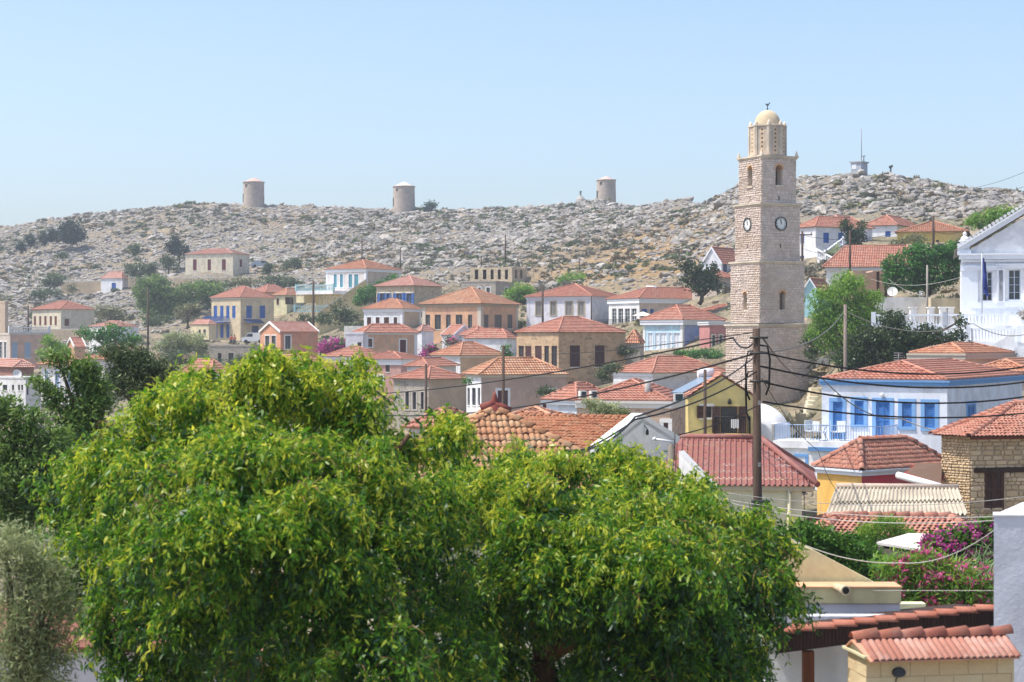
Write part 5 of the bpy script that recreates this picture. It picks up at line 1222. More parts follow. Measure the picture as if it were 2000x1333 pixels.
house('terrace', 'white terrace parapet in front of the white house with blue windows', 1745, 1686, 1752, 236, 10, 471, None, '#dcdcdc', L2=3, cat='terrace', base=500)
# stepped stone path right of the tower
t = thing('stone_steps', 'pale stone steps climbing past the right side of the bell tower', 'steps', tuple(P(1590, 820, 138))); sp = stonepiece('#d8cbb2', '#c2b497')
for i in range(10):
    Y = 132 + i * 1.15; zz = zrow(835, 132) + i * .28; x0 = T(1566 + i * 2.0) * Y; nst = 2
    for j in range(nst): mb = MB(); wd = 2.1 / nst; mb.box(x0 + j * wd + R.uniform(0, .04), x0 + (j + 1) * wd - R.uniform(0, .04), Y + R.uniform(-.05, .05), Y + 1.3, zz - 1.2, zz + R.uniform(-.03, .03)); mb.build('step', sp, t)
house('stone_wall', 'pale dry stone retaining wall between the bell tower steps and the pine', 1640, 1572, 1650, 152, 8, 700, None, rubble('#d4c7ae', '#b9ab92', '#a1937c'), L2=2.5, cat='wall', base=790)
house('stone_wall', 'low stone terrace wall left of the bell tower under the blue house', 1420, 1255, 1424, 178, 6, 702, None, rubble('#b5a38a', '#9c8a70', '#8d7d66'), L2=1.2, cat='wall', base=735)
house('stone_wall', 'stone wall of the ruined yard right of the red pole at the left', 405, 306, 410, 262, 10, 690, None, STONE_TAN, L2=1, cat='wall', base=720)
house('stone_wall', 'ruined stone gable end standing behind the grey olive at left', 345, 308, 347, 268, 12, 664, None, STONE_GREY, L2=4, cat='ruin', base=700)
for x0, x1, r_, Y, lb in ((338, 640, 544, 377, 'long low terrace wall with a pale coping below the beige hillside house'), (120, 197, 551.5, 404, 'low terrace wall left of the white cottage'), (250, 372, 543, 399, 'low terrace wall right of the white cottage'), (60, 215, 645, 320, 'stone terrace wall under the five window farmhouse')):
    A, B = P(x0, r_, Y), P(x1, r_ - 2, Y); t = thing('terrace_wall', lb, 'terrace wall', tuple(A)); mb = MB(); d = B - A; mb.prism([A, B, B - Zv * 3, A - Zv * 3], (0, .5, 0)); mb.build('wall', plaster('#b09c7e', .5), t); mb = MB(); mb.prism([A, B, B + Zv * .14, A + Zv * .14], (0, .6, 0)); mb.build('coping', plaster('#d3c4ac'), t)
    for i in range(12): q = A + d * ((i + .5) / 12); FOOT.append((q.x, q.y, 2.4))

# ------------------------------------------------------------------ windmills, summit hut, marker
def mill(label, px, rb, rt, rc, hw, Y, cone):
    k = Y / F; c = P(px, rb, Y); t = thing('windmill', label, 'windmill', tuple(c), 'windmill towers on the ridge'); r = hw * k; h = (rb - rt) * k; FOOT.append((c.x, c.y, r + .5)); mb = MB()
    mb.lathe(c, [(r * 1.03, -3), (r * 1.02, 0), (r * .985, h)], 36); mb.build('wall', plaster('#9a8d80', .5, '#80766c'), t)
    mb = MB(); mb.lathe(c, [(r * 1.0, h), (r * 1.05, h + .05), (r * 1.05, h + .3), (r * 1.0, h + .34)], 36); mb.build('rim', plaster('#9d8f80', .4), t)
    mb = MB(); mb.lathe(c, [(r * .93, h + .3), (r * .2, h + (rt - rc) * k * .85), (0, h + (rt - rc) * k * .95)], 14, 0, False); mb.build('roof', plaster(cone, .5, '#c4a596'), t)
    for (s, z, w, hh, nm) in ((-.62, h * .78, .5, .75, 'window'), (-.95, 0.1, .9, 2.2, 'door')):
        a = math.asin(max(-1, min(1, s))); n = Vector((math.sin(a), -math.cos(a), 0)); u = Vector((n.y, -n.x, 0)); mb = MB(); mb.frame_box(c + n * r, u, n, Zv, -w / 2, w / 2, -.3, .06, z, z + hh); o = mb.build(nm, plain('#4b4640', .9), t)
        mb = MB(); mb.frame_box(c + n * r, u, n, Zv, -w / 2 - .15, w / 2 + .15, -.3, .10, z + hh, z + hh + .18); mb.build('lintel', plaster('#8d8174'), o)
mill('left windmill tower without sails, pink and white conical cap, on the ridge', 495.5, 397, 358, 347, 20.5, 497, '#ab8a7e')
mill('middle windmill tower without sails, next to a small bush on the ridge', 789, 405, 366.5, 355, 21.2, 494, '#b5a99c')
mill('windmill tower without sails on the ridge nearest the clock tower', 1184, 392, 354, 344, 18.7, 476, '#a3928a')
c = P(1686, 344, 311); t = thing('summit_hut', 'small grey hut with a radio mast on the rocky summit', 'hut', tuple(c)); k = 311 / F; FOOT.append((c.x, c.y, 2.5))
a = Vector((.80, -.6, 0)); b = Vector((.6, .8, 0)); o = P(1682, 344, 310.5); mb = MB(); mb.frame_box(o, a, b, Zv, -1.9, .0, 0, 2.4, -2, 2.3); mb.build('wall', plaster('#93989f', .6, '#7c8087'), t)
o2 = o; mb = MB(); mb.frame_box(o, a, b, Zv, -2.1, .2, -.2, 2.6, 2.3, 2.5); mb.build('roof', plaster('#86888b'), t); mb = MB(); mb.frame_box(o, a, b, Zv, -1.7, -.9, -.05, .02, 1.2, 2.1); mb.build('window', paint('#dfe2e4'), t)
mb = MB(); p = P(1682.5, 316, 311.5); mb.tube([p, P(1682.5, 252, 311.5)], .06, 6); mb.build('mast', plain('#8d9196', .4), t); mb = MB(); q = P(1687, 318, 311.5); mb.tube([q - Zv * .2, q + Zv * 1.1], .1, 6); mb.frame_box(q + Zv * 1.1, (1, 0, 0), (0, 1, 0), Zv, -.3, .3, -.1, .1, -.06, .06); mb.build('antenna', plain('#7a7f84', .4), t)
for px, r0, r1, lb in ((1738, 340, 327, 'short dark post with a tilted box on the rocky summit'), (1134, 388, 376, 'dark upright marker on a stone cairn beside the nearest windmill')):
    Y = 309 if px > 1500 else 474; p = P(px, r0, Y); t = thing('marker_post', lb, 'marker', tuple(p)); mb = MB(); q = P(px + (2 if px > 1500 else 0), r1, Y); mb.tube([p - Zv * 2, q], .14 if px > 1500 else .22, 7); mb.build('shaft', plain('#4a4d50'), t); mb = MB(); mb.frame_box(q, (1, 0, .3), (0, 1, 0), Zv, -.3, .3, -.15, .15, -.1, .3); mb.build('head', plain('#3f4347'), t)
    if px < 1500: mb = MB(); mb.lathe(p, [(1.4, -1), (1.2, -.2), (.6, .5), (.2, .7), (0, .7)], 9, 0, False); mb.build('cairn', ROCKM, t)

# ------------------------------------------------------------------ vehicles and people on the left
def van(name, label, px, row, Y, L, H, colr, cat, yaw=0, open_top=False):
    c = P(px, row, Y); t = thing(name, label, cat, tuple(c)); FOOT.append((c.x, c.y, 3)); a = Vector((math.cos(yaw), math.sin(yaw), 0)); b = Vector((-a.y, a.x, 0)); w = 1.6; h = H
    prof = [(-.5, .18), (.5, .18), (.5, .5), (.47, .56), (.33, .6), (.22, .97), (.18, 1), (-.46, 1), (-.5, .94)] if cat == 'van' else [(-.5, .2), (.5, .2), (.5, .52), (.24, .58), (.1, .98), (-.26, 1), (-.42, .6), (-.5, .56)]
    mb = MB(); mb.prism([c + a * (x * L) + Zv * (z * h) - b * (w / 2) for x, z in prof], b * w); mb.build('body', paint(colr, .3, .05), t)
    for x in (-.3, .3):
        for s in (-1, 1): mb = MB(); q = c + a * (x * L) + Zv * .3 + b * (s * w / 2); mb.tube([q - b * .1, q + b * .1], .3, 12); mb.build('wheel', plain('#1c1c1d'), t)
    mb = MB(); mb.prism([c + a * (x * L) + Zv * (z * h) - b * (w / 2 + .01) for x, z in ((.3, .62), (.21, .92), (.02, .92), (.02, .62))], b * (w + .02)); mb.build('side_window', glass(), t)
    mb = MB(); mb.prism([c + a * (x * L) + Zv * (z * h) - b * (w / 2 - .15) for x, z in ((.345, .62), (.24, .95), (.225, .95), (.33, .62))], b * (w - .3)); mb.build('windscreen', glass(), t)
van('van', 'white van parked beside the blue shuttered house', 497, 671, 296, 3.9, 1.7, '#dcdcdc', 'van', 3.0)
van('parked_car', 'silver car parked on the hillside beside the beige house', 509, 523, 386, 4.2, 1.5, '#aab2ba', 'car', .2)
van('utility_vehicle', 'dark open jeep parked at the right corner of the white cottage', 249, 576, 394, 2.9, 1.6, '#4a5054', 'car', .1)
def person(px, row, Y, shirt, label, ph=0.0):
    c = P(px, row, Y); t = thing('person', label, 'person', tuple(c), 'people on the terrace')
    J = [(0, 0, .92), (0, 0, 1.15), (0, 0, 1.4), (0, 0, 1.52), (0, -.02, 1.66), (.2, 0, 1.42), (.27, -.04, 1.14), (.24, -.16, .92), (-.2, 0, 1.42), (-.27, -.02, 1.14), (-.25, -.12, .9), (.1, 0, .88), (.11, -.04, .48), (.11, .02, .06), (.11, -.14, .03), (-.1, 0, .88), (-.12, .06, .48), (-.12, .1, .06), (-.12, -.05, .03)]
    E = [(0, 1), (1, 2), (2, 3), (3, 4), (2, 5), (5, 6), (6, 7), (2, 8), (8, 9), (9, 10), (0, 11), (11, 12), (12, 13), (13, 14), (0, 15), (15, 16), (16, 17), (17, 18)]
    Rr = [.16, .15, .17, .06, .1, .075, .05, .035, .075, .05, .035, .1, .07, .05, .04, .1, .07, .05, .04]
    def sk(nm, idx, mat, g=1.0):
        me = bpy.data.meshes.new(nm); m = {j: i for i, j in enumerate(idx)}; me.from_pydata([J[j] for j in idx], [(m[a], m[b]) for a, b in E if a in m and b in m], []); o = link(nm, me, t); me.materials.append(mat)
        md = o.modifiers.new('skin', 'SKIN'); md.use_smooth_shade = True
        for i, j in enumerate(idx): me.skin_vertices[0].data[i].radius = (Rr[j] * g, Rr[j] * g * .85); 
        me.skin_vertices[0].data[0].use_root = True; o.modifiers.new('sub', 'SUBSURF').levels = 1; return o
    sk('body', list(range(19)), plain('#a87a60', .7)); sk('shirt', [0, 1, 2, 5, 8], plain(shirt, .9), 1.15); sk('trousers', [0, 11, 12, 15, 16], plain('#2b3347', .9), 1.15)
    bm = bmesh.new(); bmesh.ops.create_uvsphere(bm, u_segments=10, v_segments=7, radius=.115); me = bpy.data.meshes.new('hair'); bm.to_mesh(me); bm.free(); me.materials.append(plain('#2a211b', .9)); o = link('hair', me, t, (0, .02, 1.72))
person(451.5, 676, 297, '#c23a2c', 'person in a bright red shirt below the blue balcony, left of the other one')
person(458, 676, 298.5, '#cf6a55', 'person in a paler red shirt, right of the other one on the terrace')
# ------------------------------------------------------------------ nearer right side
# terrace furniture of the blue trimmed house
h, zf, uA, uE = TERR
def chair(u, n, yaw, label):
    p = h.L.pt(u, zf, n); t = thing('patio_chair', label, 'chair', tuple(p), 'chairs on the blue railed terrace'); a = Vector((math.cos(yaw), math.sin(yaw), 0)); b = Vector((-a.y, a.x, 0))
    m = paint('#d9dcdc', .6); mb = MB(); mb.frame_box(p, a, b, Zv, -.23, .23, -.23, .23, .42, .46); mb.build('seat', m, t); mb = MB(); mb.frame_box(p + b * .22, a, (b * .96 + Zv * .25), Zv, -.23, .23, 0, .03, .46, .95); mb.build('backrest', m, t)
    for x in (-.2, .2):
        for y in (-.2, .2): mb = MB(); q = p + a * x + b * y; mb.tube([q, q + Zv * .42], .018, 5); mb.build('leg', plain('#4b4f55', .4), t)
for i, (u, n, y, l) in enumerate(((6.35, 1.2, .5, 'far left'), (5.75, 1.75, 2.2, 'nearest the railing at left'), (5.2, 1.0, 1.4, 'third from the left'), (4.85, 1.5, -.6, 'right hand, turned to the door'))): chair(u, n, y, 'pale patio chair on the blue railed terrace, ' + l)
p = h.L.pt(5.9, zf, 1.1); t = thing('patio_table', 'small dark round patio table among pale chairs on the terrace', 'table', tuple(p)); mb = MB(); mb.lathe(p, [(0, .70), (.45, .70), (.45, .74), (0, .74)], 16); mb.build('table_top', plain('#3c4148', .4), t)
for i in range(3): mb = MB(); d = Vector((math.cos(i * 2.1), math.sin(i * 2.1), 0)); mb.tube([p + d * .35, p + d * .1 + Zv * .4, p + d * .3 + Zv * .7], .02, 5); mb.build('leg', plain('#3c4148', .4), t)
# white domed chapel
c = P(1478, 872, 106); t = thing('chapel', 'small whitewashed chapel with a round white dome behind the main pole', 'chapel', (c.x, 106, ground(c.x, 106))); k = 106 / F; r = 66 * k
prof = [(r * 1.0, -4), (r * 1.0, .5)] + [(r * math.cos(a), .5 + (84 * k - .5) * math.sin(a)) for a in np.linspace(.1, math.pi / 2, 12)][:-1] + [(0, 84 * k)]
mb = MB(); mb.lathe(c, prof, 40); mb.build('dome', plaster('#e8e8e8', .1), t); FOOT.append((c.x, c.y, r + 1))
house('shed', 'small pale stone outbuilding with a dark opening at the right foot of the white dome', 1537, 1508, 1545, 99, 10, 833, None, '#d6c8ae', [('L', 1514, 1529, 862, 871, 'H', DK)], L2=1.5, flat=('#dcd2bf', .12), base=920)
# red metal roofed house
h = house('house', 'cream house under a ribbed red metal roof behind the main utility pole', 1566, 1300, 1612, 50, 7, 950, None, '#c4b896', L2=5.2, near=True, wallR='#dfe2ea', base=1080)
z1 = h.z1; C = Vector((h.C.x, h.C.y, z1)); e = .18; dl, dr = h.dl, h.dr; L1 = (C.x - T(1268) * 50) ; rg1 = P(1484, 860, 52.6); rg0 = P(1328, 853, 53.0); rg0.z = rg1.z + .02; 
c0 = C - dr * e - dl * (.42); c1 = C + dl * L1 - dr * e; c3 = C + dr * (h.L2 + .1) - dl * .5; mm = paint('#8f5c54', .65, .45)
mb = MB()
def ribs(mb, p0, p1, q1, q0, pitch):
    U, V, N = slope_frame(p0, p1, q0, q1); H = (q0 - p0).dot(V); L = (p1 - p0).length; a0, a1 = (q0 - p0).dot(U), (q1 - p0).dot(U); n = int(L / pitch)
    pt = lambda u, v, hh: p0 + U * u + V * v + N * hh
    lim = lambda u: min(H, H * (u / a0 if a0 > .01 else 1), H * ((L - u) / (L - a1) if L - a1 > .01 else 1))
    sub = ((0, 0), (.35, 0), (.45, .04), (.6, .048), (.75, .04), (.85, 0), (1, 0)); rows = max(1, round(H / .42))
    for i in range(n):
        for (f0, h0), (f1, h1) in zip(sub, sub[1:]):
            u0, u1 = (i + f0) * L / n, (i + f1) * L / n; va, vb = max(.02, lim(u0)), max(.02, lim(u1))
            for r_ in range(rows):
                w0, w1 = r_ * H / rows, min((r_ + 1) * H / rows, max(va, vb)); 
                if w0 >= max(va, vb): break
                s = .012; mb.face((pt(u0, min(w0, va), h0 + s), pt(u1, min(w0, vb), h1 + s), pt(u1, min(w1, vb), h1), pt(u0, min(w1, va), h0)), smooth=False)
ribs(mb, c0, c1, rg0, rg1, .15); ribs(mb, c3, c0, rg1, rg1, .15)
rf = mb.build('roof', mm, h.root); mb = MB(); 
for a_, b_ in ((c0, rg1), (rg0, rg1), (c3, rg1)): mb.tube([a_ + Zv * .06, b_ + Zv * .08], .085, 8)
mb.build('ridge', mm, rf); mb = MB(); n = 34
for i in range(n): q = rg0.lerp(rg1, (i + .5) / n) - Zv * .04 - Vector((0, .1, 0)); mb.lathe(q, [(0, -.06), (.05, -.02), (.05, .03), (0, .06)], 6)
mb.build('closure', mm, rf)
mb = MB(); mb.frame_box(C, dl, -dr, Zv, -.35, L1, .003, .1, -.12, 0); mb.frame_box(C, dr, -dl, Zv, 0, h.L2, .003, .3, -.15, -.02); mb.build('fascia', paint('#c9bda0'), h.root)
for u in (1.62, ): mb = MB(); q = h.L.pt(h.L.u_at(1541), z1 - .1, .08); mb.tube([q, q - Zv * 3], .05, 8); mb.build('drainpipe', paint('#cfc6a6'), h.root)
mb = MB(); q = h.R.pt(1.0, z1 - .25, .1); mb.frame_box(q, h.R.U, h.R.N, Zv, -.3, .3, -.05, .03, 0, .05); mb.tube([q, q - Zv * .9], .012, 5); mb.build('wall_bracket', plain('#5d6064', .5), h.root)
# white gabled house with orange tiles
a = rad(28); U = Vector((.47, .883, 0)); N = Vector((.883, -.47, 0)); ap = P(1255, 818, 55); t = thing('house', 'white gabled house with orange tiles and broad white gable edges behind the foreground tree', 'house', (ap.x - 2, 56, ground(ap.x, 56))); f = Face((ap.x, ap.y, 0), U, N, 0); ze = ap.z - .72
mb = MB(); mb.face([f.pt(-2.5, ze), f.pt(2.5, ze), f.pt(0, ap.z)]); f.quad(mb, -2.5, 2.5, ze - 6, ze); Face(f.pt(-2.5, 0), -N, -U, 5).quad(mb, 0, 6.2, ze - 6, ze); Face(f.pt(2.5, 0), -N, U, 5).quad(mb, 0, 6.2, ze - 6, ze); mb.build('wall', plaster('#d2d0cc', .3), t)
rg_a, rg_b = f.pt(0, ap.z, -.25), f.pt(0, ap.z, -4.1); S = [(f.pt(-2.75, ze - .07, -.25), f.pt(-2.75, ze - .07, -4.1), rg_b, rg_a), (f.pt(2.75, ze - .07, -.25), f.pt(2.75, ze - .07, -4.1), rg_b, rg_a)]
mb = MB(); [mb.face(q) for q in S]; rf = mb.build('roof', plain('#6b5548', .9), t); cm = clay('#b57a5a', '#9c6448', '#b0987a', .45); lay_tiles(rf, S, cm, .135, .23, 300); cap_tiles(rf, rg_a, rg_b, cm, .25, .07)
for s in (-1, 1): A, B = f.pt(s * 2.85, ze - .1), f.pt(0, ap.z); mb = MB(); mb.prism([A - Zv * .12, A + Zv * .16, B + Zv * .16, B - Zv * .12], N * -.36); mb.build('rake', paint('#e6e4e0', .85), t)
mb = MB(); q = f.pt(.12, ap.z - .42, .1); mb.lathe(q, [(.015, .1), (.045, .05), (.05, -.05), (.015, -.08)], 8); mb.tube([q + Zv * .1, f.pt(.12, ap.z - .2, 0)], .015, 5); mb.build('wall_lamp', plain('#2a2725'), t)
# sloping wall in front of the metal roof
A, B = P(1326, 886, 47), P(1394, 958, 46); mb = MB(); mb.prism([A, A + Vector((.1, .3, 0)), A + Vector((.1, .3, -4)), A - Zv * 4], B - A); t = thing('stair_wall', 'grey white sloping parapet wall between the gabled house and the red metal roof', 'wall', (A.x, A.y, A.z - 4)); mb.build('wall', plaster('#c9c8c6', .3), t); mb = MB(); mb.prism([A, A + Vector((.16, .3, 0)), A + Vector((.16, .3, .06)), A + Zv * .06], B - A); mb.build('coping', plaster('#b0afad', .4), t)
# old pyramid roof with large weathered tiles
ap = P(966, 800, 40); ctr = Vector((ap.x, ap.y, 0)); t = thing('house', 'house with an old lichen covered pyramid roof of thick tiles and a dark red finial', 'house', (ap.x, ap.y, ground(ap.x, ap.y))); hh = Vector((1, .12, 0)).normalized(); vv = Vector((-hh.y, hh.x, 0)); s = 2.9; dz = 1.55
cc = [ctr + hh * (s * x) + vv * (s * y) + Zv * (ap.z - dz) for x, y in ((-1, -1), (1, -1), (1, 1), (-1, 1))]; apx = Vector((ap.x, ap.y, ap.z)); S = [(cc[i], cc[(i + 1) % 4], apx, apx) for i in range(4)]
mb = MB(); [mb.face(q[:3]) for q in S]; rf = mb.build('roof', plain('#6a5344', .95), t); cm = clay('#bd8c68', '#a07050', '#c0ae8c', .85); lay_tiles(rf, S, cm, .125, .27, 300, .025)
for q in cc: cap_tiles(rf, q, apx, cm, .36, .085)
mb = MB(); mb.lathe(apx, [(.2, -.1), (.17, .05), (.09, .12), (.08, .18), (.05, .3), (0, .42)], 8); mb.tube([apx + Zv * .02 + hh * -.3, apx + Zv * .12], .1, 7); mb.tube([apx + Zv * -.05 + hh * .34, apx + Zv * .1], .1, 7); mb.build('finial', plain('#7d423a', .9), rf)
mb = MB(); w_ = 2.65; mb.frame_box(ctr, hh, vv, Zv, -w_, w_, -w_, w_, ap.z - dz - 4.5, ap.z - dz + .02); mb.build('wall', plaster('#c9b89c'), t)
# orange strip roof behind it
house('house', 'low house showing a strip of orange tiles behind the old pyramid roof', 1100, 960, 1140, 75, 12, 830, 798, '#d4cfc6', roof='orange', base=930, L2=3)
house('house', 'low house with a salmon roof glimpsed through the foreground tree top', 880, 800, 940, 90, 25, 838, 800, '#d4cfc6', roof='red', base=930)
# orange and red walled house with tile roof
h = house('house', 'house with orange and crimson walls, white cornice and new red tiles', 1683, 1596, 1850, 65, 54, 919, 858, '#d8964a', roof='red', cornice=('#d6dbe2', .2, .12), wallR='#a83244', over=.1, base=1040, near=True, tilepieces=True, L2=4.6, row=.21, pitch=.125)
A = P(1745, 936, 62); t = thing('lean_to_roof', 'small red tiled lean-to roof with a white edge against the stone house', 'roof', tuple(A)); q = [P(1765, 925, 62), P(1838, 948, 60.5), P(1840, 905, 63.5), P(1790, 905, 65)]
mb = MB(); mb.face(q); o = mb.build('roof_deck', plain('#6a5344', .95), t); mb = MB(); roof_slope(mb, q[0], q[1], q[2], q[3], .2, .03, .13, False); mb.build('roof', tiles('#a4513f', '#8f4435', '#8f7f6f', pitch=.13, row=.2, amt=.2, bump=.6), t)
mb = MB(); mb.tube([q[0] + Vector((-.2, 0, -.06)), q[1] + Vector((0, 0, -.06))], .12, 8); mb.build('edge', plaster('#e4e6e8', .1), t)
# corrugated shed
q = [P(1608, 1018, 55), P(1892, 1006, 54), P(1872, 955, 58.5), P(1633, 953, 58.5)]; t = thing('shed', 'low shed with a bleached grey corrugated roof', 'shed', tuple(P(1740, 1040, 56))); mb = MB(); U = (q[1] - q[0]); n = 150; Pq = lambda s_, v: q[0].lerp(q[1], s_).lerp(q[3].lerp(q[2], s_), v); nn = (q[1] - q[0]).cross(q[3] - q[0]).normalized()
for i in range(n):
    a0, a1 = i / n, (i + 1) / n; w0, w1 = .045 * math.sin(i * 2 * math.pi / 4.6), .045 * math.sin((i + 1) * 2 * math.pi / 4.6)
    for v0, v1, o0, o1 in ((0, .52, .03, .0), (.50, 1, .05, .02)): mb.face((Pq(a0, v0) + nn * (w0 + o0), Pq(a1, v0) + nn * (w1 + o0), Pq(a1, v1) + nn * (w1 + o1), Pq(a0, v1) + nn * (w0 + o1)), smooth=True)
mb.build('roof', plaster('#a39a8a', .8, '#7d7466'), t); mb = MB(); mb.prism([q[0] - Zv * .15, q[1] - Zv * .15, q[2] - Zv * .15, q[3] - Zv * .15], (0, 0, -3)); mb.build('wall', rubble('#b5a68c', '#94866e', '#a5967c'), t)
mb = MB(); mb.tube([q[3] + Zv * .05, q[2] + Zv * .05], .1, 7); mb.build('ridge', plaster('#a08f80', .5), t)
# rubble and ashlar stone house at right edge
Y = 62.0; cx_ = T(1895) * Y; C = Vector((cx_, Y, 0)); dr = Vector((math.cos(rad(12)), math.sin(rad(12)), 0)); dl = Vector((-math.sin(rad(40)), math.cos(rad(40)), 0)); ez = zrow(853, Y); Rf = Face(C, dr, Vector((dr.y, -dr.x, 0)), 6.0); tl = T(1839); L1 = (C.x - tl * Y) / (tl * dl.y - dl.x); Lf = Face(C, dl, Vector((-dl.y, dl.x, 0)), L1)
FOOT.append((C.x + 3, Y + 3, 5)); t = thing('stone_house', 'stone house with a brown shuttered window and a heavy wooden lintel beam at the right', 'house', (C.x + 2, Y + 2, ground(C.x + 2, Y + 2))); h = House(); h.root = t; zb = zrow(1060, Y)
wr = Rf.rect(1923, 1962, 921, 996); wr2 = (wr[0] + 1.75, wr[1] + 1.75, wr[2], wr[3])
mb = MB(); i1 = Face(C - Rf.N * .03, dr, Rf.N, 6); i2 = Face(C - Lf.N * .03, dl, Lf.N, L1); wall_face(mb, i1, zb, ez, [wr, wr2], .25); i2.quad(mb, 0, L1, zb, ez); mb.build('wall', plaster('#ac977c', .4), t)
for w_ in (wr, wr2): add_window(t, Rf, w_, 'S', '#4e3226', None, True, .25, sill='#a08a70')
lz = zrow(917, Y); mb = MB(); Rf.box(mb, wr[0] - .38, 5.8, -.1, .07, lz - .12, lz + .05); mb.build('lintel_beam', wood('#4a372a', '#241a13', (2, 14, 14)), t)
st = stone_courses(Rf, zb, ez, .15, .26, .03, [wr, wr2, (wr[0] - .38, 5.8, lz - .12, lz + .05)]) + stone_courses(Lf, zb, ez, .085, .1, .035); place_stones(t, st, stonepiece('#c9b18f', '#a9916f', '#8f806c'))
o = .28; p1, p2, p3 = C - dr * o + Rf.N * o, C + dr * 6.2 + Rf.N * o, Lf.pt(L1 + .2, 0, o); p0 = Vector((C.x, C.y, 0)) + Rf.N * o + Lf.N * o; 
E = [Vector((p.x, p.y, ez)) for p in (p0, p2, p3)]; rA = P(1982, 789, 65.5); rB = rA + dr * 3; E4 = E[1] + dl * L1 * 1.4; S = [(E[0], E[1], rB, rA), (E[2], E[0], rA, rA)]
mb = MB(); [mb.face(q_ if (q_[2] - q_[3]).length > .05 else q_[:3]) for q_ in S]; rf = mb.build('roof', plain('#6a5344', .95), t); cm = clay('#bf8570', '#a86e5c', '#ac9c8a', .45); lay_tiles(rf, S, cm, .145, .25, 300); cap_tiles(rf, E[0], rA, cm); cap_tiles(rf, E[2], rA, cm); cap_tiles(rf, rA, rB, cm)
mb = MB(); mb.face([E[2], E[0], E[1], E4]); mb.build('soffit', plaster('#b3a48f'), t)
mb = MB(); Rf.box(mb, 0, 6, .0, .12, ez - .1, ez - .003); mb.build('fascia', plain('#7d4438'), t)
# low tiled roof behind the flowering hedge
h = house('house', 'low house showing a red tiled roof over the flowering hedge', 1910, 1610, 1930, 47, 6, 1050, 1010, '#c9b89c', roof='red', over=.15, base=1150, near=True, tilepieces=True, L2=3.4, ridge_half=1.45, row=.24, pitch=.14)
# cream parapet wall, house with drain, lavender wall, white awning
t = thing('house', 'cream and white house with a sloping parapet, broad cream band and a rain spout', 'house', tuple(P(1600, 1290, 24))); Y = 24.0; k = Y / F
mb = MB(); o = P(1400, 1178, Y); mb.frame_box(o, (1, 0, 0), (0, 1, 0), Zv, -1.2, 358 * k, 0, 3.6, -3, 0); mb.build('wall', plaster('#d8dce2', .3, '#a9aab0', 2.5), t)
mb = MB(); mb.frame_box(o, (1, 0, 0), (0, 1, 0), Zv, -1.2, 359 * k, -.03, .42, .0, 30 * k); mb.build('band', plaster('#cdb98a', .55, '#9c8a68'), t); mb = MB(); mb.frame_box(o, (1, 0, 0), (0, 1, 0), Zv, -1.2, 360 * k, -.05, .42, 30 * k, 33 * k); mb.build('coping', plaster('#c98f6c', .5), t)
z0_ = zrow(1145, Y); A, B = P(1440, 1012, 24.5), P(1712, 1140, 24.5); mid = P(1590, 1080, 24.5); mb = MB(); mb.prism([A - Zv * 3.5, A, mid + Zv * .03, B, B - Zv * 3.5], (0, .22, 0)); mb.build('parapet', plaster('#cbb48c', .5, '#a98662'), t)
mb = MB(); mb.frame_box(P(1730, 1180, 27.5), (1, 0, 0), (0, 1, 0), Zv, -2, .6, 0, .25, -2, 0); mb.build('garden_wall', plaster('#d9c690'), t)
mb = MB(); q = P(1632, 1146, 24.0); q2 = P(1652, 1154, 23.55); mb.tube([q, q.lerp(q2, .75)], .05, 12); mb.tube([q.lerp(q2, .7), q2], .062, 12); mb.build('rain_spout', paint('#cdbb98', .5), t); mb = MB(); mb.tube([q2 - Vector((0, -.004, 0)), q2 + (q2 - q).normalized() * .004], .045, 12); mb.build('spout_mouth', plain('#1d1a18'), t)
mb = MB(); o = P(1495, 1400, 23.2); mb.frame_box(o, (1, 0, 0), (0, 1, 0), Zv, 0, 3.4, 0, .2, -1, 196 * 23.2 / F); prop(mb.build('garden_wall', plaster('#d6dae2', .35, '#a9aab0', 2.5)), 'rough white plastered wall standing behind the brown pergola post', 'wall')
o = P(1941, 1400, 21.0); kk = 21.0 / F; rx = Vector((T(1941), 1, 0)); t = thing('wall', 'tall lavender white plastered wall at the right edge', 'wall', (o.x, 21, o.z)); mb = MB(); mb.frame_box(o, (1, 0, 0), rx, Zv, 0, 3, 0, .35, -2, 391 * kk); mb.build('wall', plaster('#c9c9da', .35, '#a5a5b4', 2.5), t); mb = MB(); mb.frame_box(o, (1, 0, 0), rx, Zv, -.01, 3, -.01, .36, 391 * kk, 394 * kk); mb.build('coping', plaster('#dfe1ea', .1), t)
mb = MB(); q = [P(1950, 1007, 21.5), P(2060, 1007, 21.5), P(2060, 978, 22.6), P(1998, 986, 22.6)]; mb.prism(q, (0, 0, .03)); prop(mb.build('awning', paint('#e8e8ea', .8)), 'white sloping awning on top of the lavender wall at the right edge', 'awning')
# pergola with brown fascia boards and stepped clay tiles
Y = 22.0; A, B = P(1519, 1277, 21.6), P(1942, 1222, 22.6); At, Bt = P(1519, 1234, 21.6), P(1942, 1190, 22.6); t = thing('pergola', 'brown boarded pergola roof edge with stepped clay tiles on a square post', 'pergola', tuple(P(1580, 1400, 22)))
d = B - A; n = 62; dx = Vector((d.x, d.y, 0)) / n
for i in range(n):
    a_ = A.lerp(B, i / n); b_ = A.lerp(B, (i + 1) / n); c_ = At.lerp(Bt, i / n); e_ = At.lerp(Bt, (i + 1) / n); g = (b_ - a_) * .04; mb = MB(); mb.prism([a_ + g, b_ - g, e_ - g, c_ + g], Vector((0, .02 + R.uniform(0, .008), 0))); mb.build('board', wood('#4a342b', '#2a1d18', (30, 10, 1.5)), t)
mb = MB(); mb.prism([A + Vector((0, .035, .0)), B + Vector((0, .035, 0)), Bt + Vector((0, .035, 0)), At + Vector((0, .035, 0))], Vector((0, .02, 0))); mb.build('backing', plain('#2b201b'), t)
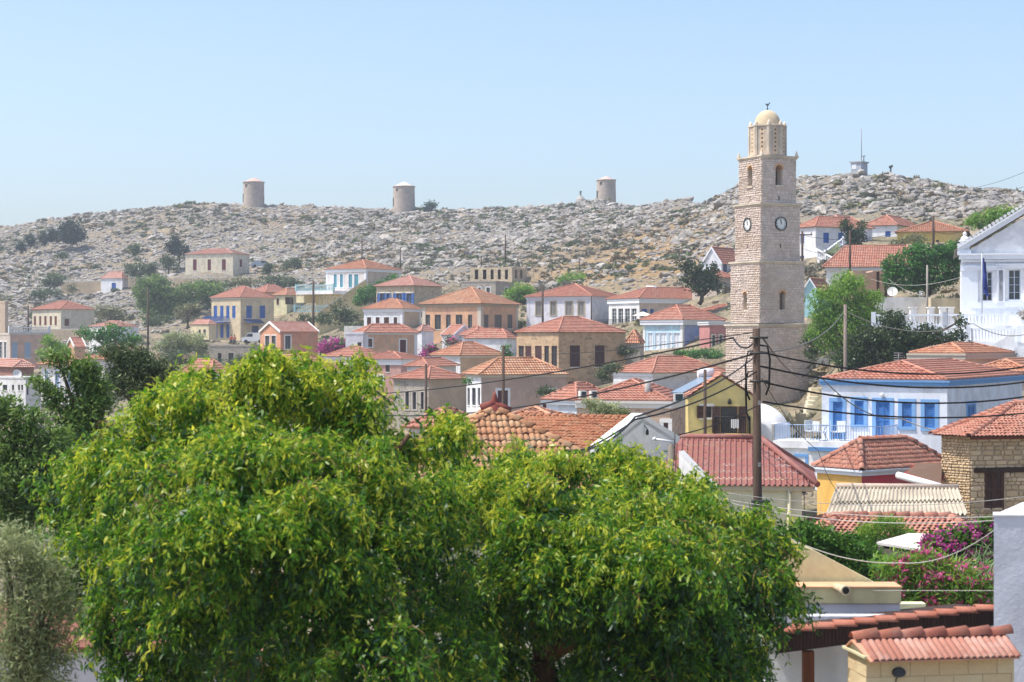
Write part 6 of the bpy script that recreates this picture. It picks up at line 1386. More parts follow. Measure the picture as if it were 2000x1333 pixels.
n = 11; cm2 = clay('#ad6c58', '#985a48', '#bd9684', .4); P0, P1 = P(1506, 1238, 21.55), P(1946, 1190, 22.6)
for i in range(n):
    a_, b_ = P0.lerp(P1, i / n), P0.lerp(P1, (i + 1.12) / n); sd = Vector((0, 1, 0)); mb = MB(); k2 = 7; lo = .0
    R1 = [a_ + sd * (.1 - .1 * math.cos(math.pi * j / (k2 - 1))) + Zv * (.05 * math.sin(math.pi * j / (k2 - 1)) + .022) for j in range(k2)]; R2 = [b_ + sd * (.1 - .09 * math.cos(math.pi * j / (k2 - 1))) + Zv * (.05 * math.sin(math.pi * j / (k2 - 1)) - .012) for j in range(k2)]
    for j in range(k2 - 1): mb.face((R1[j], R1[j + 1], R2[j + 1], R2[j]), smooth=True); mb.face((R1[j] - Zv * .02, R1[j + 1] - Zv * .02, R1[j + 1], R1[j]))
    mb.face((R1[0] - Zv * .02, R1[0], R2[0], R2[0] - Zv * .02)); mb.build('roof_tile', cm2, t)
mb = MB(); q = [At + Vector((0, .05, -.02)), Bt + Vector((0, .05, -.02)), Bt + Vector((0, 2, -.25)), At + Vector((0, 2, -.25))]; mb.prism(q, (0, 0, .03)); mb.build('roof_deck', wood('#4a342b'), t)
mb = MB(); q = P(1580, 1277, 21.75); mb.frame_box(q, (1, 0, 0), (0, 1, 0), Zv, -.065, .065, 0, .13, -1.3, .02); mb.build('post', wood('#7a4a30', '#4a2c1e', (14, 14, 1.2)), t)
# block pillar with a small tiled cap
Y = 18.0; k = Y / F; lz = P(1690, 1285, Y).z; a = rad(9); X = Vector((math.cos(a), math.sin(a), 0)); Yv = Vector((-math.sin(a), math.cos(a), 0)); o = P(1692, 1285, Y); o.z = 0; Lp = (1998 - 1692) * k; D = .55
t = thing('gate_pillar', 'sand coloured block pillar with a small clay tiled gable cap at the bottom right', 'pillar', (o.x + .7, Y + .3, lz - 1))
mb = MB(); mb.frame_box(o, X, Yv, Zv, .012, Lp - .012, .012, D - .012, lz - 2, lz - .001); mb.build('wall', plaster('#b59f7d', .2), t); bmt = stonepiece('#d3bd98', '#c9b08a', '#c4ab85'); bh, bw = .19, .30
for r_ in range(4):
    z = lz - .004 - bh * (r_ + 1) + (0 if r_ else .0); off = 0 if r_ % 2 else -.5
    u = off * bw
    while u < Lp - .01:
        a0, a1 = max(u, 0), min(u + bw, Lp)
        if a1 - a0 > .03: mb = MB(); g = .003; mb.frame_box(o, X, Yv, Zv, a0 + g, a1 - g, -.0 + R.uniform(0, .003), D * .5, z + g, z + bh - g); mb.build('block', bmt, t)
        u += bw
    for v0, v1 in ((0, D * .5), (D * .5, D)):
        mb = MB(); mb.frame_box(o, X, Yv, Zv, R.uniform(0, .003), .02, v0 + .003, v1 - .003, z + .003, z + bh - .003); mb.build('block', bmt, t)
apz = lz + .165; rd = [o + X * -.06 + Yv * (D / 2) + Zv * apz, o + X * (Lp + .05) + Yv * (D / 2) + Zv * apz]; mb = MB(); mb.prism([o + Yv * .02 + Zv * lz, o + Yv * (D - .02) + Zv * lz, o + Yv * (D / 2) + Zv * (apz - .02)], X * Lp); mb.build('gable', plaster('#c9bda6', .3), t)
mb = MB(); mb.frame_box(o, X, Yv, Zv, -.04, Lp + .04, -.05, D + .05, lz - .001, lz + .022); mb.build('capping', plaster('#cdb994', .2), t)
for sgn in (-1, 1):
    e0 = o + Yv * (D / 2 + sgn * (D / 2 + .13)) + Zv * (lz - .015); e1 = e0 + X * Lp; n = 23; nr = (Yv * sgn * .5 + Zv).normalized()
    for i in range(n):
        b0 = e0 + X * (Lp * (i + .5) / n - 0) + X * .02; b1 = rd[0] + X * (.08 + Lp * (i + .5) / n); b1.z -= .02; mb = MB(); k2 = 6; w_ = Lp / n * .52
        A_ = [b0 + X * (-w_ * math.cos(math.pi * j / (k2 - 1))) + nr * (.032 * math.sin(math.pi * j / (k2 - 1))) for j in range(k2)]; B_ = [b1 + X * (-w_ * math.cos(math.pi * j / (k2 - 1))) + nr * (.032 * math.sin(math.pi * j / (k2 - 1))) for j in range(k2)]
        for j in range(k2 - 1): mb.face((A_[j], A_[j + 1], B_[j + 1], B_[j]), smooth=True); mb.face((A_[j] - Zv * .012, A_[j + 1] - Zv * .012, A_[j + 1], A_[j]))
        mb.build('roof_tile', clay('#be8c7a', '#a87060', '#d0b8ac', .6), t)
    mb = MB(); mb.prism([e0 + Zv * .0, e1 + Zv * .0, rd[1] - Zv * .03, rd[0] - Zv * .03], Zv * -.015); mb.build('roof_deck', plaster('#c9846c'), t)
cap_tiles(t, rd[1] - Zv * .02, rd[0] - Zv * .02, clay('#ae7058', '#98584a', '#c09a88', .55), Lp / 6.4, .075, lift=.0)
q = o + X * .33 + Yv * -.035 + Zv * (lz - .15); mb = MB(); l2 = thing('wall_lamp', 'small dark oval bulkhead lamp on the block pillar', 'wall lamp', tuple(q)); n = 14
mb.face([q + X * (.062 * math.cos(2 * math.pi * j / n)) + Zv * (.046 * math.sin(2 * math.pi * j / n)) for j in range(n)]); 
for j in range(n): pt = lambda j, s_, y_: q + X * (s_ * .062 * math.cos(2 * math.pi * j / n)) + Zv * (s_ * .046 * math.sin(2 * math.pi * j / n)) + Yv * y_; mb.face((pt(j, 1, 0), pt(j + 1, 1, 0), pt(j + 1, 1.12, .04), pt(j, 1.12, .04)), smooth=True)
mb.build('housing', plain('#3c4048', .5), l2); mb = MB(); mb.tube([q - Zv * .045 + X * -.02 + Yv * .02, q - Zv * .09 - X * .03 + Yv * .03, q - Zv * .2 - X * .03 + Yv * .03], .006, 5); mb.build('cable', plain('#55504a'), l2)
# ------------------------------------------------------------------ trees and shrubs, far to near
HP = 'trees on the bare hillside'
def tl(*a): return list(a)
tree('pine_tree', 'broad dark green pine, largest tree on the left part of the ridge slope', 'tree', 139, 476, 462, tl((139, 452, 22, 20), (128, 460, 14, 12), (152, 460, 16, 11), (139, 462, 24, 12)), 'hillpine', 3400, .7, .4, HP)
for x, r0, r1, w, lb in ((41, 492, 476, 5, 'first small dark cypress from the left on the ridge slope'), (59, 480, 458, 6, 'second small dark cypress from the left, taller than the first'), (86, 478, 456, 6, 'third small cypress from the left, thin and pale edged'), (102, 472, 448, 8, 'fourth small cypress, next to the broad dark pine')):
    tree('cypress_tree', lb, 'tree', x, r0, 462, tl((x, (r0 + r1) / 2, w, (r0 - r1) / 2)), 'hillpine', 620, .6, .15, HP)
for x, r, Y, L, kd, n, lb in (
    (348, 518, 400, [(340, 478, 16, 16), (352, 488, 20, 10), (333, 488, 10, 10)], 'hillpine', 900, 'leaning two tone pine left of the beige hillside house'),
    (263, 500, 420, [(263, 488, 9, 13)], 'scrubtree', 320, 'small pale green tree on open slope above the white cottage'),
    (121, 503, 440, [(121, 500, 10, 6)], 'scrubtree', 200, 'low green bush on the slope below the broad dark pine'),
    (272, 545, 400, [(272, 525, 22, 18), (258, 528, 14, 13), (292, 532, 14, 14), (300, 522, 10, 8)], 'scrubtree', 1000, 'grey green twin tree behind the white cottage'),
    (328, 540, 396, [(328, 512, 14, 14)], 'scrubtree', 420, 'round grey green tree left of the beige hillside house'),
    (105, 562, 396, [(104, 547, 19, 14), (92, 556, 12, 8)], 'scrubtree', 620, 'dark grey green bush tree on the left slope'),
    (90, 580, 390, [(95, 573, 26, 8), (75, 576, 14, 6)], 'scrubtree', 500, 'low spreading green bush on the left slope'),
    (140, 568, 398, [(139, 564, 6, 6)], 'oliv2', 120, 'small yellowish bush left of the white cottage'),
    (650, 505, 432, [(650, 486, 22, 18), (640, 492, 14, 10), (664, 494, 12, 8)], 'hillpine', 900, 'dark rounded pine standing alone above the pink house'),
    (632, 528, 420, [(632, 513, 14, 13)], 'scrubtree', 400, 'pale green small tree just below the lone rounded pine'),
    (573, 532, 390, [(574, 515, 13, 15), (562, 524, 10, 10)], 'scrubtree', 480, 'green hillside tree right of the silver car'),
    (523, 540, 380, [(523, 526, 5, 13)], 'pine', 260, 'slim dark cypress beside the silver car'),
    (549, 560, 362, [(530, 549, 24, 10), (556, 550, 24, 11), (578, 556, 14, 8)], 'scrubtree', 1100, 'dark hedge like bush behind the red roofs above the ochre stairs'),
    (950, 485, 420, [(949, 468, 13, 15), (941, 474, 7, 8)], 'hillpine', 460, 'dark green tree in the middle of the bare slope'),
    (963, 512, 380, [(963, 500, 10, 12)], 'hillpine', 340, 'small dark green tree below the middle tree on the bare slope'),
    (886, 518, 390, [(886, 508, 9, 10)], 'hillpine', 280, 'small dark bush left of the ruin on the bare slope'),
    (1152, 436, 430, [(1152, 424, 12, 12), (1158, 430, 9, 7)], 'hillpine', 420, 'dark triangular bush on the slope below the nearest windmill'),
    (1108, 484, 400, [(1108, 477, 12, 9)], 'hillpine', 320, 'dark low bush on the slope right of the middle tree'),
    (1048, 476, 405, [(1048, 468, 9, 8)], 'hillpine', 240, 'pale small bush on the slope right of centre'),
    (840, 414, 490, [(840, 407, 8, 8), (836, 402, 4, 5), (844, 402, 4, 5)], 'hillpine', 220, 'small dark bush standing right of the middle windmill'),
    (1417, 480, 300, [(1417, 468, 6, 8)], 'pine', 160, 'tiny dark tree just left of the clock faces'),
    (870, 545, 335, [(830, 530, 30, 14), (862, 540, 30, 14), (893, 545, 18, 10)], 'scrubtree', 1300, 'straggling dark bushes behind the whitewashed orange roof'),
    (1023, 598, 262, [(1018, 570, 26, 18), (1003, 578, 14, 14), (1030, 580, 16, 14)], 'euc_far', 1500, 'rounded green tree with bare trunk right of the ochre mansion'),
    (1120, 556, 285, [(1120, 545, 26, 12), (1100, 550, 18, 8)], 'euc_far', 800, 'bright green bush on the slope behind the long lavender house'),
    (720, 610, 275, [(722, 575, 24, 18), (745, 560, 26, 16), (772, 548, 20, 10), (706, 585, 14, 14)], 'fig', 2000, 'dense dark green tree right of the ochre staircase'),
    (675, 625, 262, [(665, 605, 16, 20), (650, 622, 18, 12), (684, 618, 14, 14)], 'scrubtree', 900, 'grey green bush at the foot of the ochre staircase'),
    (616, 632, 270, [(600, 622, 14, 8), (622, 624, 20, 9), (634, 618, 12, 8)], 'scrubtree', 600, 'pale green bushes under the turquoise balustrade'),
    (305, 605, 345, [(300, 565, 34, 24), (318, 585, 36, 26), (345, 578, 30, 22), (382, 572, 30, 24), (405, 578, 20, 20), (425, 570, 26, 18), (290, 590, 18, 18), (305, 550, 30, 14), (310, 610, 38, 22), (352, 606, 32, 18), (285, 572, 24, 20)], 'juniper', 9500, 'big mass of dark pines between the white cottage and the blue shuttered house'),
    (365, 640, 318, [(365, 612, 28, 16), (380, 605, 14, 12)], 'oliv2', 900, 'olive green tree left of the blue shuttered house'),
    (215, 628, 330, [(214, 612, 26, 14), (232, 620, 14, 8)], 'oliv2', 900, 'light green tree right of the five window farmhouse'),
    (310, 640, 305, [(310, 625, 26, 10), (290, 632, 12, 8)], 'scrubtree', 600, 'green bush behind the thin pole at left'),
    (350, 690, 250, [(345, 668, 28, 20), (320, 680, 20, 14), (378, 672, 26, 20), (395, 690, 14, 12)], 'olive', 2400, 'silvery olive grove tree below the olive green tree'),
    (340, 718, 235, [(335, 702, 24, 14), (355, 700, 16, 14)], 'scrubtree', 900, 'dark agave like shrub in front of the ruined stone yard'),
    (468, 715, 240, [(458, 705, 20, 10), (480, 703, 16, 9)], 'scrubtree', 600, 'green bush covering the foot of the grey outbuilding'),
    (992, 715, 178, [(990, 695, 10, 20), (980, 712, 12, 10)], 'fig', 700, 'dark green bush between the tan house and the brown mansion'),
    (1380, 705, 185, [(1345, 693, 30, 8), (1385, 692, 34, 9), (1405, 700, 14, 8)], 'fig', 1300, 'low green hedge under the periwinkle wall'),
    (1195, 722, 160, [(1200, 718, 22, 8), (1180, 732, 14, 10)], 'scrubtree', 700, 'climbing shrub on the old wall right of the brown mansion'),
    (1185, 812, 100, [(1165, 795, 22, 14), (1195, 800, 30, 13), (1215, 808, 16, 8), (1150, 788, 10, 8)], 'olive', 1500, 'sprawling fig shrub in front of the patchwork stone house'),
    (900, 760, 130, [(912, 745, 8, 6)], 'fig', 80, 'small tuft of green at the corner of the taupe house')):
    big = max(l[2] for l in L); tree('tree' if r - min(l[1] - l[3] for l in L) > 26 else 'shrub', lb, 'tree' if r - min(l[1] - l[3] for l in L) > 26 else 'shrub', x, r, Y, L, kd, n, None, .22 if r - min(l[1] - l[3] for l in L) > 26 else None, HP if Y > 370 else None)
tree('bougainvillea', 'purple bougainvillea spilling over the wall beside the lavender annex', 'shrub', 650, 692, 222, tl((640, 680, 18, 11), (660, 676, 22, 11), (672, 682, 12, 8)), 'fig', 400, .4, None, extra=('boug', 1700, .3))
tree('bougainvillea', 'small pinkish bougainvillea by the lamp lit house, below the lavender shed', 'shrub', 842, 690, 205, tl((842, 684, 9, 9), (830, 690, 6, 6)), 'fig', 150, .35, None, extra=('boug', 500, .26))
tree('bougainvillea', 'reddish shrub on the terrace between the white red roofed houses', 'shrub', 885, 676, 213, tl((885, 668, 16, 7)), 'scrubtree', 300, .35, None, extra=('pink', 160, .22))
for i, (x, r, Y, w, hh, kd, lb) in enumerate(((560, 640, 300, 18, 9, 'oliv2', 'pale bush between the blue shuttered house and the orange gabled house'), (690, 640, 268, 20, 9, 'scrubtree', 'bush behind the long pale terrace wall above the lavender annex'), (1010, 640, 240, 16, 10, 'oliv2', 'bush between the ochre mansion and the long lavender house'), (1220, 690, 190, 18, 8, 'scrubtree', 'bush above the flat grey annex of the brown mansion'), (1320, 560, 262, 22, 9, 'oliv2', 'pale olive bush on the ochre slope left of the feathery pine'), (1240, 560, 275, 16, 7, 'grey', 'grey dry bush on the ochre slope'), (1070, 770, 150, 14, 9, 'scrubtree', 'bush at the foot of the brown stone mansion'), (400, 560, 350, 30, 10, 'scrubtree', 'bush below the terrace wall of the beige hillside house'), (470, 556, 352, 26, 9, 'oliv2', 'olive bush at the right end of the terrace wall of the beige hillside house'), (20, 690, 262, 20, 10, 'scrubtree', 'bush behind the long grey and pink house'), (195, 640, 300, 16, 8, 'scrubtree', 'bush right of the terrace wall under the farmhouse'), (398, 712, 246, 26, 11, 'fig', 'dark bush left of the grey outbuilding'), (250, 690, 245, 26, 14, 'scrubtree', 'bush right of the layered pine'))):
    tree('shrub', lb, 'shrub', x, r + 4, Y, tl((x, r - hh * .5, w, hh), (x + w * .7, r - hh * .3, w * .7, hh * .7), (x - w * .6, r - hh * .3, w * .6, hh * .8)), kd, 520, None, None)
# conifers beside the tower
tree('pine_tree', 'dark feathery pine left of the bell tower with leaning branches', 'tree', 1365, 590, 215, tl((1340, 515, 12, 14), (1358, 535, 22, 18), (1380, 545, 22, 24), (1395, 525, 8, 22), (1372, 560, 30, 16), (1335, 548, 10, 7), (1400, 556, 14, 12)), 'pine', 3200, .35, .3, extra=None)
tree('cypress_tree', 'slim dark double cypress beside the white houses on the upper right', 'tree', 1672, 500, 222, tl((1648, 440, 6, 20), (1660, 455, 9, 22), (1680, 455, 9, 24), (1686, 445, 5, 18), (1668, 470, 12, 16)), 'pine', 1900, .32, .25)
tree('fig_tree', 'dense dark green fig tree below the big red roof', 'tree', 1800, 585, 155, tl((1745, 520, 22, 22), (1775, 515, 26, 26), (1805, 502, 30, 22), (1840, 500, 30, 22), (1860, 525, 20, 28), (1825, 540, 34, 28), (1785, 550, 30, 24), (1750, 545, 22, 24), (1800, 490, 26, 14), (1845, 488, 26, 14), (1738, 530, 16, 22), (1865, 500, 16, 16)), 'fig', 10500, .26, .3, extra=None)
tree('tree', 'bright green bushy tree top behind the church gable', 'tree', 1930, 470, 175, tl((1920, 432, 26, 16), (1950, 422, 26, 14), (1975, 418, 20, 12), (1900, 438, 14, 8)), 'euc_far', 2000, .3, .25)
tree('shrub', 'dry grey shrub in front of the yellow house', 'shrub', 1775, 478, 215, tl((1765, 470, 18, 9), (1790, 466, 20, 9)), 'oliv2', 600, .3, None)
tree('eucalyptus_tree', 'tall rounded light green eucalyptus right of the bell tower', 'tree', 1655, 730, 140, tl((1655, 570, 40, 34), (1625, 600, 34, 36), (1685, 600, 32, 36), (1640, 650, 44, 36), (1690, 640, 28, 34), (1610, 660, 24, 30), (1655, 690, 30, 30), (1620, 620, 30, 30), (1665, 620, 40, 34), (1600, 585, 22, 24), (1705, 600, 20, 40), (1595, 640, 20, 34), (1660, 548, 30, 18), (1700, 660, 24, 30)), 'euc_far', 19000, .26, .3, droop=.7, aspect=3.2)
tree('pine_tree', 'very dark spreading pine in front of the eucalyptus, reaching toward the church', 'tree', 1720, 725, 122, tl((1745, 625, 24, 18), (1700, 660, 40, 24), (1750, 660, 46, 28), (1790, 665, 30, 22), (1830, 660, 36, 20), (1870, 655, 18, 14), (1878, 630, 6, 14), (1720, 690, 40, 26), (1680, 700, 26, 24), (1650, 705, 22, 20), (1765, 690, 30, 16), (1810, 640, 10, 12)), 'pine', 13000, .22, .3)
tree('shrub', 'light green shrubs at the left foot of the eucalyptus beside the tower', 'shrub', 1590, 705, 146, tl((1585, 690, 14, 16), (1600, 675, 12, 20), (1580, 665, 8, 14)), 'scrubtree', 1000, .25, None)
# flowering hedge and shrubs at right
tree('hedge', 'bushy green hedge left of the oleanders', 'shrub', 1620, 1130, 36, tl((1570, 1050, 30, 30), (1610, 1065, 40, 34), (1660, 1080, 40, 34), (1650, 1110, 50, 36), (1600, 1090, 40, 30), (1700, 1105, 36, 34), (1560, 1030, 18, 12)), 'hedge', 11000, .1, None, droop=.0, aspect=2.0, sub=14)
tree('shrub', 'feathery green shrub growing in front of the low red tiled roof', 'shrub', 1720, 1060, 42, tl((1735, 1030, 30, 24), (1700, 1045, 24, 26), (1760, 1045, 22, 14), (1685, 1055, 18, 22)), 'euc_far', 4500, .09, None, aspect=4)
tree('bougainvillea', 'magenta bougainvillea climbing at the top of the flowering hedge', 'shrub', 1880, 1130, 37, tl((1850, 1065, 44, 24), (1900, 1050, 40, 20), (1925, 1030, 14, 16), (1870, 1090, 46, 26), (1920, 1080, 26, 40)), 'hedge', 6500, .11, None, extra=('boug', 3600, .085, 30), sub=14)
tree('oleander', 'pink flowering oleander bushes behind the pergola', 'shrub', 1830, 1200, 32, tl((1780, 1150, 36, 40), (1830, 1130, 50, 40), (1880, 1140, 50, 44), (1920, 1150, 26, 44), (1850, 1170, 60, 30), (1785, 1120, 24, 26), (1740, 1108, 34, 22), (1800, 1098, 36, 20)), 'euc_far', 9500, .13, None, aspect=5, droop=-.2, extra=('pink', 3600, .075, 30), sub=14)
tree('reed_tuft', 'pale striped reed leaves at the right end of the flowering hedge', 'shrub', 1930, 1130, 30, tl((1930, 1100, 10, 18)), 'reed', 150, .22, None, aspect=12, droop=-.6)
mb = MB(); q = [P(1712, 1064, 38.5), P(1800, 1078, 38), P(1840, 1048, 40), P(1775, 1046, 41)]; mb.prism(q, (0, 0, .05)); prop(mb.build('shed_roof', plaster('#cfc4b4', .6, '#a08b72')), 'weathered whitish slab roof poking out of the hedge', 'roof')
mb = MB(); mb.prism([v - Zv * .06 for v in q], (0, 0, -1.2)); prop(mb.build('shed', plaster('#4a4640')), 'dark shed wall under the whitish slab roof in the hedge', 'shed')
# left side, mid distance
tree('pine_tree', 'dark green layered pine above the small red roofs at left', 'tree', 228, 700, 185, tl((165, 650, 14, 8), (190, 655, 26, 10), (225, 645, 30, 12), (215, 665, 34, 10), (255, 665, 18, 12), (200, 680, 20, 8), (205, 690, 12, 6)), 'fig', 2600, .3, .25)
tree('shrub', 'yellow green shrub beneath the layered pine at far left', 'shrub', 110, 700, 200, tl((100, 668, 18, 14), (115, 690, 26, 16), (85, 690, 14, 10)), 'euc_far', 1300, .3, None)
tree('tamarisk_tree', 'wispy dark juniper with upswept branches at the left behind the foreground tree', 'tree', 190, 960, 34, tl((112, 700, 22, 14), (140, 725, 26, 18), (165, 745, 24, 20), (185, 790, 30, 26), (175, 715, 14, 22), (190, 760, 26, 26), (90, 765, 20, 10), (75, 748, 18, 8), (110, 780, 26, 14), (140, 810, 30, 26), (170, 840, 40, 34), (120, 850, 20, 20)), 'juniper', 9000, .1, .12, aspect=3)
tree('tamarisk_tree', 'soft green tamarisk behind the top left of the foreground tree', 'tree', 260, 900, 38, tl((255, 700, 34, 26), (290, 715, 34, 24), (235, 735, 34, 30), (280, 750, 50, 34), (225, 690, 22, 16), (325, 735, 26, 20)), 'scrubtree', 8000, .11, .12, aspect=4)
tree('shrub', 'mid green bushes at the left edge above the grey olive tree', 'shrub', 60, 1010, 30, tl((10, 800, 30, 30), (50, 820, 50, 30), (30, 870, 50, 44), (100, 870, 40, 40), (60, 920, 70, 50), (120, 930, 40, 46), (20, 950, 50, 50), (90, 985, 60, 40), (30, 1010, 50, 40), (130, 1000, 40, 40)), 'juniper', 17000, .1, None, aspect=3)
tree('olive_tree', 'grey green olive tree in the bottom left corner', 'tree', 30, 1420, 15, tl((10, 1065, 70, 50), (60, 1095, 66, 56), (100, 1140, 40, 46), (40, 1180, 90, 80), (110, 1200, 50, 90), (20, 1270, 100, 80), (100, 1280, 50, 60), (60, 1340, 90, 60)), 'olive', 17000, .058, .1, aspect=6, sub=12, shell=.8)
mb = MB(); o = P(140, 1440, 24); kk = 24 / F; mb.frame_box(o, (1, 0, 0), (0, 1, 0), Zv, -2, 190 * kk, 0, 4, -2, 168 * kk); t = prop(mb.build('house', plaster('#c5c2cc', .12)), 'white wall of a low house glimpsed under the tree at bottom left', 'house'); mb = MB(); mb.frame_box(o, (1, 0, 0), (0, 1, 0), Zv, -2, 192 * kk, -.1, 4, 168 * kk, 178 * kk); mb.build('roof_edge', plain('#8a5546'), t)
mb = MB(); mb.frame_box(P(452, 1400, 22), (1, 0, 0), (0, 1, 0), Zv, -.15, .15, 0, 2, -1, .49); prop(mb.build('roof_corner', plain('#b9776c')), 'pale red roof corner seen between the trunks of the foreground trees', 'roof')

# ------------------------------------------------------------------ the foreground eucalyptus trees
def big_tree(name, label, ybias, Yc, depth, trunk, seed, nclump, base_px, lumps):
    """crown of drooping twigs: lumps (px,row,r) give the masses, each leaf hangs from a twig"""
    r = np.random.default_rng(seed); k = Yc / F; base = P(base_px, 1333, Yc); base.z = ground(base.x, base.y); root = thing(name, label, 'tree', tuple(base))
    C = []; 
    for (px, row, rx, ry, dy) in lumps: dy = dy * 2.0 + r.normal(0, .28); C.append((P(px, row + 8 + r.normal(0, 8), Yc + dy), np.array([rx * k * .8, max(rx, ry) * k * .66, ry * k * .76])))
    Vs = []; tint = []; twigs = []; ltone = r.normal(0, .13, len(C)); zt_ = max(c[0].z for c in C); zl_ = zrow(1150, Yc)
    wgt = np.array([c[1][0] * c[1][2] for c in C]); wgt /= wgt.sum(); spn = 15; jobs = []
    for ci in r.choice(len(C), nclump // spn, p=wgt):           # sprays of foliage with dark gaps between them
        c, s = C[ci]; d = r.normal(0, 1, 3); d[1] -= .35; d[2] += .2; d /= np.linalg.norm(d); rr = 1.12 - .5 * r.uniform() ** 1.3 + (.16 * r.uniform() if r.uniform() < .25 else 0)
        p = np.array(c) + d * s * rr; crown_h = np.clip((p[2] - zl_) / (zt_ - zl_), 0, 1); st = .08 + .18 * (d[2] + 1) / 2 + ybias * crown_h ** 1.5 + ltone[ci] + r.normal(0, .22); R_ = r.uniform(.75, 1.3)
        for _ in range(r.integers(8, 22)): jobs.append((d, p, st, crown_h, R_))
    for d, p0, st, crown_h, R_ in jobs:
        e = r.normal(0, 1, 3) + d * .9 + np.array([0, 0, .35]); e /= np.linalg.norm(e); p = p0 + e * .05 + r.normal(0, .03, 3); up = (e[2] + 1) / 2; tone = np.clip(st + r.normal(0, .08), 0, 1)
        # twig: grows outward, then droops
        n = r.integers(9, 16); L = r.uniform(.16, .38) * R_; out = np.array([e[0], e[1], .2 + e[2] * .6]) + r.normal(0, .2, 3); out /= np.linalg.norm(out); q = p.copy(); pts = [q.copy()]
        crown_h = np.clip((p[2] - zl_) / (zt_ - zl_), 0, 1); tone = np.clip(.16 + .2 * up + .34 * crown_h + ltone[ci] + r.normal(0, .15), 0, 1)  # leaf tone value rises with height in the crown and on upward twigs
        for j in range(n):
            g = out * (1 - j / n) + np.array([0, 0, -1.0]) * (j / n) * 1.1; g /= np.linalg.norm(g); q = q + g * L / n; pts.append(q.copy())
            for _ in range(r.integers(1, 3)):
                la = g * .5 + r.normal(0, .62, 3) + np.array([0, 0, -.5]); la /= np.linalg.norm(la); ln = r.uniform(.04, .088); sd = np.cross(la, r.normal(0, 1, 3)); sd /= np.linalg.norm(sd); wd = ln * r.uniform(.10, .19); nn = np.cross(la, sd)
                a = q + r.normal(0, .02, 3); m1, m2, e = a + la * ln * .33, a + la * ln * .7 + nn * .006, a + la * ln + nn * .02
                Vs += [a, m1 + sd * wd + nn * .004, m2 + sd * wd * .7, e, m2 - sd * wd * .7, m1 - sd * wd + nn * .004]
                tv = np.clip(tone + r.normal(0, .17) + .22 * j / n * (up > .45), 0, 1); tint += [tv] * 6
        if r.uniform() < .5: twigs.append(pts)
    Vs = np.array(Vs); nl = len(Vs) // 6; L6 = Vs.reshape(nl, 6, 3); dist = np.linalg.norm(L6.mean(1) - np.array([0, 0, CZ]), axis=1)
    pxs = CX + F * L6[:, 0, 0] / L6[:, 0, 1]; rows = CY - F * (L6[:, 0, 2] - CZ) / L6[:, 0, 1]; inside = (pxs > 5) & (pxs < 1995) & (rows < 1320)
    o = np.argsort(np.where(inside, dist, 1e6)); near, rest = o[:300], o[300:]
    i6 = np.arange(nl * 6).reshape(nl, 6); tint = np.array(tint)
    def faces(sel): a = i6[:len(sel)]; return np.concatenate([a[:, [0, 1, 2, 5]], a[:, [5, 2, 4, 4]][:, :0] if False else a[:, [5, 2, 3, 4]]])
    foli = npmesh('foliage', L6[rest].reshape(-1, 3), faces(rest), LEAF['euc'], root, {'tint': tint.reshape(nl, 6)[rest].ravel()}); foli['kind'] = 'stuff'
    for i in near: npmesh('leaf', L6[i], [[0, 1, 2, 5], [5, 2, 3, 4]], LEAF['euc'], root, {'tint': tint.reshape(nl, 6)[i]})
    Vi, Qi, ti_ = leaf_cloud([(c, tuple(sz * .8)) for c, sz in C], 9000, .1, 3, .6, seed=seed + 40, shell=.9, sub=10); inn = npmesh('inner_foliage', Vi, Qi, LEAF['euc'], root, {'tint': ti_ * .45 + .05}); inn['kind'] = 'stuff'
    mb = MB(); [mb.tube([Vector(p) for p in t_[::3]], .004, 3, False) for t_ in twigs[:900]]; tw = mb.build('twigs', plain('#8a6a45', .8), root); tw['kind'] = 'stuff'
    mb = MB()
    for pts, r0, r1 in trunk(base): mb.tube([Vector(p) for p in pts], r0, 9, r1=r1)
    mb.build('trunk', wood('#6d5340', '#3a2a20', (6, 6, 1)), root)
Y1 = 17.0
def tr1(b):
    f = P(475, 1290, Y1); o = [([b, f], .16, .13)]
    for x, y, dy in ((330, 1000, .3), (480, 850, .2), (620, 900, -.4), (740, 960, .6), (430, 1120, -.6), (560, 1120, .3), (250, 1120, .3), (800, 850, .5)): m = f.lerp(P(x, y, Y1 + dy), .5) + Vector((0, 0, .15)); o.append(([f, m, P(x, y, Y1 + dy)], .085, .02))
    return o
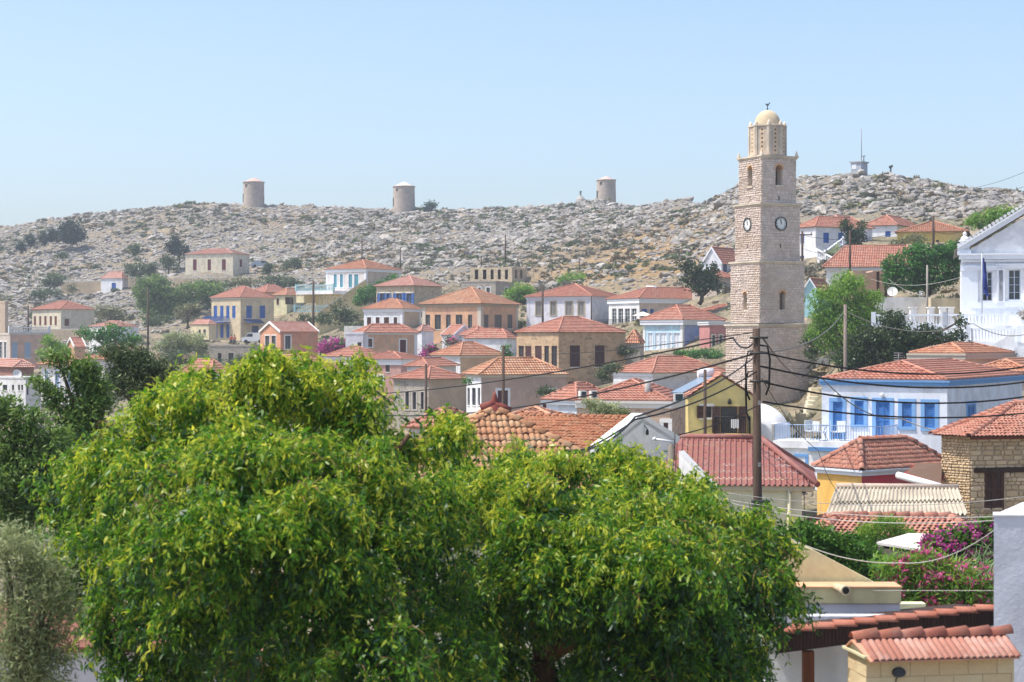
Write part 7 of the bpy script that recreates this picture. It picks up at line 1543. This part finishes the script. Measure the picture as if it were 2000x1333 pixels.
big_tree('eucalyptus_tree', 'large bright green eucalyptus with drooping leaves filling the left foreground', .52, Y1, 2, tr1, 5, 9600, 470,
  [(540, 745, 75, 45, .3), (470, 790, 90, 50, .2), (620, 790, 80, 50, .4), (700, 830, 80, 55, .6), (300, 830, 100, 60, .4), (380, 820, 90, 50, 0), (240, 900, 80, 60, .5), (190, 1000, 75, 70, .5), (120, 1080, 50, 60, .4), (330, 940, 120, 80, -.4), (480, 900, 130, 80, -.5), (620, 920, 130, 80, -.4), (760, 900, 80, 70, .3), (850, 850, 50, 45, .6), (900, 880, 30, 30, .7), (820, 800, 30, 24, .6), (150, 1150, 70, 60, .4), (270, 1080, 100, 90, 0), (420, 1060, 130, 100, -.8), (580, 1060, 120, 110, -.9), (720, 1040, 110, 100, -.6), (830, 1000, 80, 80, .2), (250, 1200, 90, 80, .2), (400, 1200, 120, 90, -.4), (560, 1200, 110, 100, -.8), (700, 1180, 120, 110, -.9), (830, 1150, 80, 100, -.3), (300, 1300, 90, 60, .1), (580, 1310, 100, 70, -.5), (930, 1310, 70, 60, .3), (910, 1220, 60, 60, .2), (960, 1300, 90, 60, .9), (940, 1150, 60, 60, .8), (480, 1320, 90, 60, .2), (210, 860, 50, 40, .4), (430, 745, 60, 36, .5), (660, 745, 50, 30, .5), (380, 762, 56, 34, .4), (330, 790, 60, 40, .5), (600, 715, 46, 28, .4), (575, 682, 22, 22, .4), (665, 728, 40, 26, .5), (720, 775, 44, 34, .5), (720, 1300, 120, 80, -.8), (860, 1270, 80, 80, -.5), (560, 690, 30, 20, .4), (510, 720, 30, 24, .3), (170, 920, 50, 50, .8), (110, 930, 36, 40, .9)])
Y2 = 18.5
def tr2(b):
    f = P(1060, 1290, Y2); o = [([b, f], .16, .13)]
    for x, y, dy in ((1000, 1080, .3), (1150, 1000, .2), (1300, 1010, -.3), (1400, 1120, .2), (1250, 1180, -.5), (1120, 1150, -.4), (980, 960, .5)): m = f.lerp(P(x, y, Y2 + dy), .5) + Vector((0, 0, .12)); o.append(([f, m, P(x, y, Y2 + dy)], .085, .02))
    return o
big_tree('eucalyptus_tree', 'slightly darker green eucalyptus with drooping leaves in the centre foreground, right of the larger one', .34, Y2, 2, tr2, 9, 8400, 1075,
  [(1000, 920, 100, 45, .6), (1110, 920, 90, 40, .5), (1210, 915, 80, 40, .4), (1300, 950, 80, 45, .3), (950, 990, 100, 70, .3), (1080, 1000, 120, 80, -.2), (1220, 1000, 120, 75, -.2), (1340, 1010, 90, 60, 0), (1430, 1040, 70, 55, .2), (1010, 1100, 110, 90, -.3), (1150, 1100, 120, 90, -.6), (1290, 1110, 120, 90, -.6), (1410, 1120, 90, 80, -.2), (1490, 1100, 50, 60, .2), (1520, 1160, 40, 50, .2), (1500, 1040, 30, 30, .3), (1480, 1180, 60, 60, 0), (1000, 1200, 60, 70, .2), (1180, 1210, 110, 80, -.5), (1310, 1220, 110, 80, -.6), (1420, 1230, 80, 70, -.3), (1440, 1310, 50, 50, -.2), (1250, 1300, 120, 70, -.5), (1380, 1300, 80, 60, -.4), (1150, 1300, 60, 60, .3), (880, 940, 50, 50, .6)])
# ------------------------------------------------------------------ poles and cables
root, top, base = pole('utility_pole', 'thick dark wooden utility pole in front of the bell tower, carrying many black cables', 1483, 642, 990, 44, .125, lean=-6)
kk = 44 / F
for r_, s in ((690, 1), (740, -1), (700, -1)):
    mb = MB(); q = P(1480 + s * 14, r_, 44); mb.tube([q + Vector((-s * .2, 0, .2)), q + Vector((s * .06, 0, .16)), q + Vector((s * .12, 0, -.15)), q + Vector((s * .1, 0, -.8)), q + Vector((s * .02, 0, -1.0))], .024, 6); mb.build('cable_loop', plain('#191818'), root)
for r_ in (660, 690, 745): mb = MB(); q = P(1481, r_, 44); mb.tube([q + Vector((-.22, -.1, 0)), q + Vector((.22, -.1, 0))], .03, 6); mb.build('clamp', plain('#3a3836', .5), root)
for r_ in (787, 908): mb = MB(); q = P(1483, r_, 43.86); mb.frame_box(q, (1, 0, 0), (0, 1, 0), Zv, -.03, .03, -.02, .01, -.05, .05); mb.build('plate', plain('#9a9690', .5), root)
mb = MB(); q = P(1486, 985, 43.9); mb.frame_box(q, (1, 0, 0), (0, 1, 0), Zv, -.22, .2, -.15, .1, -.2, .1); mb.build('junction_box', plain('#4a4a46'), root)
def xarm(root, top, w, n=3):
    mb = MB(); mb.frame_box(top - Zv * .4, (1, 0, 0), (0, 1, 0), Zv, -w, w, -.06, .06, -.06, .06); mb.build('crossarm', wood('#5b4a3e'), root); mb = MB()
    for i in range(n): mb.lathe(top + Vector((-w + .1 + (2 * w - .2) * i / max(n - 1, 1), 0, -.34)), [(.05, 0), (.07, .12), (.04, .22), (0, .24)], 7)
    mb.build('insulators', plain('#5a5048', .3), root)
for px, rt, rb, Y, r_, lb, arm in ((1377, 722, 852, 80, .09, 'thin brown pole standing in front of the yellow gabled house', 0), (983, 676, 800, 105, .11, 'brown pole in front of the taupe house', 0), (832, 712, 800, 120, .11, 'brown pole in front of the two tone stone house', 0),
    (1651, 595, 735, 112, .14, 'pale grey wooden pole in front of the eucalyptus right of the tower', 0), (612, 548, 636, 262, .2, 'dark pole in front of the ochre staircase', 0), (289, 562, 672, 258, .17, 'thin dark pole at the left above the ruined yard', 0), (55, 597, 658, 300, .17, 'thin dark pole left of the five window farmhouse', 0),
    (1060, 561, 634, 226, .15, 'thin dark pole in front of the long lavender house', 0), (1155, 578, 632, 232, .1, 'slender pipe at the corner of the long lavender house', 0), (1567, 452, 560, 205, .16, 'dark power pole with a crossarm in front of the white house right of the tower', 1), (1660, 450, 535, 178, .13, 'brown pole in front of the big red roof', 0),
    (1823, 422, 478, 205, .17, 'dark pole in front of the yellow house', 0), (1811, 518, 582, 146, .1, 'pale thin pole in front of the fig tree', 0), (987, 458, 524, 330, .15, 'thin pole rising behind the ruin', 0), (707, 462, 512, 330, .12, 'thin pole behind the pink house', 0), (782, 485, 528, 330, .12, 'thin pole on the slope above the whitewashed orange roof', 0), (940, 500, 525, 325, .12, 'short pole left of the ruin', 0), (1132, 505, 528, 300, .1, 'pair marking stake on the ochre slope', 0), (1898, 642, 712, 115, .035, 'thin metal aerial rod before the church steps', 0)):
    col = plain('#9a9288') if px in (1651, 1811) else None
    root2, t2, b2 = pole('utility_pole' if r_ > .1 else 'thin_pole', lb, px, rt, rb, Y, r_, col=wood('#8d7f74', '#6d6058') if px in (1651,) else col, group='utility poles' if r_ > .1 else None, cat='utility pole' if r_ > .1 else 'pole')
    if arm: xarm(root2, t2, 1.1)
# stub pole with a white bracket
root3, t3, b3 = pole('utility_pole', 'short grey weathered pole stub with a white bracket above the foreground tree', 1310, 868, 960, 43, .1, col=wood('#8d8478', '#5d554c'), group=None)
mb = MB(); q = P(1278, 858, 43); mb.tube([q, P(1316, 864, 43)], .03, 7); mb.lathe(q, [(0, -.06), (.06, 0), (0, .06)], 8); mb.build('bracket', paint('#dfe0e0', .4), root3); mb = MB(); mb.tube([P(1318, 840, 43), P(1318, 900, 43)], .015, 6); mb.build('rod', plain('#4d4d4d', .4), root3)
Pn = lambda x, r, Y=44: P(x, r, Y)
CAB = [([Pn(1478, 662), P(1432, 660, 50), P(730, 770, 92)], .035, .25, 'thick black cable from the pole top down to the left across the brown mansion'),
       ([Pn(1478, 690), P(700, 808, 80)], .035, .6, 'second thick black cable from the main pole to the left, below the first'),
       ([Pn(1478, 694), P(1240, 815, 26), P(1100, 880, 20)], .022, .15, 'black cable from the main pole down toward the gabled house'),
       ([Pn(1480, 725), P(1240, 820, 38), P(1020, 915, 30)], .026, .15, 'black cable sloping from mid pole down across the patchwork stone house'),
       ([Pn(1480, 792), P(1325, 850, 40)], .02, .08, 'lowest short black cable from the main pole to the pole stub'),
       ([Pn(1486, 688), P(2060, 705, 52)], .032, .45, 'top black cable from the main pole to the right edge'),
       ([Pn(1486, 716), P(2060, 737, 52)], .034, .4, 'second black cable from the main pole to the right edge'),
       ([Pn(1495, 748), P(2060, 765, 50)], .032, .4, 'third black cable to the right, crossing the blue eaves band'),
       ([Pn(1490, 785), P(2060, 800, 50)], .03, .3, 'fourth black cable to the right, crossing the blue shuttered windows'),
       ([Pn(1490, 660), P(1602, 735, 75), P(1760, 818, 78), P(2050, 845, 70)], .035, .5, 'grey twisted cable crossing diagonally over the blue shuttered house'),
       ([Pn(1486, 690), P(1646, 612, 112)], .03, .5, 'cable from the main pole up to the grey pole right of the tower'),
       ([P(1000, 689, 150), Pn(1470, 650)], .02, .3, 'thin dark cable above the thick ones crossing the brown mansion'),
       ([Pn(1488, 740), P(1598, 880, 60), P(1640, 965, 56)], .014, .2, 'thin cable dropping from the main pole to the orange walled house'),
       ([P(1655, 610, 112), P(1900, 632, 110), P(2060, 628, 108)], .035, .8, 'grey cable from the grey pole past the dark pine to the church steps'),
       ([P(1400, 960, 34), P(2060, 962, 34)], .012, .25, 'upper pale thin line above the corrugated shed'),
       ([P(1400, 972, 33), P(1942, 1010, 24)], .010, .12, 'middle pale thin line sagging over the corrugated shed'),
       ([P(1380, 970, 33), P(1960, 1016, 23)], .010, .2, 'lower pale thin line passing in front of the low red roof'),
       ([P(1520, 1040, 25), P(1760, 1100, 24), P(1942, 1036, 22)], .012, .12, 'pale clothes line sagging in front of the flowering hedge'),
       ([P(1700, 1154, 24), P(1942, 1154, 22)], .007, .0, 'straight pale line in front of the oleanders'),
       ([P(1700, 545, 160), P(1882, 540, 128)], .03, .6, 'pale cable across the fig tree to the church'),
       ([P(1735, 545, 150), P(1835, 578, 146)], .025, .5, 'pale cable sloping down from the brown canopy across the fig tree'),
       ([P(1567, 460, 205), P(1823, 430, 205)], .03, 1.2, 'thin cable between the dark crossarm pole and the yellow house pole'),
       ([P(1567, 485, 205), P(1660, 470, 178)], .03, .8, 'thin cable from the crossarm pole to the brown pole'),
       ([P(1660, 462, 178), P(1823, 450, 205), P(1900, 436, 210)], .03, .8, 'thin cable from the brown pole over the upper white house'),
       ([P(1890, 385, 300), P(2060, 340, 250)], .04, .8, 'faint power line rising into the sky at the right edge'),
       ([P(1870, 372, 305), P(2060, 308, 250)], .04, .8, 'upper faint power line in the sky at the right edge')]
for pts, r_, sg, lb in CAB:
    r_ *= .55 if 'pale' in lb else .72
    c_ = '#b5b2aa' if 'pale' in lb else ('#77756f' if 'grey' in lb else '#1d1b1a'); wire('overhead_cable', lb, pts, r_, c_, sg, group='cables')
# parasol and roof heater by the white balcony house
c = P(1256, 613, 222); t = thing('parasol', 'cream parasol open on the terrace of the white balcony house', 'parasol', tuple(c - Zv * 2)); mb = MB(); mb.lathe(c, [(1.3, -.28), (.7, .0), (0, .25)], 8, 0, False); mb.build('canopy', paint('#dccfc0', .9), t); mb = MB(); mb.tube([c - Zv * 2.3, c], .04, 6); mb.build('pole', plain('#cfcac0'), t)
t = thing('solar_water_heater', 'small white water tank and panel on the roof ridge of the white balcony house', 'water heater', tuple(P(1272, 570, 234))); c = P(1272, 563, 233.5); mb = MB(); mb.tube([c - Vector((.65, 0, 0)), c + Vector((.65, 0, 0))], .28, 12); mb.build('tank', paint('#e2e4e6', .3), t); mb = MB(); mb.prism([c + Vector((-.6, -.2, -.3)), c + Vector((.6, -.2, -.3)), c + Vector((.6, -1.4, -1.1)), c + Vector((-.6, -1.4, -1.1))], (0, .05, .08)); mb.build('solar_panel', plain('#5d6a78', .3), t)
# tv aerial behind the blue house
c = P(1755, 718, 96); t = thing('tv_aerial', 'small television aerial rising above the left end of the blue house roof', 'aerial', tuple(c)); mb = MB(); q = P(1755, 690, 96); mb.tube([c, q], .02, 5); mb.build('mast', plain('#8d9094', .4), t); mb = MB()
for i in range(4): z = -.12 * i; mb.tube([q + Vector((-.25, 0, z)), q + Vector((.25, 0, z))], .012, 4)
mb.build('element', plain('#a5a8ac', .4), t)
scatter_rocks()
scatter_scrub([LEAF['grey'], LEAF['dry'], LEAF['scrubtree'], LEAF['grey'], LEAF['oliv2'], LEAF['grey']])
# ------------------------------------------------------------------ the air
def haze():
    bm = bmesh.new(); bmesh.ops.create_cube(bm, size=1); me = bpy.data.meshes.new('haze'); bm.to_mesh(me); bm.free(); o = link('haze', me); o.scale = (8000, 1900, 100); o.location = (0, 800, 30); o['kind'] = 'stuff'
    m = bpy.data.materials.new('haze'); m.use_nodes = True; n = m.node_tree; n.nodes.clear(); ou = n.nodes.new('ShaderNodeOutputMaterial'); v = n.nodes.new('ShaderNodeVolumePrincipled'); v.inputs['Color'].default_value = (.86, .92, 1, 1); v.inputs['Density'].default_value = .0004; v.inputs['Anisotropy'].default_value = .2
    n.links.new(v.outputs[0], ou.inputs['Volume']); me.materials.append(m)
haze()
